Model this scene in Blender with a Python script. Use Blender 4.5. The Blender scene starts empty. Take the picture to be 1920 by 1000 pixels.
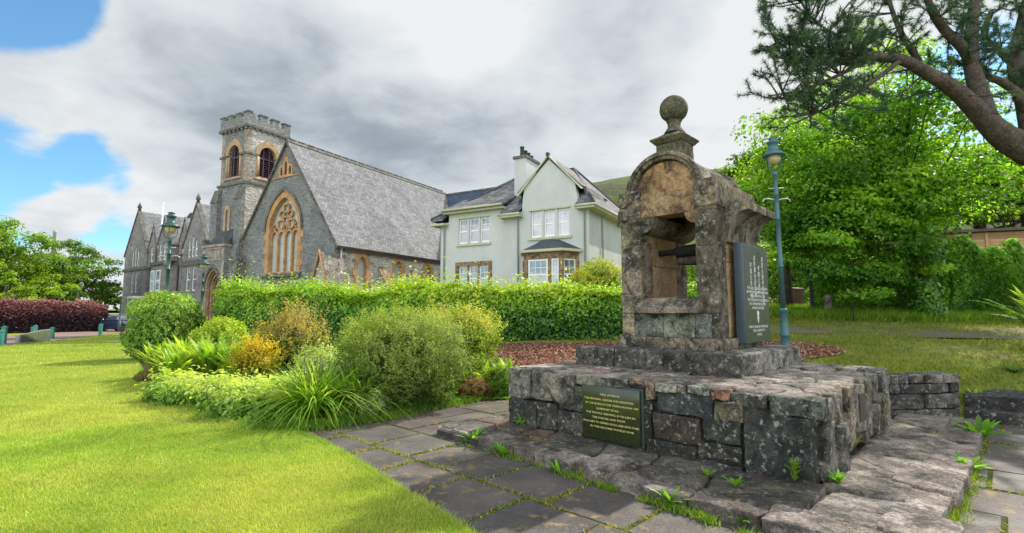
import bpy, bmesh, math, random
import numpy as np
from mathutils import Vector, Matrix, noise
from mathutils.geometry import tessellate_polygon
R = math.radians
S = bpy.context.scene
C = S.collection
rnd = random.Random(7)

# ---------------------------------------------------------------- camera, sky, sun, exposure
PITCH = math.atan(88 / 950)
cam = bpy.data.objects.new('camera', bpy.data.cameras.new('camera'))
C.objects.link(cam)
cam.location = (0, 0, 1.6)
cam.rotation_euler = (R(90) + PITCH, 0, 0)
cam.data.lens = 36 * 950 / 1920
cam.data.sensor_width = 36
cam.data.clip_start = .05
cam.data.clip_end = 8000
S.camera = cam
S.view_settings.view_transform = 'Standard'
S.view_settings.look = 'None'
S.view_settings.gamma = 1
S.view_settings.use_curve_mapping = False
S.view_settings.exposure = 0.68
S.cycles.max_bounces = 6
S.cycles.diffuse_bounces = 3
S.cycles.glossy_bounces = 2
S.cycles.transmission_bounces = 4
S.cycles.transparent_max_bounces = 6
S.cycles.use_denoising = True

SUN_AZ, SUN_EL = R(44.5), R(42.5)          # azimuth clockwise from +Y (the way the camera looks)
sun_dir = Vector((math.sin(SUN_AZ) * math.cos(SUN_EL), math.cos(SUN_AZ) * math.cos(SUN_EL), math.sin(SUN_EL)))
sd = bpy.data.lights.new('sun', 'SUN'); sd.energy = 4.2; sd.angle = R(.5); sd.color = (1, .94, .84)
so = bpy.data.objects.new('sun', sd); C.objects.link(so)
so.rotation_euler = sun_dir.to_track_quat('Z', 'Y').to_euler()

cs, sn = math.cos(PITCH), math.sin(PITCH)
def ray(px, py):                        # a direction of the place, read off the 1920x1000 photograph
    dx, dz = (px - 960) / 950, (500 - py) / 950
    return Vector((dx, cs - dz * sn, sn + dz * cs))
def at_z(px, py, z):
    r = ray(px, py); t = (z - 1.6) / r.z
    return Vector((r.x * t, r.y * t, z))
def at_y(px, py, Y):
    r = ray(px, py); t = Y / r.y
    return Vector((r.x * t, Y, 1.6 + r.z * t))

W = bpy.data.worlds.new('World'); S.world = W
W.use_nodes = True
nt = W.node_tree; nt.nodes.clear()
def wn(t, **k):
    n = nt.nodes.new(t)
    for a, b in k.items(): setattr(n, a, b)
    return n
def wl(a, b): nt.links.new(a, b)
def wmath(op, a, b=None, clamp=False):
    n = wn('ShaderNodeMath', operation=op, use_clamp=clamp)
    for i, v in enumerate((a, b)):
        if v is None: continue
        if isinstance(v, (int, float)): n.inputs[i].default_value = v
        else: wl(v, n.inputs[i])
    return n.outputs[0]
def wrange(v, a, b, c=0, d=1, kind='SMOOTHSTEP'):
    n = wn('ShaderNodeMapRange', interpolation_type=kind)
    wl(v, n.inputs[0])
    for i, q in enumerate((a, b, c, d)): n.inputs[i + 1].default_value = q
    return n.outputs[0]
sky = wn('ShaderNodeTexSky', sky_type='NISHITA', sun_disc=False, sun_elevation=SUN_EL, sun_rotation=SUN_AZ)
sky.air_density = 1.0; sky.dust_density = .3; sky.ozone_density = 2.5
tc = wn('ShaderNodeTexCoord')
nrm = wn('ShaderNodeVectorMath', operation='NORMALIZE'); wl(tc.outputs['Generated'], nrm.inputs[0])
sep = wn('ShaderNodeSeparateXYZ'); wl(nrm.outputs[0], sep.inputs[0])
zc = wmath('ADD', wmath('MAXIMUM', sep.outputs[2], 0.0), .22)
comb = wn('ShaderNodeCombineXYZ')
wl(wmath('DIVIDE', sep.outputs[0], zc), comb.inputs[0]); wl(wmath('DIVIDE', sep.outputs[1], zc), comb.inputs[1])
def wnoise(scale, detail, rough, off, dist=0.0):
    m = wn('ShaderNodeMapping'); wl(comb.outputs[0], m.inputs[0]); m.inputs[1].default_value = off
    n = wn('ShaderNodeTexNoise'); wl(m.outputs[0], n.inputs[0])
    n.inputs['Scale'].default_value = scale; n.inputs['Detail'].default_value = detail
    n.inputs['Roughness'].default_value = rough; n.inputs['Distortion'].default_value = dist
    return n.outputs[0]
def blob(px, py, deg):                  # 1 towards one part of the sky, 0 at deg degrees from it
    d = ray(px, py).normalized()
    n = wn('ShaderNodeVectorMath', operation='DOT_PRODUCT'); wl(nrm.outputs[0], n.inputs[0]); n.inputs[1].default_value = d
    return wrange(n.outputs['Value'], math.cos(R(deg)), 1.0)
n1 = wnoise(1.5, 10, .60, (3.1, 1.7, 0), .25)
n2 = wnoise(1.7, 8, .5, (7.7, 4.2, 2), .15)
n3 = wnoise(.75, 5, .5, (1.3, 9.2, 5), .2)
n4 = wnoise(4.0, 9, .56, (2.3, 5.2, 1), .3)
# cloud cover: solid everywhere but for open patches to the left
cover = wmath('ADD', wmath('MULTIPLY', n1, 1.5), wmath('MULTIPLY', n4, .55))
cover = wmath('ADD', cover, -.43)
for px, py, deg, k in ((60, -10, 7, -.80), (-60, 60, 8, -.45), (80, 282, 5, -.52), (190, 295, 4, -.45), (-60, 275, 7, -.45), (235, 392, 5, -.42), (10, 395, 5, -.45), (-500, 100, 30, -.4), (-500, -500, 40, -.3),
                       (170, 115, 9, .52), (15, 165, 7, .85), (-60, 190, 7, .4), (90, 60, 4, .1), (280, 325, 6, .40), (90, 355, 5, .50), (150, 445, 11, .42), (-20, 440, 8, .25), (1835, 210, 10, -.42), (1700, 100, 8, -.2),
                       (300, 60, 10, .2), (480, 200, 18, .30), (860, 200, 26, .42), (1250, 150, 28, .42), (1600, 200, 22, .25), (1000, 360, 20, .3), (600, 360, 16, .3)):
    cover = wmath('ADD', cover, wmath('MULTIPLY', blob(px, py, deg), k))
cover = wrange(cover, .34, .68)
# cloud brightness: grey banks and bright gaps
lum = wmath('ADD', wmath('MULTIPLY', n2, .85), wmath('MULTIPLY', n3, .62))
lum = wmath('ADD', lum, wmath('MULTIPLY', n4, .75))
lum = wmath('ADD', lum, -.26)
for px, py, deg, k in ((430, 130, 13, -.10), (330, 190, 10, -.05), (600, 230, 15, -.16), (700, 200, 13, -.06), (860, 290, 15, -.12), (1170, 60, 12, -.22), (1060, 130, 9, -.06), (1010, 240, 12, -.10), (1330, 150, 12, -.06), (1200, 280, 10, -.04),
                       (930, 90, 10, .12), (760, 40, 12, .08), (840, 140, 9, .06), (450, 20, 9, .14), (1400, 250, 13, .22), (1300, 110, 6, .05), (130, 160, 10, .10), (220, 130, 6, .06), (330, 320, 9, .08), (90, 360, 12, .06), (1090, 180, 6, .10), (1000, 310, 8, .10), (1800, 120, 22, .28), (560, 330, 9, .06)):
    lum = wmath('ADD', lum, wmath('MULTIPLY', blob(px, py, deg), k))
ramp = wn('ShaderNodeValToRGB')
wl(lum, ramp.inputs[0])
e = ramp.color_ramp.elements
e[0].position = .22; e[0].color = (.26, .315, .36, 1)
e[1].position = 1.0; e[1].color = (.80, .82, .835, 1)
x = e.new(.45); x.color = (.365, .425, .475, 1)
x = e.new(.70); x.color = (.60, .645, .685, 1)
mixc = wn('ShaderNodeMix', data_type='RGBA')
tint = wn('ShaderNodeMix', data_type='RGBA', blend_type='MULTIPLY'); tint.inputs[0].default_value = 1
wl(sky.outputs[0], tint.inputs[6]); tint.inputs[7].default_value = (.085, .122, .128, 1)
wl(cover, mixc.inputs[0]); wl(tint.outputs[2], mixc.inputs[6])
# clouds facing the sun at the viewer's back, boosted as added fill for shaded fronts
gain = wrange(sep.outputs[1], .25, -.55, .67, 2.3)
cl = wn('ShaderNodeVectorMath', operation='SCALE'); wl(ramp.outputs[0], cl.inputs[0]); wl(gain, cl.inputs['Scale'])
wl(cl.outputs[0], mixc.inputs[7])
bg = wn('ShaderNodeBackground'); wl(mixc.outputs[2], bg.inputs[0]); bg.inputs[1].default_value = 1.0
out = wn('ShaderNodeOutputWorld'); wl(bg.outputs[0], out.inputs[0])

# ---------------------------------------------------------------- mesh helpers
def link_mesh(name, me, mat, parent=None, loc=None, rotz=0):
    o = bpy.data.objects.new(name, me); C.objects.link(o)
    if mat is not None: me.materials.append(mat)
    if parent is not None: o.parent = parent
    if loc is not None: o.location = loc
    if rotz: o.rotation_euler = (0, 0, rotz)
    return o
def tag(o, label, cat, group=None):
    o['label'] = label; o['category'] = cat
    if group: o['group'] = group
    return o
def thing(name, label, cat, loc=(0, 0, 0), rotz=0, group=None):
    o = bpy.data.objects.new(name, None); C.objects.link(o)
    o.location = loc; o.rotation_euler = (0, 0, rotz); o.empty_display_size = .2
    return tag(o, label, cat, group)
def struct(o, kind='structure'):
    o['kind'] = kind; return o
def dup(root, loc, rotz, label, group=None, scale=1):
    r = root.copy(); C.objects.link(r); r.location = loc; r.rotation_euler = (0, 0, rotz); r.scale = (scale,) * 3
    r['label'] = label
    if group: r['group'] = group
    for ch in list(root.children):
        c_ = ch.copy(); C.objects.link(c_); c_.parent = r
        for g in list(ch.children):
            d_ = g.copy(); C.objects.link(d_); d_.parent = c_
    return r

class MB:
    def __init__(s): s.V = []; s.F = []; s.T = []; s.sm = []; s.crisp = False
    def add(s, vs, fs, tint=(1, 1, 1), smooth=False):
        b = len(s.V); s.V += [tuple(v) for v in vs]
        for f in fs:
            s.F.append([b + i for i in f]); s.T.append(tint); s.sm.append(smooth)
        return s
    def box(s, x0, x1, y0, y1, z0, z1, tint=(1, 1, 1)):
        return s.add([(x0, y0, z0), (x1, y0, z0), (x1, y1, z0), (x0, y1, z0), (x0, y0, z1), (x1, y0, z1), (x1, y1, z1), (x0, y1, z1)],
                     [(3, 2, 1, 0), (4, 5, 6, 7), (0, 1, 5, 4), (1, 2, 6, 5), (2, 3, 7, 6), (3, 0, 4, 7)], tint)
    def slab(s, outer, holes, axis, a0, a1, tint=(1, 1, 1)):
        """flat plate with holes: outlines lie in the plane across `axis`, plate runs a0..a1 along it"""
        def p3(p, a):
            return {'y': (p[0], a, p[1]), 'x': (a, p[0], p[1]), 'z': (p[0], p[1], a)}[axis]
        loops = [list(outer)] + [list(h) for h in holes]
        flat = [p for l in loops for p in l]
        tris = tessellate_polygon([[Vector((p[0], p[1], 0)) for p in l] for l in loops])
        n = len(flat)
        vs = [p3(p, a0) for p in flat] + [p3(p, a1) for p in flat]
        fs = [tuple(t) for t in tris] + [tuple(i + n for i in reversed(t)) for t in tris]
        k = 0
        for l in loops:
            m = len(l)
            for i in range(m):
                j = (i + 1) % m
                fs.append((k + i, k + j, n + k + j, n + k + i))
            k += m
        return s.add(vs, fs, tint)
    def tube(s, pts, radii, n=8, tint=(1, 1, 1), cap=True):
        pts = [Vector(p) for p in pts]
        if isinstance(radii, (int, float)): radii = [radii] * len(pts)
        vs = []; up = None
        for i, p in enumerate(pts):
            d = (pts[min(i + 1, len(pts) - 1)] - pts[max(i - 1, 0)]).normalized()
            if up is None: up = Vector((1, 0, 0)) if abs(d.x) < .8 else Vector((0, 1, 0))
            a = d.cross(up).normalized(); b = d.cross(a).normalized(); up = b.cross(d) if b.cross(d).length > .1 else up
            up = a.cross(d).normalized()
            for k in range(n):
                t = 2 * math.pi * k / n
                vs.append(p + (a * math.cos(t) + up * math.sin(t)) * radii[i])
        fs = []
        for i in range(len(pts) - 1):
            for k in range(n):
                k2 = (k + 1) % n
                fs.append((i * n + k, i * n + k2, (i + 1) * n + k2, (i + 1) * n + k))
        if cap:
            fs.append(tuple(reversed(range(n)))); fs.append(tuple((len(pts) - 1) * n + k for k in range(n)))
        return s.add(vs, fs, tint, True)
    def lathe(s, prof, n=24, cen=(0, 0, 0), tint=(1, 1, 1), smooth=True, rot=0):
        vs = []
        for r, z in prof:
            for k in range(n):
                t = 2 * math.pi * k / n + rot
                vs.append((cen[0] + r * math.cos(t), cen[1] + r * math.sin(t), cen[2] + z))
        fs = []
        for i in range(len(prof) - 1):
            for k in range(n):
                k2 = (k + 1) % n
                fs.append((i * n + k, i * n + k2, (i + 1) * n + k2, (i + 1) * n + k))
        fs.append(tuple(reversed(range(n)))); fs.append(tuple((len(prof) - 1) * n + k for k in range(n)))
        return s.add(vs, fs, tint, smooth)
    def stone(s, c, h, seed, tint=(1, 1, 1), rough=.05, e=7, k=5, rotz=0, freq=1.0):
        """rounded, irregular block: centre c, half sizes h"""
        idx = {}; vs = []; fs = []; s.crisp = True
        def vid(i, j, l):
            key = (i, j, l)
            if key not in idx:
                p = [math.sin(1.25 * (2 * q / k - 1)) / math.sin(1.25) for q in key]
                m = sum(abs(q) ** e for q in p) ** (1 / e)
                q = Vector([a / m for a in p])
                w = Vector((q.x * h[0], q.y * h[1], q.z * h[2]))
                nv = noise.noise_vector(w * (3.2 * freq) + Vector((seed * 7.3, seed * 3.1, seed))) + .5 * noise.noise_vector(w * (8 * freq) + Vector((seed, seed * 5.1, seed * 2)))
                w = w + nv * rough
                if rotz:
                    w = Vector((w.x * math.cos(rotz) - w.y * math.sin(rotz), w.x * math.sin(rotz) + w.y * math.cos(rotz), w.z))
                idx[key] = len(vs); vs.append(w + Vector(c))
            return idx[key]
        for i in range(k):
            for j in range(k):
                fs += [(vid(i, j, 0), vid(i, j + 1, 0), vid(i + 1, j + 1, 0), vid(i + 1, j, 0)),
                       (vid(i, j, k), vid(i + 1, j, k), vid(i + 1, j + 1, k), vid(i, j + 1, k)),
                       (vid(i, 0, j), vid(i + 1, 0, j), vid(i + 1, 0, j + 1), vid(i, 0, j + 1)),
                       (vid(i, k, j), vid(i, k, j + 1), vid(i + 1, k, j + 1), vid(i + 1, k, j)),
                       (vid(0, i, j), vid(0, i, j + 1), vid(0, i + 1, j + 1), vid(0, i + 1, j)),
                       (vid(k, i, j), vid(k, i + 1, j), vid(k, i + 1, j + 1), vid(k, i, j + 1))]
        return s.add(vs, fs, tint, True)
    def mesh(s, name):
        me = bpy.data.meshes.new(name)
        me.from_pydata(s.V, [], s.F)
        me.polygons.foreach_set('use_smooth', s.sm)
        if s.crisp: me.set_sharp_from_angle(angle=R(24))
        finish(me, s.T)
        return me
    def build(s, name, mat, parent=None, loc=None, rotz=0):
        return link_mesh(name, s.mesh(name), mat, parent, loc, rotz)
    def build_rough(s, name, mat, parent=None, res=.06, amp=.006, bev=.012, freq=6, loc=None, rotz=0):
        """bevelled, weathered version: edges worn, faces subdivided and pushed about by noise"""
        bm = bmesh.new()
        lay = bm.faces.layers.float_vector.new('tint')
        vv = [bm.verts.new(v) for v in s.V]
        for f, t in zip(s.F, s.T):
            try: g = bm.faces.new([vv[i] for i in f])
            except ValueError: continue
            g[lay] = t
        bmesh.ops.remove_doubles(bm, verts=bm.verts, dist=.0004)
        bmesh.ops.recalc_face_normals(bm, faces=bm.faces)
        if bev:
            eds = [ed for ed in bm.edges if len(ed.link_faces) == 2 and ed.calc_face_angle(0) > R(35)]
            bmesh.ops.bevel(bm, geom=eds, offset=bev, segments=2, profile=.6, affect='EDGES', clamp_overlap=True)
        for _ in range(5):
            eds = [ed for ed in bm.edges if ed.calc_length() > res * 1.6]
            if not eds: break
            bmesh.ops.subdivide_edges(bm, edges=eds, cuts=1, use_grid_fill=True)
            if len(bm.verts) > 30000: break
        for v in bm.verts:
            n = noise.noise(v.co * freq) + .6 * noise.noise(v.co * freq * 2.7)
            d = noise.noise_vector(v.co * freq * .7)
            v.co += v.normal * n * amp + d * amp * .6
        me = bpy.data.meshes.new(name)
        tl = [tuple(f[lay]) for f in bm.faces]
        lay2 = bm.faces.layers.float_vector.get('tint'); bm.faces.layers.float_vector.remove(lay2)
        bm.to_mesh(me); bm.free()
        me.polygons.foreach_set('use_smooth', [True] * len(me.polygons))
        me.set_sharp_from_angle(angle=R(50))
        finish(me, tl)
        return link_mesh(name, me, mat, parent, loc, rotz)

def finish(me, tints):
    a = me.attributes.new('tint', 'FLOAT_COLOR', 'FACE')
    arr = np.ones((len(me.polygons), 4), dtype=np.float32)
    if len(tints) == len(me.polygons): arr[:, :3] = np.array(tints, dtype=np.float32).reshape(-1, 3)
    a.data.foreach_set('color', arr.ravel())
    # UVs in metres: along the wall, up the slope
    npoly = len(me.polygons); nl = len(me.loops)
    N = np.empty(npoly * 3); me.polygons.foreach_get('normal', N); N = N.reshape(-1, 3)
    co = np.empty(len(me.vertices) * 3); me.vertices.foreach_get('co', co); co = co.reshape(-1, 3)
    lv = np.empty(nl, dtype=np.int32); me.loops.foreach_get('vertex_index', lv)
    tot = np.empty(npoly, dtype=np.int32); me.polygons.foreach_get('loop_total', tot)
    T = np.stack([-N[:, 1], N[:, 0], np.zeros(npoly)], 1)
    l = np.linalg.norm(T, axis=1); flat = l < .15
    T[flat] = (1, 0, 0); l[flat] = 1; T /= l[:, None]
    B = np.cross(N, T)
    fi = np.repeat(np.arange(npoly), tot)
    p = co[lv]
    uv = np.stack([(p * T[fi]).sum(1), (p * B[fi]).sum(1)], 1).astype(np.float32)
    u = me.uv_layers.new(name='UVMap'); u.data.foreach_set('uv', uv.ravel())

def fast_mesh(name, V, F, tint, mat, parent=None, loc=None, smooth=False):
    """big meshes (leaves, grass) from numpy arrays; F is (m, k)"""
    me = bpy.data.meshes.new(name)
    V = np.asarray(V, dtype=np.float32); F = np.asarray(F, dtype=np.int32)
    me.vertices.add(len(V)); me.vertices.foreach_set('co', V.ravel())
    m, k = F.shape
    me.loops.add(m * k); me.loops.foreach_set('vertex_index', F.ravel())
    me.polygons.add(m); me.polygons.foreach_set('loop_start', np.arange(m, dtype=np.int32) * k)
    if smooth: me.polygons.foreach_set('use_smooth', np.ones(m, dtype=bool))
    me.update(calc_edges=True)
    a = me.attributes.new('tint', 'FLOAT_COLOR', 'FACE')
    t = np.ones((m, 4), dtype=np.float32); t[:, :3] = tint
    a.data.foreach_set('color', t.ravel())
    return link_mesh(name, me, mat, parent, loc)

def arc_pts(cx, cz, r, a0, a1, n):
    return [(cx + r * math.cos(R(a0 + (a1 - a0) * i / n)), cz + r * math.sin(R(a0 + (a1 - a0) * i / n))) for i in range(n + 1)]
def pointed(cx, half, z0, zs, zt, n=9):
    """outline of a pointed-arch opening: base z0, springing zs, apex zt"""
    h = zt - zs
    r = (half * half + h * h) / (2 * half)          # centre on the springing line
    amax = math.asin(min(1, h / r))
    if r < half: amax = math.pi - amax
    pts = [(cx - half, z0), (cx + half, z0)]
    for i in range(n + 1):
        a = amax * i / n
        pts.append((cx + half - r + r * math.cos(a), zs + r * math.sin(a)))
    for i in range(n - 1, -1, -1):
        a = amax * i / n
        pts.append((cx - half + r - r * math.cos(a), zs + r * math.sin(a)))
    return pts
def rect(x0, x1, z0, z1): return [(x0, z0), (x1, z0), (x1, z1), (x0, z1)]
# ---------------------------------------------------------------- materials
class Mat:
    def __init__(s, name, rough=.85, spec=.3):
        s.m = bpy.data.materials.new(name); s.m.use_nodes = True
        s.t = s.m.node_tree; s.t.nodes.clear()
        s.out = s.n('ShaderNodeOutputMaterial'); s.b = s.n('ShaderNodeBsdfPrincipled')
        s.l(s.b.outputs[0], s.out.inputs[0])
        s.b.inputs['Roughness'].default_value = rough
        s.b.inputs['Specular IOR Level'].default_value = spec
        s._tc = None
    def n(s, t, **k):
        q = s.t.nodes.new(t)
        for a, b in k.items(): setattr(q, a, b)
        return q
    def l(s, a, b): s.t.links.new(a, b)
    def co(s, which='Object'):
        if s._tc is None: s._tc = s.n('ShaderNodeTexCoord')
        return s._tc.outputs[which]
    def mapped(s, which, scale=(1, 1, 1), off=(0, 0, 0), rot=(0, 0, 0)):
        m = s.n('ShaderNodeMapping'); s.l(s.co(which), m.inputs[0])
        m.inputs[1].default_value = off; m.inputs[2].default_value = rot; m.inputs[3].default_value = scale
        return m.outputs[0]
    def noise(s, scale, detail=5, rough=.6, co=None, dist=0.0, off=(0, 0, 0)):
        q = s.n('ShaderNodeTexNoise')
        s.l(co if co is not None else s.mapped('Object', off=off), q.inputs[0])
        q.inputs['Scale'].default_value = scale; q.inputs['Detail'].default_value = detail
        q.inputs['Roughness'].default_value = rough; q.inputs['Distortion'].default_value = dist
        return q.outputs[0]
    def ramp(s, v, stops):
        q = s.n('ShaderNodeValToRGB'); s.l(v, q.inputs[0])
        e = q.color_ramp.elements
        while len(e) < len(stops): e.new(.5)
        for i, (p, c_) in enumerate(stops):
            e[i].position = p
            e[i].color = (c_, c_, c_, 1) if isinstance(c_, (int, float)) else (*c_, 1)
        return q.outputs[0]
    def mix(s, f, a, b, mode='MIX'):
        q = s.n('ShaderNodeMix', data_type='RGBA', blend_type=mode)
        for i, v in ((0, f), (6, a), (7, b)):
            if isinstance(v, (int, float)): q.inputs[i].default_value = v
            elif isinstance(v, tuple): q.inputs[i].default_value = (*v, 1)
            else: s.l(v, q.inputs[i])
        return q.outputs[2]
    def math(s, op, a, b=0.0, clamp=False):
        q = s.n('ShaderNodeMath', operation=op, use_clamp=clamp)
        for i, v in enumerate((a, b)):
            if isinstance(v, (int, float)): q.inputs[i].default_value = v
            else: s.l(v, q.inputs[i])
        return q.outputs[0]
    def attr(s, name='tint'):
        q = s.n('ShaderNodeAttribute', attribute_name=name); return q.outputs['Color']
    def color(s, v):
        if isinstance(v, tuple): s.b.inputs['Base Color'].default_value = (*v, 1)
        else: s.l(v, s.b.inputs['Base Color'])
        return s
    def roughness(s, v): s.l(v, s.b.inputs['Roughness']); return s
    def bump(s, h, strength=.5, dist=.02):
        q = s.n('ShaderNodeBump'); s.l(h, q.inputs['Height'])
        q.inputs['Strength'].default_value = strength; q.inputs['Distance'].default_value = dist
        s.l(q.outputs[0], s.b.inputs['Normal']); return s

def plain(name, col, rough=.6, spec=.4, var=.15, scale=6, bump=0, metal=0):
    m = Mat(name, rough, spec)
    v = m.ramp(m.noise(scale, 5, .65), [(.3, 1 - var), (.7, 1 + var)])
    m.color(m.mix(1.0, v, col, 'MULTIPLY'))
    m.b.inputs['Metallic'].default_value = metal
    if bump: m.bump(m.noise(scale * 6, 4, .6), bump, .01)
    return m.m

def weathered(name, stops, scale=2.2, moss=0, lichen=.35, dark=.5, tint=True, bump=.7, rough=.9, fine=28, speck=.7):
    """old stone: blotchy base, black weathering patches, pale lichen spots"""
    m = Mat(name, rough, .25)
    base = m.ramp(m.noise(scale, 7, .68, dist=.3), stops)
    if tint: base = m.mix(1.0, base, m.attr(), 'MULTIPLY')
    g = m.ramp(m.noise(fine, 6, .74), [(.30, .42), (.5, 1.0), (.70, 1.55)])
    base = m.mix(1.0, base, g, 'MULTIPLY')
    g = m.ramp(m.noise(fine * 2.6, 3, .6, off=(3, 3, 3)), [(.33, .6), (.5, 1.0), (.68, 1.5)])
    base = m.mix(speck, base, g, 'MULTIPLY')
    if dark:
        d = m.ramp(m.noise(scale * 1.7, 8, .74, off=(5, 3, 1), dist=.6), [(.46, 0), (.60, dark)])
        base = m.mix(d, base, (.022, .021, .02))
    if lichen:
        l_ = m.ramp(m.noise(scale * 5.5, 6, .7, off=(2, 8, 4)), [(.565, 0), (.65, lichen)])
        base = m.mix(l_, base, (.42, .42, .36))
    if moss:
        q = m.ramp(m.noise(scale * 2.3, 7, .7, off=(9, 1, 7)), [(.53, 0), (.66, moss)])
        base = m.mix(q, base, (.09, .10, .018))
    m.color(base)
    h = m.math('ADD', m.math('ADD', m.noise(fine, 6, .72), m.math('MULTIPLY', m.noise(fine * 3.3, 4, .7), .5)), m.math('MULTIPLY', m.noise(fine * .4, 5, .65), 1.2))
    m.bump(h, bump, .024)
    return m.m

M = {}
M['sandstone'] = weathered('sandstone', [(.25, (.12, .078, .042)), (.5, (.27, .175, .092)), (.75, (.37, .285, .18))], 2.6, dark=.8, lichen=.35, speck=.4, fine=18, bump=.6)
M['sandstone_clean'] = weathered('sandstone_clean', [(.25, (.27, .165, .085)), (.5, (.40, .265, .145)), (.75, (.46, .36, .235))], 1.5, dark=.3, lichen=.2, speck=.3)
M['sandstone_orange'] = weathered('sandstone_orange', [(.25, (.30, .155, .068)), (.5, (.45, .25, .112)), (.75, (.49, .33, .185))], 1.5, dark=.25, lichen=.2, speck=.3)
M['well_stone'] = weathered('well_stone', [(.25, (.06, .05, .038)), (.5, (.20, .162, .115)), (.75, (.42, .345, .245))], 2.2, dark=.95, lichen=.6, speck=.8)
M['finial_stone'] = weathered('finial_stone', [(.25, (.035, .045, .036)), (.5, (.105, .095, .06)), (.75, (.27, .20, .10))], 4.0, moss=.75, dark=.6, lichen=.4)
M['granite_dark'] = weathered('granite_dark', [(.25, (.05, .048, .045)), (.5, (.185, .172, .155)), (.75, (.38, .35, .315))], 2.8, dark=.9, lichen=.8, moss=.2, bump=1.0, speck=1)
M['rubble'] = weathered('rubble', [(.25, (.06, .057, .053)), (.5, (.205, .19, .17)), (.75, (.43, .395, .35))], 3.0, dark=.92, lichen=.8, moss=.25, bump=1.0, speck=1)
M['flagstone'] = weathered('flagstone', [(.25, (.10, .084, .07)), (.5, (.24, .205, .175)), (.75, (.47, .42, .38))], 2.4, dark=.7, lichen=.45, moss=.35, bump=1.0, speck=1)
M['sandstone_grey'] = weathered('sandstone_grey', [(.25, (.20, .16, .125)), (.5, (.34, .28, .22)), (.75, (.42, .37, .31))], 1.6, dark=.4, lichen=.2)
M['mortar_dark'] = weathered('mortar_dark', [(.25, (.02, .02, .02)), (.5, (.055, .05, .045)), (.75, (.12, .11, .10))], 3.5, dark=.4, lichen=.3, tint=False)

def paving_mat():
    m = Mat('paving', .75, .25)
    b = m.ramp(m.noise(1.3, 6, .65), [(.25, (.042, .037, .034)), (.5, (.082, .072, .065)), (.75, (.135, .118, .104))])
    b = m.mix(1.0, b, m.attr(), 'MULTIPLY')
    sp = m.ramp(m.noise(90, 4, .7), [(.3, .4), (.5, 1), (.7, 1.9)])
    b = m.mix(1.0, b, sp, 'MULTIPLY')
    l1 = m.ramp(m.noise(8, 5, .62, off=(4, 4, 4)), [(.555, 0), (.64, .75)])
    l2 = m.ramp(m.noise(.9, 3, .5, off=(1, 6, 0)), [(.41, 0), (.56, 1)])
    b = m.mix(m.math('MULTIPLY', l1, l2), b, (.28, .175, .045))
    g = m.ramp(m.noise(2.1, 6, .7, off=(7, 7, 0)), [(.58, 0), (.74, .5)])
    b = m.mix(g, b, (.075, .082, .018))
    m.color(b)
    m.roughness(m.ramp(m.noise(1.0, 4, .6, off=(3, 3, 3)), [(.35, .6), (.65, .95)]))
    m.bump(m.noise(95, 4, .7), .35, .006)
    return m.m
M['paving'] = paving_mat()

def ground_mat(name, cols, s=.8, bump=.5, fine=60):
    m = Mat(name, .95, .15)
    b = m.ramp(m.noise(s, 7, .7), [(.2, cols[0]), (.5, cols[1]), (.8, cols[2])])
    f = m.ramp(m.noise(fine, 4, .7), [(.25, .5), (.5, 1), (.75, 1.5)])
    m.color(m.mix(1.0, b, f, 'MULTIPLY'))
    m.bump(m.noise(fine * .8, 5, .7), bump, .02)
    return m.m
M['lawn'] = ground_mat('lawn', [(.13, .175, .018), (.20, .24, .022), (.27, .26, .03)], .55, .6, 55)
def rough_grass_mat():
    m = Mat('rough_grass', .95, .15)
    b = m.ramp(m.noise(.5, 7, .7), [(.25, (.10, .125, .02)), (.5, (.17, .18, .03)), (.75, (.22, .19, .06))])
    d = m.ramp(m.noise(.33, 6, .65, off=(8, 2, 0)), [(.5, 0), (.62, .8)])
    b = m.mix(d, b, (.19, .15, .10))
    f = m.ramp(m.noise(38, 5, .7), [(.25, .45), (.5, 1), (.75, 1.55)])
    m.color(m.mix(1.0, b, f, 'MULTIPLY')); m.bump(m.noise(35, 5, .7), .7, .03)
    return m.m
M['rough_grass'] = rough_grass_mat()
M['gravel_red'] = ground_mat('gravel_red', [(.07, .035, .025), (.19, .072, .05), (.32, .17, .13)], 3.5, 1.0, 30)
M['dirt'] = ground_mat('dirt', [(.075, .08, .03), (.125, .11, .065), (.20, .165, .12)], .7, .8, 30)
M['soil'] = ground_mat('soil', [(.025, .02, .014), (.05, .038, .025), (.085, .06, .04)], 2.0, .9, 40)
M['moss'] = ground_mat('moss', [(.02, .02, .012), (.07, .085, .014), (.17, .18, .02)], 3.5, .9, 60)
M['road'] = ground_mat('road', [(.16, .105, .085), (.22, .15, .125), (.26, .19, .16)], .6, .3, 60)

def hill_mat():
    m = Mat('hill', 1, .05)
    b = m.ramp(m.noise(.011, 8, .66), [(.3, (.05, .058, .038)), (.48, (.085, .085, .05)), (.62, (.10, .125, .035)), (.8, (.16, .13, .085))])
    z = m.n('ShaderNodeSeparateXYZ'); m.l(m.co('Object'), z.inputs[0])
    low = m.ramp(m.math('ADD', m.math('DIVIDE', z.outputs[2], 150.0), m.math('MULTIPLY', m.noise(.02, 5, .6, off=(1, 1, 1)), .6)), [(.72, 1), (1.02, 0)])
    b = m.mix(m.math('MULTIPLY', low, .8), b, (.16, .23, .035))
    f = m.ramp(m.noise(.12, 5, .7), [(.3, .6), (.7, 1.3)])
    m.color(m.mix(1.0, b, f, 'MULTIPLY'))
    return m.m
M['hill'] = hill_mat()

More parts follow.
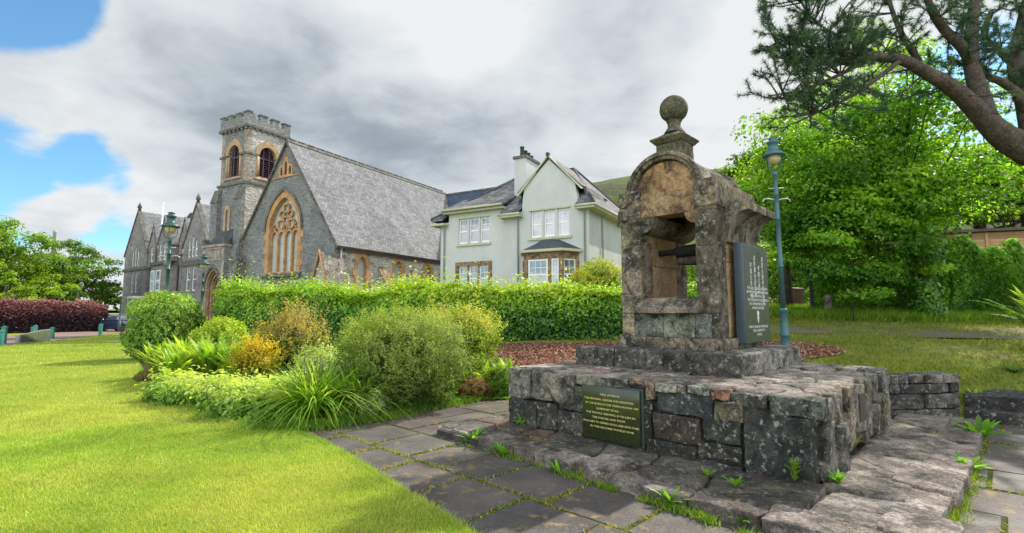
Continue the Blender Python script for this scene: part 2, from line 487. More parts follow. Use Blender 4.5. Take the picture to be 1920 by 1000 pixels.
def leaf_mat(name, trans=.48, rough=.45, spec=.35, gain=1.3):
    m = Mat(name, rough, spec)
    col = m.attr()
    v = m.ramp(m.noise(1.1, 3, .5), [(.3, .8 * gain), (.7, 1.18 * gain)])
    col = m.mix(1.0, col, v, 'MULTIPLY')
    m.color(col)
    tr = m.n('ShaderNodeBsdfTranslucent'); m.l(m.mix(1.0, col, (1.55, 1.6, .55), 'MULTIPLY'), tr.inputs[0])
    mx = m.n('ShaderNodeMixShader'); mx.inputs[0].default_value = trans
    m.l(m.b.outputs[0], mx.inputs[1]); m.l(tr.outputs[0], mx.inputs[2]); m.l(mx.outputs[0], m.out.inputs[0])
    return m.m
M['leaf'] = leaf_mat('leaf')
M['leaf_gloss'] = leaf_mat('leaf_gloss', .35, .38, .45, 1.3)
M['needle'] = leaf_mat('needle', .15, .5, .3, 1.15)
M['grass'] = leaf_mat('grass', .35, .6, .2, 1.12)
M['bark'] = weathered('bark', [(.25, (.03, .024, .02)), (.5, (.075, .058, .045)), (.75, (.13, .10, .08))], 3, dark=.3, lichen=.2, tint=False, bump=1.0, fine=16)
M['gravel_chip'] = leaf_mat('gravel_chip', .02, .9, .2)
M['twig'] = plain('twig', (.06, .045, .03), .9, .2, .3, 12)
M['burnt_wood'] = weathered('burnt_wood', [(.25, (.008, .008, .008)), (.5, (.02, .018, .016)), (.75, (.05, .042, .035))], 5, dark=.4, lichen=.1, tint=False, bump=1)

def masonry(name, cols, sx, sy, mortar=(.30, .28, .25), mw=.05, bump=.8, tone=1.0, rnd_=1.0):
    """rubble walling from voronoi cells in wall coordinates (metres)"""
    m = Mat(name, .92, .2)
    uv = m.mapped('UV', (sx, sy, 1))
    w = m.n('ShaderNodeTexNoise'); m.l(uv, w.inputs[0]); w.inputs['Scale'].default_value = 1.2
    uv2 = m.mix(.12, uv, w.outputs['Color'], 'ADD')
    v = m.n('ShaderNodeTexVoronoi', feature='F1'); m.l(uv2, v.inputs[0]); v.inputs['Scale'].default_value = 1; v.inputs['Randomness'].default_value = rnd_
    d = m.n('ShaderNodeTexVoronoi', feature='DISTANCE_TO_EDGE'); m.l(uv2, d.inputs[0]); d.inputs['Scale'].default_value = 1; d.inputs['Randomness'].default_value = rnd_
    sp = m.n('ShaderNodeSeparateColor'); m.l(v.outputs['Color'], sp.inputs[0])
    n = len(cols)
    base = m.ramp(sp.outputs[0], [(i / (n - 1), tuple(q * tone for q in c_)) for i, c_ in enumerate(cols)])
    g = m.ramp(m.noise(9, 6, .7), [(.25, .6), (.5, 1), (.75, 1.3)])
    base = m.mix(1.0, base, g, 'MULTIPLY')
    st = m.ramp(m.noise(.45, 5, .65), [(.35, .72), (.65, 1.1)])
    base = m.mix(1.0, base, st, 'MULTIPLY')
    e = m.ramp(d.outputs['Distance'], [(mw * .4, 1), (mw, 0)])
    m.color(m.mix(e, base, mortar))
    h = m.math('ADD', m.ramp(d.outputs['Distance'], [(0, 0), (.14, 1)]), m.math('MULTIPLY', m.noise(14, 5, .7), .5))
    m.bump(h, bump, .05)
    return m.m
M['church_wall'] = masonry('church_wall', [(.135, .145, .15), (.22, .23, .23), (.17, .18, .185), (.26, .25, .225), (.19, .205, .215)], 2.6, 5.2, mortar=(.24, .235, .225))
M['church_wall_sunlit'] = masonry('church_wall_sunlit', [(.20, .20, .19), (.48, .455, .40), (.33, .32, .30), (.56, .52, .44), (.40, .38, .34)], 2.3, 4.4, mortar=(.50, .46, .40), mw=.08, bump=.8)  # lit version of the church walling: sunshine on these faces put into the colour
M['hotel_wall'] = masonry('hotel_wall', [(.17, .16, .15), (.25, .235, .22), (.21, .195, .185), (.29, .27, .25)], 1.6, 2.6, mortar=(.22, .205, .19))

def slate(name, c1, c2, bw=.32, bh=.22, speck=1.0, moss=0):
    m = Mat(name, .85, .15)
    b = m.n('ShaderNodeTexBrick'); m.l(m.mapped('UV'), b.inputs[0])
    b.inputs['Color1'].default_value = (*c1, 1); b.inputs['Color2'].default_value = (*c2, 1)
    b.inputs['Mortar'].default_value = (.05, .05, .055, 1)
    b.inputs['Scale'].default_value = 1; b.inputs['Mortar Size'].default_value = .012; b.inputs['Brick Width'].default_value = bw; b.inputs['Row Height'].default_value = bh
    g = m.ramp(m.noise(7, 6, .72), [(.28, .72), (.5, 1.0), (.72, 1.28)])
    col = m.mix(speck, b.outputs[0], g, 'MULTIPLY')
    st = m.ramp(m.noise(.5, 6, .65), [(.35, .8), (.65, 1.15)])
    col = m.mix(1.0, col, st, 'MULTIPLY')
    if moss:
        q = m.ramp(m.noise(1.2, 6, .7, off=(3, 1, 9)), [(.55, 0), (.7, moss)]); col = m.mix(q, col, (.05, .05, .03))
    m.color(col)
    m.bump(b.outputs['Fac'], -.6, .02)
    return m.m
M['slate_pale'] = slate('slate_pale', (.135, .135, .14), (.235, .232, .232), .28, .2, 1.0, .12)
M['slate_house'] = slate('slate_house', (.08, .078, .082), (.21, .20, .20), .36, .26, moss=.6)
M['slate_dark'] = slate('slate_dark', (.055, .06, .07), (.085, .09, .10), .35, .25)
M['slate_blue'] = slate('slate_blue', (.045, .065, .095), (.06, .085, .12), .5, .35, .3)

def harl():
    m = Mat('harling', .9, .2)
    b = m.ramp(m.noise(.7, 6, .65), [(.3, (.455, .475, .45)), (.7, (.54, .555, .525))])
    st = m.ramp(m.noise(1.0, 6, .7, co=m.mapped('Object', (.9, .9, .25))), [(.30, .90), (.6, 1.0)])
    b = m.mix(1.0, b, st, 'MULTIPLY')
    m.color(m.mix(1.0, b, m.ramp(m.noise(35, 4, .6), [(.3, .88), (.7, 1.08)]), 'MULTIPLY'))
    m.bump(m.noise(55, 4, .7), .5, .01)
    return m.m
M['harling'] = harl()
M['trim_cream'] = plain('trim_cream', (.44, .44, .30), .6, .3, .12, 3)
M['white_paint'] = plain('white_paint', (.74, .74, .72), .45, .45, .05, 4)
M['fascia_brown'] = plain('fascia_brown', (.13, .085, .06), .6, .3, .2, 4)
M['cornice_dark'] = weathered('cornice_dark', [(.25, (.06, .055, .05)), (.5, (.13, .12, .105)), (.75, (.22, .20, .17))], 2, tint=False)
M['pipe_grey'] = plain('pipe_grey', (.30, .31, .30), .5, .4, .1, 5)
M['lead_pipe'] = plain('lead_pipe', (.055, .06, .065), .6, .4, .2, 5)
def glass_mat(name='window_glass', col=(.03, .04, .05)):
    m = Mat(name, .04, 1.0); m.b.inputs['IOR'].default_value = 1.9
    b = m.ramp(m.noise(1.4, 3, .5), [(.35, col), (.7, tuple(q * 2.6 for q in col))])
    m.color(b)
    m.bump(m.noise(1.6, 2, .5), .05, .05)
    return m.m
M['glass'] = glass_mat()
M['glass_light'] = glass_mat('curtained_glass', (.11, .12, .13))
M['glass_dark'] = glass_mat('dark_glass', (.018, .022, .026))
def leaded():
    m = Mat('leaded_glass', .08, 1.0)
    v = m.n('ShaderNodeTexVoronoi', feature='F1'); m.l(m.mapped('UV', (4, 4, 1)), v.inputs[0])
    sp = m.n('ShaderNodeSeparateColor'); m.l(v.outputs['Color'], sp.inputs[0])
    m.color(m.ramp(sp.outputs[0], [(0, (.28, .32, .33)), (.5, (.46, .51, .52)), (.8, (.44, .44, .39)), (1, (.36, .42, .44))]))  # pale pane tones stand in for sky reflected in the glass
    m.bump(m.noise(6, 3), .3, .02)
    return m.m
M['leaded'] = leaded()
M['louvre'] = plain('louvre', (.085, .045, .06), .7, .3, .3, 7)
M['door_blue'] = plain('door_blue', (.02, .05, .10), .45, .4, .15, 4)
M['lamp_green'] = plain('lamp_green', (.022, .07, .066), .45, .45, .22, 9, .1)
M['lamp_grey'] = plain('lamp_grey', (.042, .115, .122), .45, .45, .22, 9, .1)
M['bollard_green'] = plain('bollard_green', (.035, .18, .135), .5, .4, .2, 7)
M['opal'] = plain('opal_bowl', (.42, .36, .17), .25, .5, .1, 7)
M['galv'] = plain('galvanised', (.42, .45, .46), .4, .5, .1, 7, metal=.4)
M['plaque_side'] = plain('plaque_side', (.055, .08, .095), .35, .5, .12, 9)
def polished(name, col, rough):
    m = Mat(name, rough, .6)
    m.color(m.ramp(m.noise(30, 4, .7), [(.3, tuple(q * .7 for q in col)), (.7, tuple(q * 1.4 for q in col))]))
    m.roughness(m.ramp(m.noise(3, 5, .6), [(.3, rough * .7), (.7, rough * 1.6)]))
    return m.m
M['plaque_face'] = polished('plaque_face', (.050, .058, .042), .28)
M['plaque_black'] = polished('plaque_black', (.024, .030, .010), .12)
M['plaque_bronze'] = polished('plaque_bronze', (.045, .035, .022), .5)
M['letter_white'] = plain('letter_white', (.55, .56, .52), .7, .2, .25, 30)
M['letter_gold'] = plain('letter_gold', (.62, .56, .20), .5, .4, .2, 30)
def wood_boards():
    m = Mat('timber_boards', .85, .2)
    g = m.noise(3, 6, .65, co=m.mapped('Object', (1, 1, 14)))
    b = m.ramp(g, [(.25, (.22, .125, .06)), (.5, (.40, .245, .13)), (.75, (.52, .35, .21))])
    m.color(m.mix(1.0, b, m.attr(), 'MULTIPLY')); m.bump(g, .3, .01)
    return m.m
M['timber'] = wood_boards()
M['roof_felt'] = plain('roof_felt', (.10, .085, .07), .9, .2, .3, 4, .3)
M['bin_brown'] = plain('bin_brown', (.075, .042, .028), .5, .4, .12, 5)
M['rubber'] = plain('rubber', (.015, .015, .016), .8, .3, .1, 9)
M['alloy'] = plain('alloy', (.45, .46, .47), .35, .6, .1, 9, metal=.6)
def carpaint(name, col):
    m = Mat(name, .22, .6); m.color(col); m.b.inputs['Coat Weight'].default_value = .7; m.b.inputs['Coat Roughness'].default_value = .06
    return m.m
M['car_navy'] = carpaint('car_navy', (.02, .035, .06))
M['car_silver'] = carpaint('car_silver', (.30, .33, .35))
M['car_black'] = carpaint('car_black', (.012, .013, .016))
M['lamp_lens'] = plain('lamp_lens', (.5, .5, .48), .2, .6, .05, 9)
M['panel_green'] = plain('panel_green', (.085, .105, .05), .75, .3, .22, 3, .2)
M['panel_grey'] = plain('panel_grey', (.24, .25, .24), .8, .3, .15, 5, .2)
M['bench_wood'] = plain('bench_wood', (.09, .075, .06), .8, .3, .25, 8)
M['yellow_paint'] = plain('yellow_paint', (.55, .34, .03), .5, .4, .15, 8)
M['concrete'] = plain('concrete', (.32, .31, .29), .9, .2, .2, 6, .3)
M['chimney_pot'] = plain('chimney_pot', (.05, .045, .045), .8, .2, .2, 8)
# ---------------------------------------------------------------- the lie of the land
WC = Vector((2.625, 4.538, 0)); WX = Vector((.717, -.697, 0)); WY = Vector((.697, .717, 0)); WROT = math.atan2(-.697, .717)
def to_well(p): d = Vector((p[0], p[1], 0)) - WC; return d.dot(WX), d.dot(WY)
def from_well(x, y, z=0): q = WC + WX * x + WY * y; return Vector((q.x, q.y, z))

Y0X = [-200, 0, 2.4, 3.6, 5.2, 6.8, 9, 12, 200]; Y0Y = [10.3, 10.3, 9.5, 8.6, 7.5, 7.9, 8.3, 8.0, 8.0]
RT = [0, .5, 1.3, 3, 4.3, 10, 14, 23, 40, 120, 400]; RZ = [0, .40, .56, .75, .88, 1.22, 1.6, 2.1, 2.7, 5, 14]
def ground_z(x, y):
    x = np.asarray(x, dtype=float); y = np.asarray(y, dtype=float)
    t = y - np.interp(x, Y0X, Y0Y)
    s = np.clip((x + 9) / 9.3, 0, 1); s = s * s * (3 - 2 * s)
    return np.interp(t, RT, RZ) * s
def gz(x, y): return float(ground_z(x, y))

def in_poly(px, py, poly):
    n = len(poly); inside = np.zeros(len(px), dtype=bool); j = n - 1
    for i in range(n):
        xi, yi = poly[i][0], poly[i][1]; xj, yj = poly[j][0], poly[j][1]
        c_ = ((yi > py) != (yj > py)) & (px < (xj - xi) * (py - yi) / (yj - yi + 1e-12) + xi)
        inside ^= c_; j = i
    return inside
def smooth_line(pts, k=6):
    pts = [Vector((p[0], p[1])) for p in pts]; res = []
    for i in range(len(pts) - 1):
        p0 = pts[max(i - 1, 0)]; p1 = pts[i]; p2 = pts[i + 1]; p3 = pts[min(i + 2, len(pts) - 1)]
        for j in range(k):
            t = j / k
            res.append(.5 * (2 * p1 + (p2 - p0) * t + (2 * p0 - 5 * p1 + 4 * p2 - p3) * t * t + (3 * p1 - p0 - 3 * p2 + p3) * t ** 3))
    res.append(pts[-1]); return res

# one ground sheet, out to the horizon
def axis_lines(lo, hi, near0, near1, step):
    a = list(np.arange(near0, near1 + 1e-6, step)); s_ = step; v = near1
    while v < hi: s_ *= 1.35; v += s_; a.append(min(v, hi))
    s_ = step; v = near0
    while v > lo: s_ *= 1.35; v -= s_; a.insert(0, max(v, lo))
    return np.array(a)
gx = axis_lines(-1500, 1500, -14, 26, .5); gy = axis_lines(-40, 3000, -2, 42, .5)
XX, YY = np.meshgrid(gx, gy)
ZZ = ground_z(XX, YY)
near_flat = (ZZ < .02)
ZZ = np.where(near_flat, -.05, ZZ)
nz = np.array([[noise.noise(Vector((a * .5, b * .5, 3))) for a in gx] for b in gy])
ZZ = ZZ + np.where(near_flat, 0, nz * .04)
V = np.stack([XX.ravel(), YY.ravel(), ZZ.ravel()], 1)
nx_, ny_ = len(gx), len(gy)
I = np.arange(nx_ * ny_).reshape(ny_, nx_)
F = np.stack([I[:-1, :-1].ravel(), I[:-1, 1:].ravel(), I[1:, 1:].ravel(), I[1:, :-1].ravel()], 1)
struct(fast_mesh('ground', V, F, 1, M['rough_grass'], smooth=True))

def sheet(name, poly, mat, lift, step=.25, follow=True):
    """sheet laid over the ground inside an outline"""
    poly = [(p[0], p[1]) for p in poly]
    bm = bmesh.new()
    vs = [bm.verts.new((x, y, 0)) for x, y in poly]
    tris = tessellate_polygon([[Vector((x, y, 0)) for x, y in poly]])
    for t in tris:
        try: bm.faces.new([vs[i] for i in t])
        except ValueError: pass
    if follow:
        for _ in range(7):
            ed = [e_ for e_ in bm.edges if e_.calc_length() > step * 2]
            if not ed: break
            bmesh.ops.subdivide_edges(bm, edges=ed, cuts=1)
            if len(bm.verts) > 40000: break
    for v in bm.verts:
        v.co.z = lift + (gz(v.co.x, v.co.y) if follow else 0)
    bmesh.ops.recalc_face_normals(bm, faces=bm.faces)
    for f in bm.faces:
        if f.normal.z < 0: f.normal_flip()
    me = bpy.data.meshes.new(name); bm.to_mesh(me); bm.free()
    finish(me, [])
    return struct(link_mesh(name, me, mat))

edge = [at_z(*q, 0) for q in ((1060, 1150), (880, 1000), (760, 925), (640, 850), (560, 812), (480, 803), (400, 783), (315, 748), (285, 722), (262, 690), (248, 655), (243, 632))]
edge = smooth_line(edge)
far = [at_z(*q, 0) for q in ((240, 624), (190, 629), (100, 640), (0, 650))]
lawn_poly = [(p.x, p.y) for p in edge] + [(p.x, p.y) for p in far] + [(-45, 24), (-45, -3), (1.2, -3)]
sheet('lawn', lawn_poly, M['lawn'], .012, follow=False)
rd = [at_z(*q, 0) for q in ((0, 649), (100, 639), (190, 628.6), (262, 621), (330, 612))]
road_poly = [(-60, 20.5)] + [(p.x, p.y) for p in rd] + [(-20, 60), (-50, 75), (-120, 60)]
sheet('road', road_poly, M['road'], .006, follow=False)
verge = [at_z(*q, 0) for q in ((0, 631), (60, 629), (30, 622), (0, 621))]
sheet('verge', [(p.x, p.y) for p in verge], M['lawn'], .014, follow=False)

# flagged path round the well: slabs in one surface, moss in the joints
mossp = [from_well(*q) for q in ((-9.5, -4.6), (5.2, -4.6), (5.2, 5.4), (-9.5, 5.4))]
sheet('moss', [(p.x, p.y) for p in mossp], M['moss'], -.012, follow=False)
mb = MB(); r2 = random.Random(3)
ybase = to_well(at_z(940, 916, 0))[1]
xbase = to_well(at_z(940, 916, 0))[0]
joints = []
rows = [ybase + .78 * i for i in range(-5, 11)]
for ri in range(len(rows) - 1):
    ya, yb = rows[ri] + .016, rows[ri + 1] - .016
    x = xbase - 9 * .8 + (.0 if ri % 2 else .1) + r2.uniform(-.05, .05)
    joints.append(('u', rows[ri]))
    while x < 5:
        w = r2.choice((.78, .8, .82, 1.05, .62))
        xa, xb = x + .015, x + w - .015
        if xb < 5 and xa > -9.3:
            cxm, cym = (xa + xb) / 2, (ya + yb) / 2
            if not (-3.9 < cxm < .5 and cym > -.2):
                t = r2.uniform(.82, 1.2)
                dz = r2.uniform(-.006, .006)
                k = [r2.uniform(-.004, .004) for _ in range(8)]
                mb.add([(xa + k[0], ya + k[1], -.04), (xb + k[2], ya + k[3], -.04), (xb + k[4], yb + k[5], -.04), (xa + k[6], yb + k[7], -.04),
                        (xa + .006 + k[0], ya + .006 + k[1], dz - .004), (xb - .006 + k[2], ya + .006 + k[3], dz - .003), (xb - .006 + k[4], yb - .006 + k[5], dz), (xa + .006 + k[6], yb - .006 + k[7], dz - .002)],
                       [(4, 5, 6, 7), (0, 1, 5, 4), (1, 2, 6, 5), (2, 3, 7, 6), (3, 0, 4, 7)], (t, t * r2.uniform(.96, 1.02), t * r2.uniform(.92, 1.02)))
                joints.append(('v', xa - .015, ya, yb))
        x += w
struct(mb.build('paving', M['paving'], None, WC, WROT))

# moss and grass creeping along the joints
ls = []
rng = np.random.default_rng(5)
def blades(P, h, w, tint, lean=.5, seed=0):
    """grass blades as bent pairs of faces: P (n,3); returns V, F, T"""
    g = np.random.default_rng(seed); n = len(P)
    a = g.uniform(0, 2 * np.pi, n); b = g.uniform(0, 2 * np.pi, n)
    h = np.broadcast_to(h, n) * g.uniform(.6, 1.25, n); w = np.broadcast_to(w, n)
    side = np.stack([np.cos(a), np.sin(a), np.zeros(n)], 1) * (w / 2)[:, None]
    ln = np.stack([np.cos(b), np.sin(b), np.zeros(n)], 1) * (h * lean * g.uniform(.2, 1.1, n))[:, None]
    up = np.stack([np.zeros(n), np.zeros(n), h], 1)
    v0 = P - side; v1 = P + side; v2 = P + up + ln
    V_ = np.stack([v0, v1, v2], 1).reshape(-1, 3)
    F_ = np.arange(3 * n).reshape(-1, 3)
    return V_, F_, tint
pts = []
for j in joints:
    if j[0] == 'u':
        x = np.arange(-9, 5, .004)
        q = np.stack([x, np.full_like(x, j[1])], 1)
    else:
        y = np.arange(j[2], j[3], .004)
        q = np.stack([np.full_like(y, j[1]), y], 1)
    q += rng.normal(0, .015, q.shape)
    pts.append(q)
pts = np.concatenate(pts)
den = np.array([noise.noise(Vector((a * .9, b * .9, 7.7))) + .5 * noise.noise(Vector((a * 4, b * 4, 1))) for a, b in pts])
keep = den > rng.uniform(-.25, .8, len(den))
pts = pts[keep]
wp = np.stack([WC.x + WX.x * pts[:, 0] + WY.x * pts[:, 1], WC.y + WX.y * pts[:, 0] + WY.y * pts[:, 1], np.full(len(pts), -.01)], 1)
wp = wp[(wp[:, 1] > 2) & (wp[:, 1] < 14)]
n = len(wp); base = np.array([(.16, .20, .02), (.24, .26, .03), (.10, .15, .02), (.28, .26, .05)])[rng.integers(0, 4, n)]
V, F, T = blades(wp, .030, .018, base * rng.uniform(.8, 1.4, (n, 1)), 1.6, 11)
struct(fast_mesh('moss_tufts', V, F, T, M['grass']), 'stuff')['label'] = 'yellow green moss and grass growing in the paving joints'

# grass on the lawn, denser near
def scatter(poly, n, rmin, rmax, seed, x0=-1.05, x1=1.1):
    g = np.random.default_rng(seed)
    y = rmin + (rmax - rmin) * g.uniform(0, 1, n) ** 1.35
    x = y * g.uniform(x0, x1, n)
    return np.stack([x, y], 1)[in_poly(x, y, poly)]
def lawn_colour(P, g):
    k = np.array([noise.noise(Vector((a * .9, b * .9, .5))) + .6 * noise.noise(Vector((a * 3.1, b * 3.1, 2))) for a, b in P[:, :2]])
    k2 = np.array([noise.noise(Vector((a * .22, b * .30, 9))) for a, b in P[:, :2]])
    k = np.clip(.5 + k * .6 + k2 * .9 + g.normal(0, .26, len(k)), 0, 1)[:, None]
    c_ = np.where(k < .5, np.array([.115, .215, .022]) * (1 - 2 * k) + np.array([.205, .305, .026]) * 2 * k, np.array([.205, .305, .026]) * (2 - 2 * k) + np.array([.34, .36, .07]) * (2 * k - 1))
    return c_ * g.uniform(.9, 1.35, (len(P), 1)) + np.array([.012, .012, .012])
A = scatter(lawn_poly, 300000, 2.4, 9, 1); B = scatter(lawn_poly, 140000, 8, 40, 2)
P2 = np.concatenate([A, B]); g_ = np.random.default_rng(4)
dist = np.linalg.norm(P2, axis=1)
P3 = np.concatenate([P2, np.full((len(P2), 1), .008)], 1)
V, F, T = blades(P3, .027 + .0012 * np.minimum(dist, 30), .005 + .0007 * dist, lawn_colour(P2, g_), .9, 12)
go = struct(fast_mesh('lawn_grass', V, F, T, M['grass']), 'stuff'); go['label'] = 'short bright green grass of the mown lawn'
# shaggier fringe along the lawn edge
ev = np.array([(p.x, p.y) for p in edge]); g_ = np.random.default_rng(9)
fr = []
for i in range(len(ev) - 1):
    L = np.linalg.norm(ev[i + 1] - ev[i]); m = int(min(L, 6) * 700)
    t = g_.uniform(0, 1, m)[:, None]
    fr.append(ev[i] + (ev[i + 1] - ev[i]) * t + g_.normal(0, .022, (m, 2)))
fr = np.concatenate(fr); fr = np.concatenate([fr, np.full((len(fr), 1), 0.0)], 1)
V, F, T = blades(fr, .05, .007, lawn_colour(fr, g_), .9, 15)
fo = struct(fast_mesh('lawn_fringe', V, F, T, M['grass']), 'stuff'); fo['label'] = 'longer grass along the edge of the lawn'

# red gravel strip, rutted track, soil of the shrub bed
red = [(-1.2, 10.6), (2.3, 9.5), (4.6, 8.3), (5.6, 9.9), (7.1, 10.9), (7.2, 12.0), (5.6, 12.8), (3.0, 13.2), (0, 13.6), (-2, 13.2)]
red = [tuple(p) for p in smooth_line(red + red[:1], 8)]
sheet('red_gravel', red, M['gravel_red'], .03)
trk = [at_y(1440, 617, 17), at_y(1560, 613, 17), at_y(1700, 612, 17), at_y(1925, 616, 16), at_y(2050, 640, 13), at_y(1900, 636, 13), at_y(1700, 632, 13.6), at_y(1560, 626, 14.6), at_y(1440, 628, 14.5)]
sheet('dirt_track', [(p.x, p.y) for p in trk], M['dirt'], .03)
bed = [(p.x, p.y) for p in edge[24:]] + [(-15, 24), (-6, 15.5), (-.3, 11.6), (.35, 10.1), (-.15, 9.6)] + [(at_z(*q, 0).x, at_z(*q, 0).y) for q in ((890, 752), (740, 782), (620, 800))]
sheet('soil_bed', bed, M['soil'], .016, follow=True)

# rough grass on the raised ground
g_ = np.random.default_rng(21)
def on_ground(P, lift=0): return np.concatenate([P, (ground_z(P[:, 0], P[:, 1]) + lift)[:, None]], 1)
up_poly = [(1, 10.5), (5.4, 8.3), (6.9, 8.1), (9, 7.2), (40, 6.5), (60, 45), (1, 45)]
A = scatter(up_poly, 110000, 7.2, 20, 31, .0, 1.1); B = scatter(up_poly, 60000, 18, 44, 32, .0, 1.1)
P2 = np.concatenate([A, B])
bare = np.array([noise.noise(Vector((a * .35, b * .35, 6))) + .5 * noise.noise(Vector((a * 1.4, b * 1.4, 8))) for a, b in P2])
ink = ~in_poly(P2[:, 0], P2[:, 1], red) & (~in_poly(P2[:, 0], P2[:, 1], [(p.x, p.y) for p in trk]) | (bare > .0)) & (bare > g_.uniform(-.6, .45, len(P2)))
P2 = P2[ink]; d = np.linalg.norm(P2, axis=1)
c_ = np.array([(.14, .19, .022), (.21, .24, .03), (.24, .21, .06), (.10, .17, .02)])[g_.integers(0, 4, len(P2))] * g_.uniform(.7, 1.2, (len(P2), 1))
V, F, T = blades(on_ground(P2), .05 + .002 * d, .008 + .0009 * d, c_, 1.0, 33)
ro = struct(fast_mesh('rough_grass', V, F, T, M['grass']), 'stuff'); ro['label'] = 'patchy rough grass on the raised ground beside the track'
# chips and fallen scraps on the red gravel
x = g_.uniform(-1.5, 7.5, 26000); y = g_.uniform(7.9, 13.6, 26000); q = in_poly(x, y, red); P2 = np.stack([x, y], 1)[q]
c_ = np.array([(.30, .11, .07), (.14, .055, .04), (.36, .22, .16), (.05, .035, .03), (.12, .13, .03)])[g_.integers(0, 5, len(P2))] * g_.uniform(.6, 1.3, (len(P2), 1))
V, F, T = blades(on_ground(P2, .03), .028, .055, c_, 1.8, 36)
rs = struct(fast_mesh('gravel_chips', V, F, T, M['gravel_chip']), 'stuff'); rs['label'] = 'loose red chips and scraps lying on the gravel'
# long bank grass below the ivy
bank = [(8.0, 24), (11, 19.5), (15, 18.6), (24, 18), (26, 21), (16, 22.5), (10, 27)]
x = g_.uniform(7, 27, 90000); y = g_.uniform(17.5, 27, 90000); q = in_poly(x, y, bank)
P2 = np.stack([x, y], 1)[q]
c_ = np.array([(.10, .23, .018), (.20, .33, .02), (.30, .40, .03), (.08, .18, .02)])[g_.integers(0, 4, len(P2))] * g_.uniform(.7, 1.2, (len(P2), 1))  # blade colours raised to stand in for sunlight under the trees
V, F, T = blades(on_ground(P2), .34, .03, c_, .8, 35)
bo = struct(fast_mesh('bank_grass', V, F, T, M['grass']), 'stuff'); bo['label'] = 'long fresh grass on the bank below the ivy'

# hill beyond the houses
hx = np.linspace(-700, 1500, 150); hy = np.linspace(420, 1500, 60)
sk = np.array([(-300, 0), (0, 130), (70, 185), (104, 193), (130, 198), (300, 216), (700, 224), (1500, 235)], float)
XX, YY = np.meshgrid(hx, hy)
crest = np.interp(XX * 650 / np.maximum(YY, 500), sk[:, 0], sk[:, 1]) * np.maximum(YY, 500) / 650
rise = np.clip((YY - 420) / 330, 0, 1); rise = rise * rise * (3 - 2 * rise)
nz = np.array([[noise.noise(Vector((a * .006, b * .006, 1))) * 12 + noise.noise(Vector((a * .02, b * .02, 4))) * 4 for a in hx] for b in hy])
ZZ = crest * rise * .86 + nz * rise + 4
V = np.stack([XX.ravel(), YY.ravel(), ZZ.ravel()], 1)
I = np.arange(XX.size).reshape(XX.shape)
F = np.stack([I[:-1, :-1].ravel(), I[:-1, 1:].ravel(), I[1:, 1:].ravel(), I[1:, :-1].ravel()], 1)
struct(fast_mesh('hill', V, F, 1, M['hill'], smooth=True))
# ---------------------------------------------------------------- the well and the stonework round it
def stone_tint(r, warm=.3):
    k = r.random(); b = r.uniform(.55, 1.35)
    if k < .16: return (b * 1.25, b * 1.0, b * .75)
    if k < .22: return (b * 1.6, b * .75, b * .55)
    if k < .42: return (b * .8, b * .95, b * .98)
    return (b, b * .97, b * .93)

# paved stone platform under it all: kerb stones, crazy paving
plat = thing('stone_platform', 'low crazy paved stone platform with rough kerb stones around the well base', 'platform', WC, WROT)
mb = MB(); r2 = random.Random(11)
mb.box(-4.2, .66, -.86, 4.6, -.05, .075)
mb.build('bedding', M['mortar_dark'], plat)
# kerb stones: front edge then right edge, each its own stone
kx = -4.3; ki = 0
front = [.9, .62, .34, .55, .42, .78, .58, .72, .5, .5]
for w in front:
    x0, x1 = kx, min(kx + w, .82); kx += w
    if x1 - x0 < .15: break
    k = MB(); d = r2.uniform(.16, .24); top = r2.uniform(.10, .14)
    yo = -.80 - .058 * (x0 + 4.3) + d - .05 - (.035 if ki % 2 else 0)
    if ki == 0: top = .10
    k.stone(((x0 + x1) / 2, yo + .05, top / 2 - .03), ((x1 - x0) / 2 - .012, d, top / 2 + .03), 20 + ki, (lambda b: (b, b * .95, b * .92))(r2.uniform(.6, 1.25)), .022, 20, 12, r2.uniform(-.06, .06), 1.8)
    k.build('kerb_stone', M['flagstone'], plat); ki += 1
ky = -.8
for w in (.55, .75, .9, .62, .85, .7, .6, .45):
    k = MB(); top = r2.uniform(.11, .16)
    k.stone((.72 + r2.uniform(-.04, .04), ky + w / 2, top / 2 - .03), (r2.uniform(.15, .22), w / 2 - .012, top / 2 + .03), 40 + ki, (lambda b: (b, b * .96, b * .93))(r2.uniform(.7, 1.25)), .022, 20, 12, r2.uniform(-.06, .06), 1.8)
    k.build('kerb_stone', M['flagstone'], plat); ki += 1; ky += w
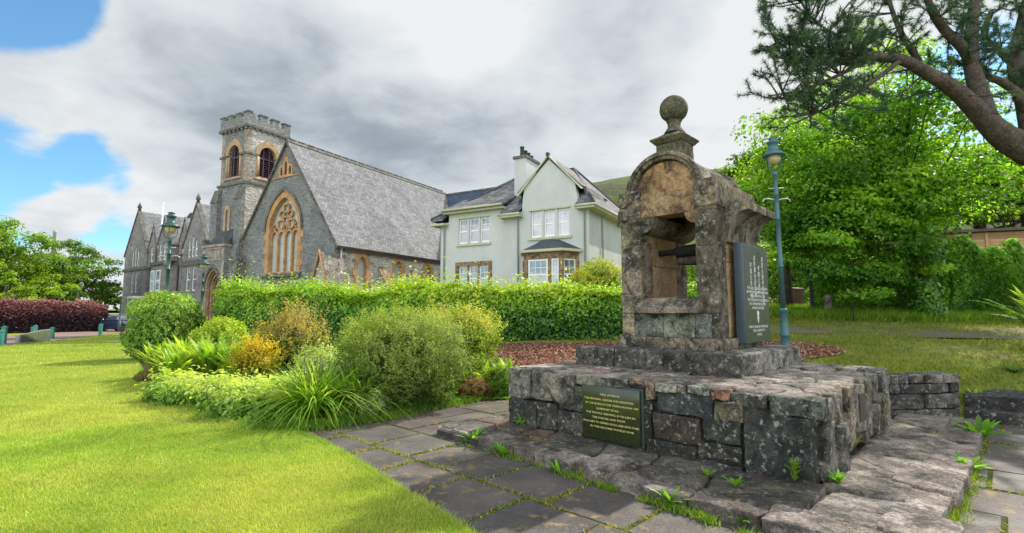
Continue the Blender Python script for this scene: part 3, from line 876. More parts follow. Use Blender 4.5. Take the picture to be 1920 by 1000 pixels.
# crazy paving: jittered cells, each with its own height and colour
def crazy(mb, x0, x1, y0, y1, cell, z, th, seed, gap=.013, skip=None, bright=1.0, calm=False):
    """irregular flags: the plane split into cells round scattered points"""
    r = random.Random(seed); nx = max(1, round((x1 - x0) / cell)); ny = max(1, round((y1 - y0) / cell))
    P = [Vector((x0 + (x1 - x0) * (i + .5 + r.uniform(-.42, .42)) / nx, y0 + (y1 - y0) * (j + .5 + r.uniform(-.42, .42)) / ny)) for i in range(nx) for j in range(ny) if r.random() > .14]
    for p in P:
        poly = [Vector((x0, y0)), Vector((x1, y0)), Vector((x1, y1)), Vector((x0, y1))]
        for q in P:
            if q is p or (q - p).length > 3.5 * cell: continue
            m = (p + q) / 2; n = (q - p).normalized(); o = []
            for a in range(len(poly)):
                u, v = poly[a], poly[(a + 1) % len(poly)]; du, dv_ = (u - m).dot(n), (v - m).dot(n)
                if du <= 0: o.append(u)
                if du * dv_ < 0: o.append(u.lerp(v, du / (du - dv_)))
            poly = o
            if len(poly) < 3: break
        if len(poly) < 3: continue
        c_ = sum(poly, Vector((0, 0))) / len(poly); o = []
        for a in range(len(poly)):
            u, v = poly[a], poly[(a + 1) % len(poly)]; k = max(1, int((v - u).length / .07))
            for s_ in range(k):
                w = u.lerp(v, s_ / k); d = c_ - w
                if d.length < .01: continue
                w = w + d.normalized() * (gap + (.012 if s_ == 0 else 0)); nv = noise.noise_vector(Vector((w.x * 7, w.y * 7, seed))); o.append(w + Vector((nv.x, nv.y)) * .016)
        if len(o) < 3: continue
        h = z + r.uniform(-.010, .012); t = stone_tint(r)
        if calm: b_ = r.uniform(.8, 1.25); t = (b_, b_ * .985, b_ * .945) if r.random() > .12 else (b_ * 1.25, b_ * .88, b_ * .75)
        t = tuple(q * bright for q in t); nv = len(o); tx, ty = r.uniform(-.03, .03), r.uniform(-.03, .03)
        def zz(p, dz): return h + dz + (p.x - c_.x) * tx + (p.y - c_.y) * ty + .010 * noise.noise(Vector((p.x * 6, p.y * 6, 2))) + .006 * noise.noise(Vector((p.x * 17, p.y * 17, 5)))
        vs = [(p.x, p.y, z - th) for p in o] + [(p.x, p.y, zz(p, -.012)) for p in o]
        rings = [[p + (c_ - p).normalized() * min(.014, (c_ - p).length * .5) for p in o], [p.lerp(c_, .30) for p in o], [p.lerp(c_, .6) for p in o]]
        for k, ring_ in enumerate(rings): vs += [(p.x, p.y, zz(p, .0 if k == 0 else .005)) for p in ring_]
        vs.append((c_.x, c_.y, zz(c_, .006)))
        fs = []
        for lay in range(4):
            for a in range(nv): b = (a + 1) % nv; fs.append((lay * nv + a, lay * nv + b, lay * nv + nv + b, lay * nv + nv + a))
        for a in range(nv): fs.append((4 * nv + a, 4 * nv + (a + 1) % nv, 5 * nv))
        mb.add(vs, fs, t, True)
mb = MB()
crazy(mb, -4.25, .1, -.78, .02, .46, .122, .1, 5, calm=True, bright=.42)
crazy(mb, .11, .62, -.78, .02, .40, .125, .1, 4, calm=True, bright=.9)
crazy(mb, .02, .62, .02, 4.5, .50, .125, .1, 6, calm=True, bright=1.0)
crazy(mb, -4.25, -3.62, .02, 3.4, .40, .115, .1, 8, calm=True, bright=.6)
mb.build('crazy_paving', M['flagstone'], plat)

# rubble base: dark core, individual stones, flag top, dedication plaque
base = thing('well_base', 'broad rubble stone base of the well with a black dedication plaque on its front', 'stone base', WC, WROT)
BX0, BX1, BY0, BY1, BZ0, BZ1 = -3.68, 0, 0, 3.55, .10, .85
mb = MB(); mb.box(BX0 + .06, BX1 - .06, BY0 + .06, BY1 - .05, BZ0, BZ1 - .05)
mb.build_rough('core', M['mortar_dark'], base, .12, .02, 0)
def front_local(px, py):
    r = ray(px, py); nrm = WY; t = nrm.dot(WC) / nrm.dot(Vector((r.x, r.y, 0)))
    return (Vector((r.x, r.y, 0)) * t - WC).dot(WX), 1.6 + r.z * t
mb = MB(); r2 = random.Random(31)
stones = [  # front face, read off the photograph at 2.174x from (940, 540)
 (38, 322, 128, 448, (1.0, 1.02, .92)), (130, 350, 306, 462, (1.15, 1.1, .95)), (308, 344, 430, 398, (1.2, 1.15, 1.0)), (432, 346, 520, 404, (1.05, 1.0, .9)),
 (308, 400, 348, 440, (1.1, 1.05, .9)), (40, 452, 150, 566, (.55, .55, .55)), (152, 466, 236, 574, (.6, .6, .58)), (238, 424, 346, 500, (.8, .8, .8)), (238, 504, 346, 600, (.75, .72, .68)),
 (590, 384, 632, 456, (1.5, 1.15, .8)), (522, 366, 628, 396, (1.7, 1.25, .9)), (634, 378, 722, 424, (1.5, 1.55, 1.3)), (724, 396, 758, 430, (.9, .85, .8)), (760, 402, 860, 434, (.8, .9, .8)), (862, 408, 940, 456, (1.9, .95, .7)),
 (636, 428, 870, 520, (.62, .75, .8)), (872, 462, 992, 542, (1.7, 1.55, 1.05)), (942, 432, 1088, 486, (.85, .88, .9)), (1000, 482, 1080, 516, (1.1, .9, .85)),
 (1090, 446, 1312, 524, (.95, 1.1, 1.0)), (624, 520, 822, 624, (.8, .65, .58)), (824, 534, 984, 628, (.5, .58, .52)), (600, 628, 800, 694, (.5, .5, .47)), (802, 634, 984, 700, (.55, .53, .48)),
 (662, 698, 984, 756, (.38, .38, .4)), (990, 516, 1280, 800, (.5, .53, .56)), (582, 462, 622, 640, (.35, .34, .33)), (350, 626, 590, 668, (.5, .5, .5)), (1084, 520, 1286, 552, (.5, .55, .5)),
 (984, 470, 1090, 520, (.5, .55, .55))]
for i, (a, b, c_, d, t) in enumerate(stones):
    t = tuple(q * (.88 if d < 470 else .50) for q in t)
    x0, z1 = front_local(940 + a / 2.174, 540 + b / 2.174); x1, z0 = front_local(940 + c_ / 2.174, 540 + d / 2.174)
    _, z1b = front_local(940 + c_ / 2.174, 540 + b / 2.174); _, z0b = front_local(940 + a / 2.174, 540 + d / 2.174)
    z1 = min((z1 + z1b) / 2, .86); z0 = max((z0 + z0b) / 2, .08)
    if z1 - z0 < .04: z1 = z0 + .05
    big = (x1 - x0) > .45
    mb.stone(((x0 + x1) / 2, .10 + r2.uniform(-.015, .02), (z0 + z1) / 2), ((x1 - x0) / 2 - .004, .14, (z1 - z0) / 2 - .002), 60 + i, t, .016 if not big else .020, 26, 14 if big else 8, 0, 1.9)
for i, (a, b) in enumerate(((-3.3, .30), (-2.9, .2), (-1.0, .22), (-1.5, .2), (-.35, .3), (-1.75, .5))):
    mb.stone((a, .13, b), (.3, .11, .16), 130 + i, (.35, .35, .35), .03, 5, 6)
def ragged_wall(mb, x, y0, y1, z0, z1, side, seed, hmin=.14, hmax=.34, out=.05, axis='x'):
    r = random.Random(seed); z = z0; i = 0
    while z < z1 - .05:
        h = min(r.uniform(hmin, hmax), z1 - z)
        if z1 - z - h < .08: h = z1 - z
        y = y0
        while y < y1 - .03:
            w = min(r.uniform(.18, .55), y1 - y)
            if y1 - y - w < .12: w = y1 - y
            c_ = (x + side * r.uniform(-.04, out - .06), y + w / 2, z + h / 2)
            hs = (.13, w / 2 - .006, h / 2 - .005)
            if axis == 'y': c_ = (c_[1], c_[0], c_[2]); hs = (hs[1], hs[0], hs[2])
            mb.stone(c_, hs, seed * 50 + i, stone_tint(r), .024, 7, 6); i += 1; y += w
        z += h
# the right return: tall ragged stones either side of a small leaning panel
for i, (y0, y1, z0, z1, ox, t) in enumerate(((.16, .50, .10, .62, .02, (.75, .72, .68)), (.16, .42, .64, .83, .03, (1.3, 1.25, 1.1)), (.52, .80, .12, .56, .07, (.8, .8, .78)), (.5, .78, .58, .84, .0, (1.1, 1.0, .85)),
     (.82, 1.1, .12, .84, -.02, (1.15, 1.0, .8)), (1.12, 1.36, .2, .86, .02, (1.2, 1.05, .8)), (1.92, 2.1, .12, .62, .02, (.9, .9, .8)), (1.9, 2.12, .64, .86, -.02, (1.2, 1.1, .85)), (2.14, 2.42, .12, .84, .0, (1.1, 1.0, .8)),
     (2.44, 2.62, .12, .5, .05, (.9, .88, .8)), (2.44, 2.7, .52, .88, .03, (.85, .85, .85)), (2.66, 3.0, .12, .62, .09, (1.0, .9, .7)), (2.72, 3.1, .64, .90, .06, (.95, .95, .95)), (3.02, 3.5, .1, .86, .03, (.85, .85, .8)))):
    mb.stone((-.08 + ox, (y0 + y1) / 2, (z0 + z1) / 2), (.13, (y1 - y0) / 2 - .012, (z1 - z0) / 2 - .008), 160 + i, t, .024, 20, 10, 0, 1.8)
ragged_wall(mb, BX0 + .08, .2, 3.5, .10, .80, -1, 9)
ragged_wall(mb, BY1 - .08, BX0 + .1, -.1, .10, .84, 1, 10, axis='y')
mb.build('rubble_stones', M['rubble'], base)
mb = MB()
crazy(mb, BX0 + .02, -.02, .03, BY1 - .03, .34, .862, .07, 17, .005, None, 1.05, True)
mb.build('flag_top', M['flagstone'], base)
mb = MB(); mb.box(-2.42, -1.65, -.075, -.03, .155, .755)
pq = mb.build_rough('dedication_plaque', M['plaque_black'], base, 2, 0, .004)
mb = MB(); mb.box(-2.44, -1.63, -.03, .0, .14, .765); mb.build('plaque_backing', M['plaque_side'], base)
mb = MB(); mb.slab([(1.42, .34), (1.86, .30), (1.88, .80), (1.44, .84)], [], 'x', -.02, .075)
pb = mb.build_rough('bronze_panel', M['flagstone'], base, .08, .004, .01)
mb = MB(); mb.slab([(1.52, .44), (1.78, .42), (1.79, .72), (1.53, .74)], [], 'x', .076, .088); mb.build('bronze_tablet', M['plaque_bronze'], pb)

def lettering(name, lines, mat, parent, origin, ux, uz, font=None, depth=.002):
    """raised lettering: lines of (text, centre u, baseline v, size, squeeze)"""
    made = {}
    for txt, u, v, size, wmax, *key in lines:
        bmv = made.setdefault(key[0] if key else (txt, v), MB())
        cu = bpy.data.curves.new('lettering', 'FONT'); cu.body = txt; cu.size = size; cu.align_x = 'CENTER'; cu.extrude = depth / 2; cu.resolution_u = 2
        ob = bpy.data.objects.new('lettering', cu); C.objects.link(ob)
        bpy.context.view_layer.update()
        me = bpy.data.meshes.new_from_object(ob.evaluated_get(bpy.context.evaluated_depsgraph_get()))
        xs = [w.co.x for w in me.vertices]
        k = 1.0
        if xs and wmax and (max(xs) - min(xs)) > 0: k = wmax / (max(xs) - min(xs))
        un = ux.cross(uz)
        bmv.add([origin + ux * (u + w.co.x * k) + uz * (v + w.co.y) + un * (w.co.z + depth / 2) for w in me.vertices], [tuple(p.vertices) for p in me.polygons])
        bpy.data.objects.remove(ob); bpy.data.curves.remove(cu); bpy.data.meshes.remove(me)
    for m_ in made.values(): m_.build(name, mat, parent)
gl = [('WELL OF PEACE', 0, .655, .030, .26), ('THIS MEMORIAL GARDEN WAS DEDICATED', -.02, .598, .030, .66), ('BY THE PEOPLE OF THIS TOWN ON 8 MAY 1995', .02, .545, .030, .70),
      ('IN MEMORY OF ALL', -.03, .492, .030, .30), ('THE PEOPLE SERVING & FALLEN IN', 0, .440, .030, .66), ('THE FORCES AND FROM', -.02, .388, .030, .44),
      ('WHO DIED TO DEFEND US ALL AND WITH THEM', 0, .336, .030, .74), ('IN THE SECOND WORLD WAR', .02, .284, .030, .58)]
lettering('gilt_line', gl, M['letter_gold'], pq, Vector((-2.035, -.0755, 0)), Vector((1, 0, 0)), Vector((0, 0, 1)))

# the well itself
well = thing('stone_well', 'weathered sandstone well house with barrel roof and ball finial on a stepped base', 'well', from_well(-2.1, 2.15, .85), WROT)
OFF = Vector((-2.1, 2.15, .85))
class WB(MB):                            # measured from the base corner, stored from the well's own origin
    def shift(s): s.V = [(v[0] - OFF.x, v[1] - OFF.y, v[2] - OFF.z) for v in s.V]; return s
    def rough(s, name, mat, parent=well, res=.05, amp=.006, bev=.014, freq=6): s.shift(); return s.build_rough(name, mat, parent, res, amp, bev, freq)
mb = WB(); r2 = random.Random(41)
for x0, x1 in ((-3.28, -2.62), (-2.62, -1.88), (-1.88, -.93)):
    mb.stone(((x0 + x1) / 2, 1.18, .985), ((x1 - x0) / 2 - .004, .26, .135), 200 + int(x0 * 10), (lambda b: (b, b * .98, b * .95))(r2.uniform(.45, .72)), .020, 22, 14, 0, 1.7)
for y0, y1 in ((1.0, 2.35), (2.36, 3.33)):
    mb.stone((-1.18, (y0 + y1) / 2, .985), (.25, (y1 - y0) / 2 - .004, .134), 230 + int(y0 * 10), (lambda b: (b, b * .98, b * .95))(r2.uniform(.9, 1.3)), .020, 22, 14, 0, 1.7)
    mb.stone((-3.02, (y0 + y1) / 2, .985), (.25, (y1 - y0) / 2 - .004, .13), 250 + int(y0 * 10), (1, 1, .96), .022, 12, 9)
mb.stone((-2.1, 3.1, .985), (1.1, .22, .13), 270, (1, 1, 1), .02, 12, 9)
mb.box(-3.1, -1.1, 1.1, 3.2, .87, 1.112)
mb.shift().build('plinth', M['granite_dark'], well)
X0, X1, Y0, Y1 = -2.80, -1.38, 1.46, 2.92
XO0, XO1 = -2.47, -1.65
def tints(r): b = r.uniform(.88, 1.12); return (b, b * r.uniform(.94, 1.02), b * r.uniform(.86, 1))
# base course and apron of grey blocks under the sill
mb = WB()
for x0, x1 in ((-2.84, -2.4), (-2.397, -1.82), (-1.817, -1.34)): mb.box(x0, x1, Y0 - .04, Y0 + .3, 1.10, 1.27, tints(r2))
mb.box(-1.66, -1.34, Y0 + .303, Y1 + .02, 1.10, 1.27, tints(r2)); mb.box(-2.84, -2.5, Y0 + .303, Y1 + .02, 1.10, 1.27, tints(r2)); mb.box(-2.497, -1.663, Y1 - .28, Y1 + .02, 1.10, 1.27, tints(r2))
mb.rough('base_course', M['well_stone'])
mb = WB()
for x0, x1, t in ((-2.60, -2.16, (1.0, 1.12, 1.0)), (-2.155, -1.70, (1.12, 1.18, 1.0)), (-1.697, -1.47, (.85, .95, .98))): mb.box(x0, x1, Y0 + .015, Y0 + .26, 1.272, 1.60, t)
mb.rough('apron', M['granite_dark'], amp=.004)
# four corner piers with joints between the stones
for px0, px1, py0, py1 in ((X0, XO0, Y0, Y0 + .34), (XO1, X1, Y0, Y0 + .34), (X0, XO0, Y1 - .34, Y1), (XO1, X1, Y1 - .34, Y1)):
    mb = WB(); z = 1.272
    for h in (.33, .28, .62, .48, .40):
        o = .0 if h > .3 else .003
        zx0, zx1 = px0, px1
        if z < 1.6 and py0 == Y0: zx0, zx1 = (px0, px0 + .197) if px0 == X0 else (px1 - .087, px1)
        mb.box(zx0 - o, zx1 + o, py0 - o, py1 + o, z, z + h - .003, tints(r2)); z += h
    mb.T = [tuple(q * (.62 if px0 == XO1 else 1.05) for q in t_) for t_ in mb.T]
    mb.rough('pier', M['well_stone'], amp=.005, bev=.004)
# side walls between the piers
for x0, x1 in ((X0 + .06, XO0 - .003), (XO1 + .003, X1 - .05)):
    mb = WB(); mb.box(x0, x1, Y0 + .342, Y1 - .342, 1.272, 2.3, tints(r2)); mb.box(x0, x1, Y0 + .342, Y1 - .342, 2.304, 3.36, tints(r2))
    mb.rough('side_wall', M['sandstone_clean'], res=.09)  # brighter orange stone stands in for sun on the inner wall
mb = WB(); mb.box(XO0 + .003, XO1 - .003, Y1 - .3, Y1 - .02, 1.272, 1.50); mb.rough('rear_apron', M['sandstone'])
# sill, sloped on top
mb = WB(); mb.slab([(Y0 - .13, 1.60), (Y0 + .30, 1.60), (Y0 + .30, 1.83), (Y0 + .08, 1.82), (Y0 - .10, 1.69), (Y0 - .13, 1.66)], [], 'x', XO0 - .06, XO1 + .03)
mb.rough('sill', M['well_stone'], amp=.008, bev=.012)
# rounded corbels either side of the opening, running right through
for cx, sgn in ((XO0 - .02, 1), (XO1 + .02, -1)):
    rad = .25 if sgn > 0 else .17
    prof = [(cx - sgn * .06, 2.98), (cx + sgn * rad, 2.98)]
    for i in range(1, 9):
        a = R(90 * i / 8); prof.append((cx + sgn * rad * math.cos(a), 2.98 - rad * .95 * math.sin(a) - .0))
    prof.append((cx - sgn * .06, 2.98 - rad * .95))
    mb = WB(); mb.slab(prof, [], 'y', Y0 + .012, Y1 - .02); mb.rough('corbel', M['well_stone' if sgn > 0 else 'sandstone'], res=.06, amp=.006, bev=.01)
# lintels, tympana, arch rings, barrel roof
ACX, AR, AZ = -2.10, .56, 3.31
for y0, y1, nm in ((Y0 + .02, Y0 + .34, 'f'), (Y1 - .34, Y1 - .02, 'b')):
    mb = WB(); mb.box(XO0 - .012, XO1 + .012, y0, y1, 2.984, AZ - .006, (1.05, 1, .95)); mb.rough('lintel', M['sandstone'], amp=.006)
    mb = WB(); mb.slab([(ACX - .46, AZ)] + [(ACX + .46, AZ)] + arc_pts(ACX, AZ, .46, 4, 176, 20), [], 'y', y0 + .03, y1 - .03, (1.15, 1.02, .9)); mb.rough('tympanum', M['sandstone'], res=.07, amp=.006, bev=.006)
for y0, y1 in ((Y0 - .01, Y0 + .10), (Y1 - .10, Y1 + .01)):
    mb = WB(); mb.slab(arc_pts(ACX, AZ, AR, 0, 180, 28) + arc_pts(ACX, AZ, .475, 180, 0, 28), [], 'y', y0, y1)
    mb.slab(arc_pts(ACX, AZ, AR + .025, 0, 180, 28) + arc_pts(ACX, AZ, .53, 180, 0, 28), [], 'y', y0 - .03, y0 + .045)
    mb.rough('arch_ring', M['well_stone'], res=.05, amp=.005, bev=.008)
mb = WB(); mb.slab(arc_pts(ACX, AZ, AR - .012, 0, 180, 32) + arc_pts(ACX, AZ, .462, 180, 0, 32), [], 'y', Y0 + .11, Y1 - .11); mb.rough('barrel_roof', M['well_stone'], res=.07, amp=.006, bev=0)
# shoulders, carved brackets, hoods each side
for sgn in (1, -1):
    xa, xb = (XO1 + .02, X1 + .015) if sgn > 0 else (X0 - .015, XO0 - .02)
    mb = WB(); mb.box(xa, xb, Y0 - .012, Y0 + .42, 3.03, 3.40, tints(r2)); mb.box(xa, xb, Y0 + .425, Y1, 3.03, 3.385, tints(r2))
    mb.rough('shoulder', M['well_stone'], amp=.006, bev=.010)
    xo = X1 - .02 if sgn > 0 else X0 + .02
    prof = [(xo, 3.09), (xo + sgn * .32, 3.09), (xo + sgn * .32, 2.985)]
    for i in range(0, 9):
        a = R(90 * i / 8); prof.append((xo + sgn * (.29 - .25 * math.sin(a)), 2.98 - .40 * (1 - math.cos(a))))
    prof.append((xo, 2.56))
    mb = WB(); mb.slab(prof, [], 'y', Y0 + .36, Y1 + .02); mb.rough('hood', M['well_stone'], res=.06, amp=.005, bev=.008)
    mb = WB(); q = random.Random(5)
    cx = ACX + sgn * .62
    for k in range(9 if sgn < 0 else 4):
        a = k * .75 + (0 if sgn < 0 else 2.2); rr = (.10 if sgn < 0 else .05) * (1 - k / 12)
        mb.stone((cx + rr * math.cos(a) * .9, Y0 - .02, 3.26 + rr * math.sin(a) * 1.0), (.045, .035, .05), 300 + k, (.8, .8, .78), .012, 3, 4)
    if sgn < 0: mb.stone((cx + sgn * .02, Y0 - .015, 3.05), (.09, .05, .10), 311, (.8, .8, .78), .03, 3, 6)
    mb.shift().build('carved_scroll', M['well_stone'], well)
# windlass: charred beams
mb = WB(); mb.tube([(XO0 - .05, 2.02, 2.50), (-2.22, 2.02, 2.515), (-2.18, 2.02, 2.515)], [.042, .048, .05], 10); mb.tube([(-2.20, 2.02, 2.515), (-2.1, 2.02, 2.52), (-1.85, 2.02, 2.53), (XO1 + .05, 2.02, 2.53)], [.07, .085, .088, .08], 10)
mb.rough('windlass_beam', M['burnt_wood'], res=.05, amp=.012, bev=0)
mb = WB(); mb.tube([(-2.20, 2.10, 2.38), (-2.05, 2.1, 2.385), (-1.80, 2.1, 2.39), (XO1 + .05, 2.1, 2.395)], [.06, .085, .085, .07], 10); mb.rough('windlass_drum', M['bark'], res=.05, amp=.014, bev=0)
# finial: pedestal, cap, neck, ball
FX, FY = -2.10, 1.87
mb = WB(); mb.box(FX - .20, FX + .20, FY - .20, FY + .20, 3.78, 4.085)
pedestal = mb.rough('pedestal', M['finial_stone'], amp=.008)
mb = WB(); mb.lathe([(.30, 4.085), (.335, 4.12), (.375, 4.15), (.375, 4.165), (.26, 4.21), (.18, 4.25), (.155, 4.27)], 4, (FX, FY, 0), rot=R(45), smooth=False); mb.rough('pedestal_cap', M['finial_stone'], amp=.007, bev=.008)
mb = WB(); mb.lathe([(.155, 4.27), (.13, 4.31), (.095, 4.36), (.092, 4.42), (.115, 4.46)], 24, (FX, FY, 0)); mb.rough('finial_neck', M['finial_stone'], amp=.004, bev=0)
mb = WB(); mb.lathe([(.205 * math.sin(R(a)) + .002, 4.645 - .205 * math.cos(R(a))) for a in range(0, 181, 8)], 30, (FX, FY, 0)); mb.rough('finial_ball', M['finial_stone'], amp=.006, bev=0)
# inscribed slab on the right flank
mb = WB(); mb.box(-1.36, -1.235, 2.0, 2.97, 1.20, 2.56)
slab = mb.rough('inscribed_slab', M['plaque_side'], res=3, amp=0, bev=.006)
mb = WB(); mb.box(-1.2345, -1.231, 2.025, 2.955, 1.215, 2.545); mb.shift().build('polished_face', M['plaque_face'], slab)
org = Vector((-1.2305, 2.49, 0)) - OFF
cols = []
for ci, (cu, v0, chars) in enumerate(((.235, 2.41, '世界人類平和祈願'), (.08, 2.27, '平和之井戸'), (-.075, 2.41, '友好都市記念樹'), (-.23, 2.30, '平成七年八月'))):
    for k, ch in enumerate(chars): cols.append((ch, cu, v0 - .085 * k - .06, .085, .075, ci))
en = [('THIS WELL STANDS AS A SIGN', 0, 1.935, .052, .80), ('OF PEACE BETWEEN OUR PEOPLES', 0, 1.88, .052, .86), ('PRESENTED BY', 0, 1.825, .052, .60), ('THE CITIZENS OF OUR TOWNS', 0, 1.77, .052, .80), ('IN FRIENDSHIP', 0, 1.715, .052, .64), ('AND HOPE', 0, 1.66, .052, .48),
      ('MAY PEACE PREVAIL', 0, 1.40, .050, .74), ('ON EARTH', 0, 1.348, .050, .46), ('1995', 0, 1.29, .05, .18)]
lettering('inscription_line', cols + en, M['letter_white'], slab, org, Vector((0, 1, 0)), Vector((0, 0, 1)))
mb = WB(); mb.slab([(2.468, 1.465), (2.486, 1.465), (2.515, 1.56), (2.435, 1.56)], [], 'x', -1.2308, -1.2285); mb.slab(arc_pts(2.475, 1.60, .042, 0, 360, 14)[:-1], [], 'x', -1.2308, -1.2285)
mb.shift().build('torch_emblem', M['letter_white'], slab)

# low retaining wall and the two steps beyond it
lw = thing('retaining_wall', 'low dark rubble retaining wall with coping stones beside the steps', 'wall', (0, 0, 0))
p0, p1 = at_z(1650, 783, .08), at_z(1806, 784, .03)
dv = (p1 - p0); L = dv.length; rot = math.atan2(dv.y, dv.x)
lw.location = (p0.x, p0.y, 0); lw.rotation_euler = (0, 0, rot)
mb = MB(); r2 = random.Random(51); z = -.02
for h in (.19, .23, .16):
    x = -.6
    while x < L - .02:
        w = min(r2.choice((.45, .62, .85, .55)), L - x)
        if L - x - w < .12: w = L - x
        mb.stone((x + w / 2, .16 + r2.uniform(-.012, .012), z + h / 2), (w / 2 - .004, .16, h / 2 - .003), int(x * 91 + z * 37) + 400, (lambda b: (b, b * 1.02, b * 1.05))(r2.uniform(.3, .6)), .016, 9, 7); x += w
    z += h
mb.build('rubble_stones', M['rubble'], lw)
mb = MB(); x = -.6
while x < L:
    w = min(r2.uniform(.24, .34), L + .03 - x); 
    if w < .1: break
    mb.stone((x + w / 2, .17, z + .055), (w / 2 - .006, .19, .065), int(x * 77) + 460, (lambda b: (b * 1.05, b * .95, b * .9))(r2.uniform(.55, .9)), .014, 8, 6); x += w
mb.build('coping', M['granite_dark'], lw)
st = thing('stone_steps', 'two dark stone steps leading up to the rough grass', 'steps', (p1.x, p1.y, 0), R(-42))
for k, (y0, y1, z0, z1) in enumerate(((.02, .45, -.03, .15), (.38, 1.5, -.03, .34))):
    mb = MB(); mb.box(.02 if k == 0 else .04, 2.3, y0, y1, z0, z1, (.25, .25, .26)); mb.build_rough('step', M['granite_dark'], st, .1, .006, .012)
# ---------------------------------------------------------------- church, house, hotel
BX = Vector((.871, -.491, 0)); BROT = math.atan2(-.491, .871)

def window(parent, mat_frame, mat_glass, x0, x1, z0, z1, y, name='window', bars=(1, 1), fr=.06, sash=True, depth=.08, axis='y', sill=None, mid=None):
    """sash window set in a wall whose outer face is at y; returns the frame part"""
    mb = MB()
    w = MB()
    def bx(m, a0, a1, c0, c1, d0, d1):
        if axis == 'y': m.box(a0, a1, d0, d1, c0, c1)
        else: m.box(d0, d1, a0, a1, c0, c1)
    sg = 1 if axis == 'y' else -1
    def dd(a, b): return (y + a, y + b) if sg > 0 else (y - b, y - a)
    d = dd(.0, depth)
    bx(mb, x0, x0 + fr, z0, z1, *d); bx(mb, x1 - fr, x1, z0, z1, *d)
    bx(mb, x0 + fr, x1 - fr, z0, z0 + fr * 1.3, *d); bx(mb, x0 + fr, x1 - fr, z1 - fr, z1, *d)
    if sash:
        zm = mid if mid is not None else (z0 + z1) / 2; d2 = dd(.012, depth - .004)
        bx(mb, x0 + fr, x1 - fr, zm - fr * .5, zm + fr * .5, *d2)
        d3 = dd(.022, depth - .012); t = fr * .35
        for i in range(1, bars[0] + 1):
            xx = x0 + fr + (x1 - x0 - 2 * fr) * i / (bars[0] + 1); bx(mb, xx - t / 2, xx + t / 2, zm + fr * .5, z1 - fr, *d3)
        for i in range(1, bars[1] + 1):
            zz = zm + (z1 - fr - zm) * i / (bars[1] + 1); d4 = dd(.026, depth - .016); bx(mb, x0 + fr, x1 - fr, zz - t / 2, zz + t / 2, *d4)
    f = mb.build(name, mat_frame, parent)
    g = dd(.035, .05); bx(w, x0 + fr * .5, x1 - fr * .5, z0 + fr * .5, z1 - fr * .5, *g)
    w.build('pane', mat_glass, f)
    return f

# ---- church
ch = thing('church', 'grey stone church with battlemented square tower, tall traceried window and long slate roof', 'church', (-11.99, 34, 0), BROT)
APX, APZ, EZ, WX0, LEN = -5.33, 14.2, 6.55, -10.66, 19.4
slope = (APZ - EZ) / (-APX)
gw = pointed(-5.42, 1.62, 4.55, 7.75, 10.15, 10)
lan = [rect(-6.02, -5.78, 11.75, 12.4), rect(-5.56, -5.28, 11.75, 12.75), rect(-5.06, -4.82, 11.75, 12.4)]
mb = MB(); mb.slab([(WX0, -.5), (0, -.5), (0, EZ), (APX, APZ), (WX0, EZ)], [gw] + lan, 'y', 0, .7)
mb.build('gable_wall', M['church_wall'], ch)
mb = MB()
wins = [(2.5, .42), (6.3, .42), (9.9, .42), (13.6, .42)]
wh = [pointed(c_, w, 2.9, 5.05, 5.72, 7) for c_, w in wins]
mb.slab(rect(.7, LEN, -.5, EZ - .12), wh, 'x', -.6, 0); mb.build('side_wall', M['church_wall_sunlit'], ch)
mb = MB(); mb.box(WX0, WX0 + .6, .7, LEN, -.5, EZ - .1); mb.build('far_wall', M['church_wall'], ch)
# roof, ridge, eaves course
mb = MB()
ov = .32
def roofplane(mb, x0, z0, x1, z1, y0, y1, th=.14):
    n = Vector((-(z1 - z0), 0, x1 - x0)).normalized()
    if n.z < 0: n = -n
    mb.slab([(x0, z0), (x1, z1), (x1 + n.x * th, z1 + n.z * th), (x0 + n.x * th, z0 + n.z * th)], [], 'y', y0, y1)
roofplane(mb, APX, APZ, .34, EZ - slope * .34, -.14, LEN)
roofplane(mb, APX, APZ, WX0 - .34, EZ - slope * .34, -.14, LEN)
rf = mb.build('roof', M['slate_pale'], ch)
mb = MB(); mb.slab([(APX - .2, APZ + .05), (APX, APZ + .34), (APX + .2, APZ + .05)], [], 'y', -.1, LEN)
for i in range(22): mb.box(APX - .05, APX + .05, i * .86, i * .86 + .72, APZ + .33, APZ + .40)
mb.build('ridge', M['cornice_dark'], rf)
mb = MB(); mb.box(.003, .34, .0, LEN, EZ - .52, EZ - .36); mb.box(.003, .22, .71, LEN, EZ - .66, EZ - .52); mb.build('eaves', M['fascia_brown'], ch)
# coping of the gable
mb = MB()
for sx in (0, WX0):
    d = 1 if sx == 0 else -1
    n = Vector((slope * d, 0, 1)).normalized()
    xo, zo = sx + d * .12, EZ - slope * .12
    mb.slab([(APX, APZ + .16), (xo, zo + .16), (xo, zo - .02), (APX, APZ - .02)], [], 'y', -.20, -.003)
mb.build('gable_coping', M['cornice_dark'], ch)
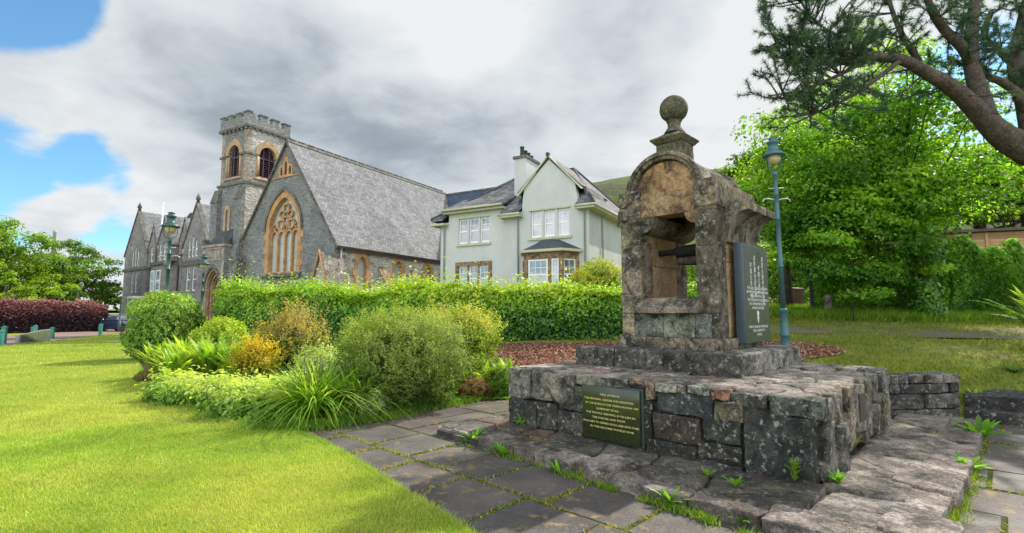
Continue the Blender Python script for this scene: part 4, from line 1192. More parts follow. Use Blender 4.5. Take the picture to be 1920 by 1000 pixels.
# great window: surround, mullions, tracery, glass
mb = MB(); outer = pointed(-5.42, 1.98, 4.5, 7.7, 10.62, 12)
mb.slab(outer, [pointed(-5.42, 1.6, 4.62, 7.75, 10.12, 10)], 'y', -.05, .32)
for k in range(7):
    z = 4.5 + k * .5
    for sx in (-1, 1):
        xe = -5.42 + sx * 1.985
        if k % 2: mb.box(min(xe, xe + sx * .22), max(xe, xe + sx * .22), -.045, .1, z + .02, z + .46)
gs = mb.build('window_surround', M['sandstone_orange'], ch)
mb = MB(); o2 = pointed(-5.42, 2.14, 7.55, 7.7, 10.85, 12); i2 = pointed(-5.42, 2.0, 7.54, 7.7, 10.66, 12)
oo = pointed(-5.42, 2.14, 7.6, 7.7, 10.86, 12)[2:]; ii = pointed(-5.42, 1.985, 7.6, 7.7, 10.64, 12)[2:]
mb.slab(oo + ii[::-1], [], 'y', -.14, -.052); mb.build('hood_mould', M['cornice_dark'], gs)
mb = MB(); mb.slab([(-.28, 4.22), (.3, 4.22), (.3, 4.6), (-.02, 4.55), (-.28, 4.34)], [], 'x', -7.55, -3.3); mb.build('window_sill', M['cornice_dark'], gs)
tr = MB()
for x in (-6.22, -5.42, -4.62): tr.box(x - .075, x + .075, .10, .30, 4.62, 7.6)
for c_ in (-6.62, -5.82, -5.02, -4.22):
    o_ = pointed(c_, .40, 7.2, 7.22, 7.78, 6)[1:]; i_ = pointed(c_, .30, 7.2, 7.22, 7.62, 6)[1:]
    tr.slab(o_ + i_[::-1], [], 'y', .12, .29)
def ring(cx, cz, r, lobes, ri):
    o_ = arc_pts(cx, cz, r, 0, 360, 24)[:-1]
    hole = [(cx + (ri * (1 - .32 * abs(math.cos(lobes * R(a) / 2)))) * math.cos(R(a)), cz + (ri * (1 - .32 * abs(math.cos(lobes * R(a) / 2)))) * math.sin(R(a))) for a in range(0, 360, 10)]
    tr.slab(o_, [hole], 'y', .125, .28)
for cx, cz, r in ((-6.02, 8.16, .40), (-4.82, 8.16, .40), (-5.42, 8.42, .34), (-5.42, 9.35, .36), (-5.88, 8.88, .30), (-4.96, 8.88, .30), (-6.62, 8.0, .2), (-4.22, 8.0, .2), (-5.42, 7.86, .22)): ring(cx, cz, r, 4 if r > .3 else 3, r * .88)
tr.build('tracery', M['sandstone_orange'], gs)
mb = MB(); mb.slab(pointed(-5.42, 1.58, 4.6, 7.75, 10.1, 10), [], 'y', .31, .35); mb.build('stained_glass', M['leaded'], gs)
# lancets and string course high in the gable
mb = MB(); mb.slab(rect(-6.3, -4.54, 11.62, 11.75), [], 'y', -.06, .1); mb.slab(rect(-7.0, -6.302, 11.62, 11.70), [], 'y', -.04, .1); mb.slab(rect(-4.538, -3.9, 11.62, 11.70), [], 'y', -.04, .1)
mb.slab([(-6.16, 11.752), (-4.68, 11.752), (-4.68, 12.5), (-5.12, 12.62), (-5.22, 13.05), (-5.42, 13.25), (-5.62, 13.05), (-5.72, 12.62), (-6.16, 12.5)], [pointed(-5.9, .13, 11.8, 12.25, 12.45, 4), pointed(-5.42, .14, 11.8, 12.6, 12.85, 4), pointed(-4.94, .13, 11.8, 12.25, 12.45, 4)], 'y', -.05, .12)
lc = mb.build('gable_lancets', M['sandstone_orange'], ch)
mb = MB(); mb.box(-6.1, -4.7, .30, .33, 11.8, 12.8); mb.build('pane', M['glass_dark'], lc)
# side windows with stone surrounds
for c_, w in wins:
    mb = MB(); mb.slab(pointed(c_, .72, 2.85, 5.05, 6.02, 9), [pointed(c_, .41, 2.9, 5.05, 5.70, 7)], 'x', -.25, .06)
    for k in range(5):
        z = 3.0 + k * .42
        if k % 2:
            mb.box(-.2, .055, c_ - .88, c_ - .722, z, z + .36); mb.box(-.2, .055, c_ + .722, c_ + .88, z, z + .36)
    sw = mb.build('side_window', M['sandstone_orange'], ch)
    mb = MB(); mb.slab(pointed(c_, .42, 2.9, 5.05, 5.70, 7), [], 'x', -.32, -.28); mb.build('leaded_pane', M['leaded'], sw)
# buttresses with sloped heads, gabled corner buttress
for c_ in (4.45, 8.1, 11.8, 15.4):
    mb = MB(); mb.slab([(-.0, -.5), (.95, -.5), (.95, 3.55), (.0, 4.9)], [], 'y', c_ - .32, c_ + .32); mb.build('buttress', M['church_wall_sunlit'], ch)
    mb = MB(); mb.slab([(1.02, 3.5), (1.02, 3.62), (.0, 5.08), (.0, 4.93)], [], 'y', c_ - .38, c_ + .38); mb.build('buttress_cap', M['sandstone'], ch)
mb = MB(); mb.slab([(-.75, -.5), (.75, -.5), (.75, 3.5), (.0, 5.55), (-.75, 3.5)], [], 'y', -1.1, -.003); cbt = mb.build('corner_buttress', M['church_wall_sunlit'], ch)
mb = MB(); roofplane(mb, 0, 5.57, .95, 2.98, -1.2, .6, .1); mb.build('buttress_slope', M['flagstone'], cbt)
mb = MB(); roofplane(mb, -.004, 5.57, -.95, 2.98, -1.2, -.003, .1); mb.build('buttress_shaded_slope', M['slate_blue'], cbt)  # left slope coloured dark blue for the side in shadow
mb = MB(); mb.slab([(-1.05, 2.7), (-.95, 2.66), (0, 5.52), (.95, 2.66), (1.05, 2.7), (0, 5.80)], [], 'y', -1.32, -1.203); mb.build('buttress_coping', M['sandstone_orange'], cbt)
mb = MB(); mb.tube([(.14, .45, 3.0), (.14, .45, 6.2)], .07, 8); mb.box(.05, .27, .34, .56, 6.0, 6.35); mb.build('downpipe', M['pipe_grey'], ch)
# transept roof beyond
mb = MB()
mb.add([(APX, 19.2, APZ - .05), (9, 19.2, APZ - .05), (9, 13.9, EZ), (0.2, 13.9, EZ)], [(0, 1, 2, 3)]); mb.add([(APX, 19.3, APZ - .05), (9, 19.3, APZ - .05), (9, 24.6, EZ), (APX, 24.6, EZ)], [(3, 2, 1, 0)])
mb.build('transept_roof', M['slate_blue'], ch)  # dark slate colour carries the shade on the near slope
mb = MB(); mb.box(.35, 8.8, 14.2, 24.3, -.5, EZ); mb.build('transept_wall', M['church_wall'], ch)
mb = MB(); mb.box(APX - .1, 9, 19.15, 19.35, APZ - .05, APZ + .12); mb.build('transept_ridge', M['cornice_dark'], ch)
# ---- tower
TX0, TX1, TY0, TY1 = -13.95, -10.35, 0.02, 3.75
ZS, ZC, ZT = 11.85, 16.45, 17.75
mb = MB()
bell = pointed(-12.15, .72, 12.6, 14.45, 15.2, 8)
mb.slab(rect(TX0 + .1, TX1 - .1, ZS, ZC), [bell], 'y', TY0 + .1, TY0 + .6)
mb.slab(rect(TX0 + .1, TX1 - .1, ZS, ZC), [], 'y', TY1 - .6, TY1 - .1)
bell2 = pointed((TY0 + TY1) / 2, .78, 12.6, 14.45, 15.25, 8)
mb.slab(rect(TY0 + .6, TY1 - .6, ZS, ZC), [bell2], 'x', TX1 - .6, TX1 - .1); mb.slab(rect(TY0 + .6, TY1 - .6, ZS, ZC), [bell2], 'x', TX0 + .1, TX0 + .6)
mb.box(TX0, TX1, TY0, TY1, -.5, ZS - .003)
tw = mb.build('tower', M['church_wall'], ch)
mb = MB(); mb.slab(rect(TY0 + .11, TY1 - .11, ZS, ZC), [bell2], 'x', TX1 - .098, TX1 - .06); mb.slab(rect(TY0 + .005, TY1, 2.2, ZS), [], 'x', TX1 + .002, TX1 + .03); mb.build('tower_flank', M['church_wall_sunlit'], tw)  # thin facing that paints the tower's right side as sunlit
# quoins
for (x, y, sx, sy) in ((TX1 - .06, TY0 + .1, -1, 1), (TX0 + .1, TY0 + .1, 1, 1)):
    mb = MB()
    for k in range(14):
        z = -.2 + ZS + .22 + k * .32
        if z > ZC - .3: break
        a, b = (.42, .28) if k % 2 else (.28, .42)
        mb.box(min(x + .015 * -sx, x + sx * a), max(x + .015 * -sx, x + sx * a), y - .015, y + .02, z, z + .29)
        mb.box(min(x - sx * .0, x - sx * .018), max(x - sx * .0, x - sx * .018), y + .021, y + b, z, z + .29)
    mb.build('quoin_facing', M['sandstone_grey'], tw)
# corner piers and sills of belfry, string courses, corbelled battlement
mb = MB()
def band(z0, z1, o): mb.box(TX0 - o, TX1 + o, TY0 - o, TY0 + .3, z0, z1); mb.box(TX1 - .3, TX1 + o, TY0 + .303, TY1 + o, z0, z1); mb.box(TX0 - o, TX0 + .3, TY0 + .303, TY1 + o, z0, z1); mb.box(TX0 + .303, TX1 - .303, TY1 - .3, TY1 + o, z0, z1)
band(ZS - .02, ZS + .16, .1); mb.build('string_course', M['cornice_dark'], tw)
mb = MB(); band(ZC - .02, ZC + .17, .14); mb.build('string_course', M['cornice_dark'], tw)
mb = MB()
for (a, b) in ((TX0 - .04, -13.05), (-11.25, TX1 + .04)): mb.box(a, b, TY0 - .02, TY0 + .3, 14.25, 14.42)
for (a, b) in ((TY0 + .303, 1.0), (2.85, TY1)): mb.box(TX1 - .3, TX1 + .04, a, b, 14.25, 14.42)
mb.build('impost_band', M['cornice_dark'], tw)
mb = MB()
o = .06
mb.box(TX0 - o, TX1 + o, TY0 - o, TY0 + .3, ZC + .172, ZT - .55); mb.box(TX1 - .3, TX1 + o, TY0 + .303, TY1 + o, ZC + .172, ZT - .55)
mb.box(TX0 - o, TX0 + .3, TY0 + .303, TY1 + o, ZC + .172, ZT - .55); mb.box(TX0 + .303, TX1 - .303, TY1 - .3, TY1 + o, ZC + .172, ZT - .55)
L_ = TX1 - TX0 + 2 * o
for k in range(4):
    a = TX0 - o + k * (L_ - .62) / 3
    w = .62 if k < 3 else .62
    mb.box(a, a + w, TY0 - o, TY0 + .3, ZT - .548, ZT - .12); mb.box(a, a + w, TY1 - .3, TY1 + o, ZT - .548, ZT - .12)
    b = TY0 - o + k * (TY1 - TY0 + 2 * o - .62) / 3
    if k > 0: mb.box(TX1 - .3, TX1 + o, b, b + w - (.31 if k == 3 else 0), ZT - .546, ZT - .121); mb.box(TX0 - o, TX0 + .3, b, b + w - (.31 if k == 3 else 0), ZT - .546, ZT - .121)
mb.box(TX1 - .3, TX1 + o, TY0 + .301, TY0 + .6, ZT - .546, ZT - .121)
for k in range(7):
    a = TX0 + .1 + k * .54; mb.box(a, a + .2, TY0 - .1, TY0 + .0, ZC - .16, ZC - .022)
    b = TY0 + .1 + k * .54; mb.box(TX1 - .04, TX1 + .1, b, b + .2, ZC - .16, ZC - .022)
bt = mb.build('battlement', M['church_wall'], tw)
mb = MB()
for k in range(4):
    a = TX0 - o + k * (L_ - .62) / 3
    mb.box(a - .05, a + .67, TY0 - o - .05, TY0 + .35, ZT - .118, ZT)
    b = TY0 - o + k * (TY1 - TY0 + 2 * o - .62) / 3
    if k > 0: mb.box(TX1 - .35, TX1 + o + .05, b - .05, b + .67, ZT - .117, ZT - .001)
mb.build('merlon_caps', M['cornice_dark'], tw)
mb = MB(); mb.box(TX0 + .25, TX1 - .25, TY0 + .25, TY1 - .25, ZC + .0, ZC + .3); mb.build('tower_roof', M['slate_dark'], tw)
# belfry arches with louvres
for ax_, cc, pos in (('y', -12.15, TY0 + .1), ('x', (TY0 + TY1) / 2, TX1 - .06)):
    mb = MB(); d = (pos - .07, pos + .28) if ax_ == 'y' else (pos - .3, pos + .07)
    oo = pointed(cc, 1.12, 14.4, 14.42, 15.72, 10)[2:]; ii = pointed(cc, .74, 14.4, 14.42, 15.2, 10)[2:]
    mb.slab(oo + ii[::-1], [], ax_, *d)
    for sgn in (-1, 1):
        q = cc + sgn * .90
        if ax_ == 'y': mb.tube([(q, pos - .02, 12.62), (q, pos - .02, 14.25)], .10, 8); mb.tube([(q - sgn * .16, pos + .05, 12.62), (q - sgn * .16, pos + .05, 14.25)], .07, 8)
        else: mb.tube([(pos + .02, q, 12.62), (pos + .02, q, 14.25)], .10, 8); mb.tube([(pos - .05, q - sgn * .16, 12.62), (pos - .05, q - sgn * .16, 14.25)], .07, 8)
    if ax_ == 'y': mb.slab([(pos - .12, 12.35), (pos + .3, 12.35), (pos + .3, 12.75), (pos - .12, 12.45)], [], 'x', cc - 1.15, cc + 1.15)
    else: mb.slab([(pos + .12, 12.35), (pos - .3, 12.35), (pos - .3, 12.75), (pos + .12, 12.45)], [], 'y', cc - 1.2, cc + 1.2)
    arch = mb.build('belfry_arch', M['sandstone_clean'], tw)
    mb = MB()
    for k in range(13):
        z = 12.68 + k * .19
        hw = .70 if z < 14.3 else max(.1, .70 * math.sqrt(max(0, 1 - ((z - 14.3) / 1.0) ** 2)))
        if ax_ == 'y': mb.slab([(pos + .22, z), (pos + .24, z - .02), (pos + .42, z + .13), (pos + .40, z + .15)], [], 'x', cc - hw, cc + hw)
        else: mb.slab([(pos - .22, z), (pos - .24, z - .02), (pos - .42, z + .13), (pos - .40, z + .15)], [], 'y', cc - hw, cc + hw)
    for q in (-.26, .26):
        if ax_ == 'y': mb.box(cc + q - .04, cc + q + .04, pos + .15, pos + .219, 12.6, 15.05)
        else: mb.box(pos - .219, pos - .15, cc + q - .04, cc + q + .04, 12.6, 15.05)
    if ax_ == 'y': mb.box(cc - .72, cc + .72, pos + .14, pos + .149, 14.15, 14.28)
    else: mb.box(pos - .149, pos - .14, cc - .72, cc + .72, 14.15, 14.28)
    mb.build('louvres', M['louvre'], tw)
mb = MB(); mb.box(TX0 + .7, TX1 - .7, TY0 + .65, TY1 - .65, ZS, ZC - .1); mb.build('belfry_interior', M['lead_pipe'], tw)
# stepped corner buttresses of the lower tower and its slit window
for x0, x1 in ((TX0 - .42, TX0 + .5), (TX1 - .75, TX1 + .12)):
    mb = MB()
    mb.slab([(-.55, -.5), (.0, -.5), (.0, 11.5), (-.30, 10.6), (-.30, 7.0), (-.55, 6.4)], [], 'x', x0, x1); b_ = mb.build('tower_buttress', M['church_wall'], tw)
    mb = MB(); mb.slab([(-.36, 10.55), (-.31, 10.5), (.0, 11.52), (-.0, 11.66)], [], 'x', x0 - .04, x1 + .04); mb.build('buttress_cap', M['cornice_dark'], tw)
mb = MB(); mb.slab([(TX0 - .42, 2), (TX0, 2), (TX0, 11.4), (TX0 - .42, 10.5)], [], 'y', .5, 3.6); mb.build('tower_buttress', M['church_wall'], tw)
mb = MB(); mb.slab(pointed(-12.45, .42, 7.6, 9.6, 10.25, 6), [pointed(-12.45, .17, 7.75, 9.6, 9.95, 6)], 'y', TY0 - .09, TY0 - .003); sl = mb.build('slit_window', M['sandstone_clean'], tw)
mb = MB(); mb.slab(pointed(-12.45, .20, 7.7, 9.6, 9.95, 6), [], 'y', TY0 - .028, TY0 - .004); mb.build('slit_pane', M['glass_dark'], tw)
# ---- entrance porch
PX0, PX1, PY = -13.75, -10.95, -1.0
pc = -12.3
mb = MB(); mb.slab(rect(PX0, PX1, -.5, 6.75), [pointed(pc, .98, -.4, 3.55, 5.1, 10)], 'y', PY, PY + .5)
mb.box(PX0, PX0 + .4, PY + .503, .0, -.5, 6.3); mb.box(PX1 - .4, PX1, PY + .503, .0, -.5, 6.3)
po = mb.build('porch', M['church_wall'], ch)
for x, s_ in ((PX0, 1), (PX1, -1)):
    mb = MB()
    for k in range(10):
        z = -.4 + k * .7; a = .34 if k % 2 else .22
        mb.box(min(x - s_ * .012, x + s_ * a), max(x - s_ * .012, x + s_ * a), PY - .015, PY - .002, z, z + .64)
    mb.build('quoin_facing', M['sandstone_grey'], po)
for k in range(4):
    mb = MB(); w = 1.0 - k * .14; d = PY + .02 + k * .14
    mb.slab(pointed(pc, w, -.4, 3.55, 5.1 - k * .17, 9), [pointed(pc, w - .13, -.39, 3.55, 4.95 - k * .17, 9)], 'y', d, d + .16); mb.build('portal_order', M['sandstone_clean' if k % 2 == 0 else 'sandstone'], po)
oo = pointed(pc, 1.18, 3.0, 3.5, 5.42, 9); oo = oo[1:] + oo[:1]; ii = pointed(pc, 1.0, 3.0, 3.5, 5.14, 9); ii = ii[1:] + ii[:1]
mb = MB(); mb.slab(oo + ii[::-1], [], 'y', PY - .12, PY - .003); mb.build('hood_mould', M['cornice_dark'], po)
mb = MB(); mb.slab(pointed(pc, .48, 2.95, 3.55, 4.5, 7), [], 'y', PY + .56, PY + .62); mb.box(pc - .5, pc + .5, PY + .5, PY + .7, 2.75, 2.948); mb.build('tympanum', M['sandstone'], po)
mb = MB(); mb.box(pc - .46, pc + .46, PY + .58, PY + .64, -.4, 2.75); mb.box(pc - .02, pc + .02, PY + .56, PY + .579, -.4, 2.75); mb.build('door', M['door_blue'], po)
mb = MB(); mb.box(PX0 + .3, PX1 - .3, PY - .05, PY - .003, 5.68, 5.80); mb.box(PX0 - .08, PX1 + .08, PY - .1, PY + .5, 6.752, 6.95)
mb.box(PX0 + .3, PX1 - .3, PY - .05, PY - .003, 6.58, 6.70)
for k in range(5): mb.box(PX0 + .42 + k * .44, PX0 + .52 + k * .44, PY - .04, PY - .003, 5.802, 6.578)
for k in range(4): mb.box(PX0 + .56 + k * .44, PX0 + .82 + k * .44, PY - .03, PY - .003, 5.95, 6.45)
mb.build('arcaded_panel', M['sandstone_grey'], po)
mb = MB(); mb.slab([(PY + .3, 6.955), (.0, 6.955), (.0, 8.3)], [], 'x', PX0 + .15, PX1 - .15); mb.build('porch_roof', M['slate_dark'], po)
mb = MB(); mb.box(PX0 - .1, PX0 + .3, PY - .12, PY + .3, 6.953, 7.4); mb.box(PX1 - .3, PX1 + .1, PY - .12, PY + .3, 6.953, 7.4); mb.build('corner_caps', M['cornice_dark'], po)
mb = MB(); mb.box(PX1 + .003, TX1 + .6, PY + .25, .0, -.5, 5.9); mb.box(TX1 + .2, WX0 + .5, -.3, -.003, -.5, 7.6); mb.build('stair_buttress', M['granite_dark'], po)

# ---- the pale house
ho = thing('villa', 'pale green harled two storey villa with steep curved gable, bay window and slate roof', 'house', (4.15, 27, 0), BROT)
W_, D_ = 9.95, 8.6
def opening(x0, x1, z0, z1): return rect(x0, x1, z0, z1)
up_l = [(-8.58, -7.92), (-7.78, -7.12), (-6.98, -6.32)]
lo_l = [(-8.52, -7.88), (-7.78, -7.14), (-7.02, -6.38)]
up_g = [(-3.52, -2.84), (-2.70, -2.02), (-1.84, -1.14)]
holes = [opening(a, b, 5.88, 7.42) for a, b in up_l] + [opening(a, b, 2.95, 4.48) for a, b in lo_l] + [opening(a, b, 5.90, 7.42) for a, b in up_g]
gab = [(-W_, 1.0), (0, 1.0), (0, 7.5), (-.62, 7.5), (-.66, 8.0), (-.78, 8.75), (-2.36, 10.35), (-3.92, 8.85), (-4.05, 8.2), (-4.10, 7.5), (-5.4, 7.4), (-5.45, 7.85), (-9.3, 7.85), (-9.35, 7.3), (-W_, 7.3)]
mb = MB(); mb.slab(gab, holes, 'y', 0, .35); mb.build('front_wall', M['harling'], ho)
mb = MB(); mb.box(-.35, 0, .353, D_, 1.0, 7.5); mb.box(-W_, -W_ + .35, .353, D_, 1.0, 7.3); mb.box(-W_ + .353, -.353, D_ - .35, D_, 1.0, 7.4); mb.build('side_wall', M['harling'], ho)
mb = MB(); mb.box(-W_ + .4, -.4, .6, .64, 1.2, 7.5); mb.build('interior', M['lead_pipe'], ho)
for a, b in up_l: window(ho, M['white_paint'], M['glass'], a, b, 5.88, 7.42, .10, bars=(1, 1), fr=.085)
for a, b in lo_l: window(ho, M['white_paint'], M['glass'], a, b, 2.95, 4.48, .08, bars=(1, 1), fr=.075)
for a, b in up_g: window(ho, M['white_paint'], M['glass_light'], a, b, 5.90, 7.42, .10, bars=(1, 1), fr=.085)
mb = MB()
mb.box(-8.70, -6.2, -.10, .05, 5.72, 5.86); mb.build('window_sill', M['trim_cream'], ho)
mb = MB(); mb.box(-3.66, -1.0, -.10, .05, 5.74, 5.88); mb.build('window_sill', M['trim_cream'], ho)
for a, b in up_g: mb = MB(); mb.box(a - .1, b + .1, -.06, .02, 7.44, 7.54); mb.build('window_head', M['trim_cream'], ho)
for a, b in up_l: mb = MB(); mb.box(a - .04, b + .04, -.05, .02, 7.44, 7.52); mb.build('window_head', M['trim_cream'], ho)
mb = MB(); mb.slab(rect(-8.78, -6.12, 2.7, 4.74), [rect(a, b, 2.95, 4.48) for a, b in lo_l], 'y', -.035, -.002); mb.build('stone_surround', M['sandstone'], ho)
# hipped roof, cat-slide pieces either side, gable roof behind the front gable
RZ_, RL, RR, RY = 10.75, -6.6, -2.6, 4.3
E_, OVH = 7.52, .45
mb = MB()
A_, B_, C_, D2 = (-W_ - OVH, -OVH, E_ - .15), (OVH, -OVH, E_ - .15), (OVH, D_ + OVH, E_ - .15), (-W_ - OVH, D_ + OVH, E_ - .15)
P1, P2 = (RL, RY, RZ_), (RR, RY, RZ_)
th = .13
zf = lambda y: E_ - .15 + (y + OVH) / (RY + OVH) * (RZ_ - E_ + .15)
q_ = lambda x, y: (x, y, zf(y))
for poly in ((A_, q_(-9.5, -OVH), q_(-9.5, .675)), (q_(-9.5, .45), q_(-5.3, .45), q_(-5.3, RY), P1, q_(-9.5, .675)), (q_(-5.3, -OVH), q_(-4.12, -OVH), q_(-4.12, RY), q_(-5.3, RY)),
             (q_(-4.12, .45), q_(-.6, .45), q_(-.6, 1.18), P2, q_(-4.12, RY)), (q_(-.6, -OVH), B_, q_(-.6, 1.18)), (B_, C_, P2), (C_, D2, P1, P2), (D2, A_, P1)):
    n = len(poly); vs = list(poly) + [(q[0], q[1], q[2] + th) for q in poly]
    mb.add(vs, [tuple(range(n - 1, -1, -1)), tuple(range(n, 2 * n))] + [(i, (i + 1) % n, n + (i + 1) % n, n + i) for i in range(n)])
hr = mb.build('roof', M['slate_house'], ho)
mb = MB()                                # front gable roof
gz0 = 10.42
for sx, xe, ze in ((1, -.40, 8.5), (-1, -4.30, 8.5)):
    n = Vector((-(ze - gz0), 0, (xe + 2.36))).normalized()
    if n.z < 0: n = -n
    mb.slab([(-2.36, gz0), (xe, ze), (xe + n.x * .1, ze + n.z * .1), (-2.36 + n.x * .1 * 0, gz0 + .14)], [], 'y', -.12, 4.2)
mb.slab([(-.42, 8.5), (-.18, 7.5), (.0, 7.56), (-.30, 8.62)], [], 'y', .36, 3.2); mb.slab([(-4.28, 8.5), (-4.55, 7.5), (-4.70, 7.56), (-4.42, 8.62)], [], 'y', .36, 3.2)
mb.build('gable_roof', M['slate_house'], hr)
mb = MB(); mb.slab([(-9.55, 7.78), (-9.55, 7.92), (-5.25, 7.92), (-5.25, 7.78)], [], 'y', -.35, .45); q = MB()
y0, y1 = -.45, 2.2
q.add([(-9.6, -.42, 7.90), (-5.2, -.42, 7.90), (-5.2, 1.9, 8.98), (-9.6, 1.9, 8.98), (-9.6, -.42, 8.02), (-5.2, -.42, 8.02), (-5.2, 1.9, 9.12), (-9.6, 1.9, 9.12)], [(3, 2, 1, 0), (4, 5, 6, 7), (0, 1, 5, 4), (1, 2, 6, 5), (2, 3, 7, 6), (3, 0, 4, 7)])
q.build('wallhead_roof', M['slate_house'], hr); mb.build('wallhead_soffit', M['trim_cream'], ho)
mb = MB()
mb.box(-5.40, -4.02, -.52, .0, 7.14, 7.26); mb.box(-W_ - .5, -9.36, -.52, .0, 7.08, 7.20); mb.box(-.60, .48, -.50, .0, 7.22, 7.34); mb.box(-.0 + .003, .5, .003, D_ + .4, 7.23, 7.35); mb.box(-W_ - .5, -W_ - .003, .003, D_ + .4, 7.08, 7.2)
mb.build('eaves', M['trim_cream'], ho)
mb = MB()
for p, q in (((-5.42, -.52, 7.30), (-4.0, -.52, 7.30)), ((-9.6, -.48, 7.98), (-5.2, -.48, 7.98)), ((-.6, -.52, 7.38), (.5, -.52, 7.38)), ((.52, -.5, 7.38), (.52, 8.9, 7.38))): mb = MB(); mb.tube([p, q], .075, 8); mb.build('gutter', M['trim_cream'], ho)
mb = MB()
for x, z in ((-9.62, 7.1), (-4.32, 7.2), (-.22, 7.3)): mb = MB(); mb.tube([(x, -.08, 1.2), (x, -.08, z - .2), (x, -.4, z)], .045, 8); mb.build('downpipe', M['pipe_grey'], ho)
mb = MB(); mb.tube([(.07, 2.0, 1.2), (.07, 2.0, 7.1), (.4, 2.0, 7.28)], .045, 8); mb.build('downpipe', M['pipe_grey'], ho)
mb = MB()
for a, b in ((A_, P1), (B_, P2), (P1, P2), (C_, P2), (D2, P1)): mb.tube([Vector(a) + Vector((0, 0, .14)), Vector(b) + Vector((0, 0, .16))], .09, 6)
mb.build('ridge_tiles', M['slate_dark'], hr)
mb = MB(); mb.slab([(-.28, 8.40), (-2.36, 10.60), (-4.40, 8.42), (-4.30, 8.38), (-2.36, 10.50), (-.38, 8.36)], [], 'y', -.14, -.003); mb.build('barge_board', M['trim_cream'], ho)
mb = MB(); mb.box(-2.44, -2.28, -.24, 0, 10.5, 10.68); mb.build('apex_cap', M['slate_dark'], hr)
# chimney
mb = MB(); mb.box(-5.35, -4.55, 1.35, 3.1, 7.6, 11.15); cm = mb.build('chimney', M['harling'], ho)
mb = MB(); mb.box(-5.43, -4.47, 1.27, 3.18, 11.152, 11.32); mb.build('chimney_cap', M['cornice_dark'], cm)
for k, (y, h) in enumerate(((1.62, .55), (2.05, .42), (2.45, .38), (2.85, .30))):
    mb = MB(); mb.lathe([(.15, 0), (.13, .12), (.12, h), (.15, h + .03), (.15, h + .09), (.09, h + .1)], 12, (-4.95, y, 11.32)); mb.build('chimney_pot', M['chimney_pot'], cm)
mb = MB(); mb.lathe([(.05, 0), (.05, .25), (.13, .3), (.1, .42), (.03, .55)], 8, (RL + .1, RY, RZ_ + .1)); mb.build('roof_finial', M['chimney_pot'], hr)
# bay window
bp = [(-3.95, 0), (-3.35, -.95), (-1.25, -.95), (-.60, 0)]
mb = MB(); mb.slab([(x, y) for x, y in bp], [], 'z', 1.0, 2.85); mb.slab([(x, y) for x, y in bp], [], 'z', 4.55, 4.92)
for (x, y) in bp[1:3]: mb.tube([(x, y + .06, 2.85), (x, y + .06, 4.55)], .14, 6)
mb.box(-2.02, -1.82, -.94, -.8, 2.85, 4.55)
mb.box(-3.98, -3.78, -.14, -.003, 2.85, 4.55); mb.box(-.78, -.58, -.14, -.003, 2.85, 4.55)
by = mb.build('bay_window', M['sandstone'], ho)
window(ho, M['white_paint'], M['glass'], -3.22, -2.03, 2.86, 4.54, -.92, bars=(2, 1), fr=.09)
window(ho, M['white_paint'], M['glass_light'], -1.81, -1.38, 2.86, 4.54, -.92, bars=(1, 1), fr=.07)
for (xa, ya), (xb, yb) in ((bp[0], bp[1]), (bp[2], bp[3])):
    d = Vector((xb - xa, yb - ya)); L = d.length
    f = window(ho, M['white_paint'], M['glass_light'], .18, L - .18, 2.86, 4.54, .05, bars=(1, 1), fr=.08)
    f.location = (xa, ya, 0); f.rotation_euler = (0, 0, math.atan2(d.y, d.x))
mb = MB(); mb.slab([(-4.2, .0), (-3.5, -1.2), (-1.1, -1.2), (-.35, .0)], [], 'z', 4.922, 5.06); mb.build('bay_cornice', M['trim_cream'], by)
mb = MB(); eb = [(-4.15, -.0, 5.062), (-3.48, -1.15, 5.062), (-1.12, -1.15, 5.062), (-.40, -.0, 5.062)]; tp = [(-2.95, -.003, 5.68), (-2.6, -.25, 5.68), (-2.1, -.25, 5.68), (-1.75, -.003, 5.68)]
mb.add(eb + tp, [(0, 1, 5, 4), (1, 2, 6, 5), (2, 3, 7, 6), (4, 5, 6, 7), (0, 4, 7, 3), (3, 2, 1, 0)]); mb.build('bay_roof', M['slate_dark'], by)

# ---- the hotel
hx_ = Vector((.81, -.586, 0)); hrot = math.atan2(-.586, .81)
hp = at_y(393, 588, 62)
hotel = thing('hotel', 'long grey stone hotel with gabled wings, pointed dormers and white sash windows', 'hotel', (hp.x, hp.y, 0), hrot)
hw = lambda a, b, z0, z1, y, gl='glass_light', n='window', f=.12: window(hotel, M['white_paint'], M[gl], a, b, z0, z1, y, name=n, bars=(0, 0), fr=f, depth=.1)
def gable_block(x0, x1, y0, y1, ez, az, holes, nm):
    mb = MB(); c_ = (x0 + x1) / 2
    mb.slab([(x0, -.5), (x1, -.5), (x1, ez), (c_, az), (x0, ez)], holes, 'y', y0, y0 + .5)
    mb.box(x0, x0 + .5, y0 + .503, y1, -.5, ez); mb.box(x1 - .5, x1, y0 + .503, y1, -.5, ez)
    w = mb.build(nm, M['hotel_wall'], hotel)
    mb = MB(); sl = (az - ez) / (x1 - c_)
    roofplane(mb, c_, az, x1 + .25, ez - sl * .25, y0 + .3, y1, .15); roofplane(mb, c_, az, x0 - .25, ez - sl * .25, y0 + .3, y1, .15)
    mb.build('wing_roof', M['slate_pale'], w)
    mb = MB(); mb.slab([(c_, az + .35), (x1 + .2, ez - sl * .2 + .3), (x1 + .2, ez - sl * .2), (c_, az - .02), (x0 - .2, ez - sl * .2), (x0 - .2, ez - sl * .2 + .3)], [], 'y', y0 - .12, y0 + .35)
    mb.build('wing_coping', M['cornice_dark'], w)
    mb = MB(); mb.lathe([(.18, 0), (.18, .3), (.3, .35), (.28, .6), (.1, .95), (.02, 1.2)], 8, (c_, y0 + .1, az + .25)); mb.build('wing_finial', M['cornice_dark'], w)
    return w
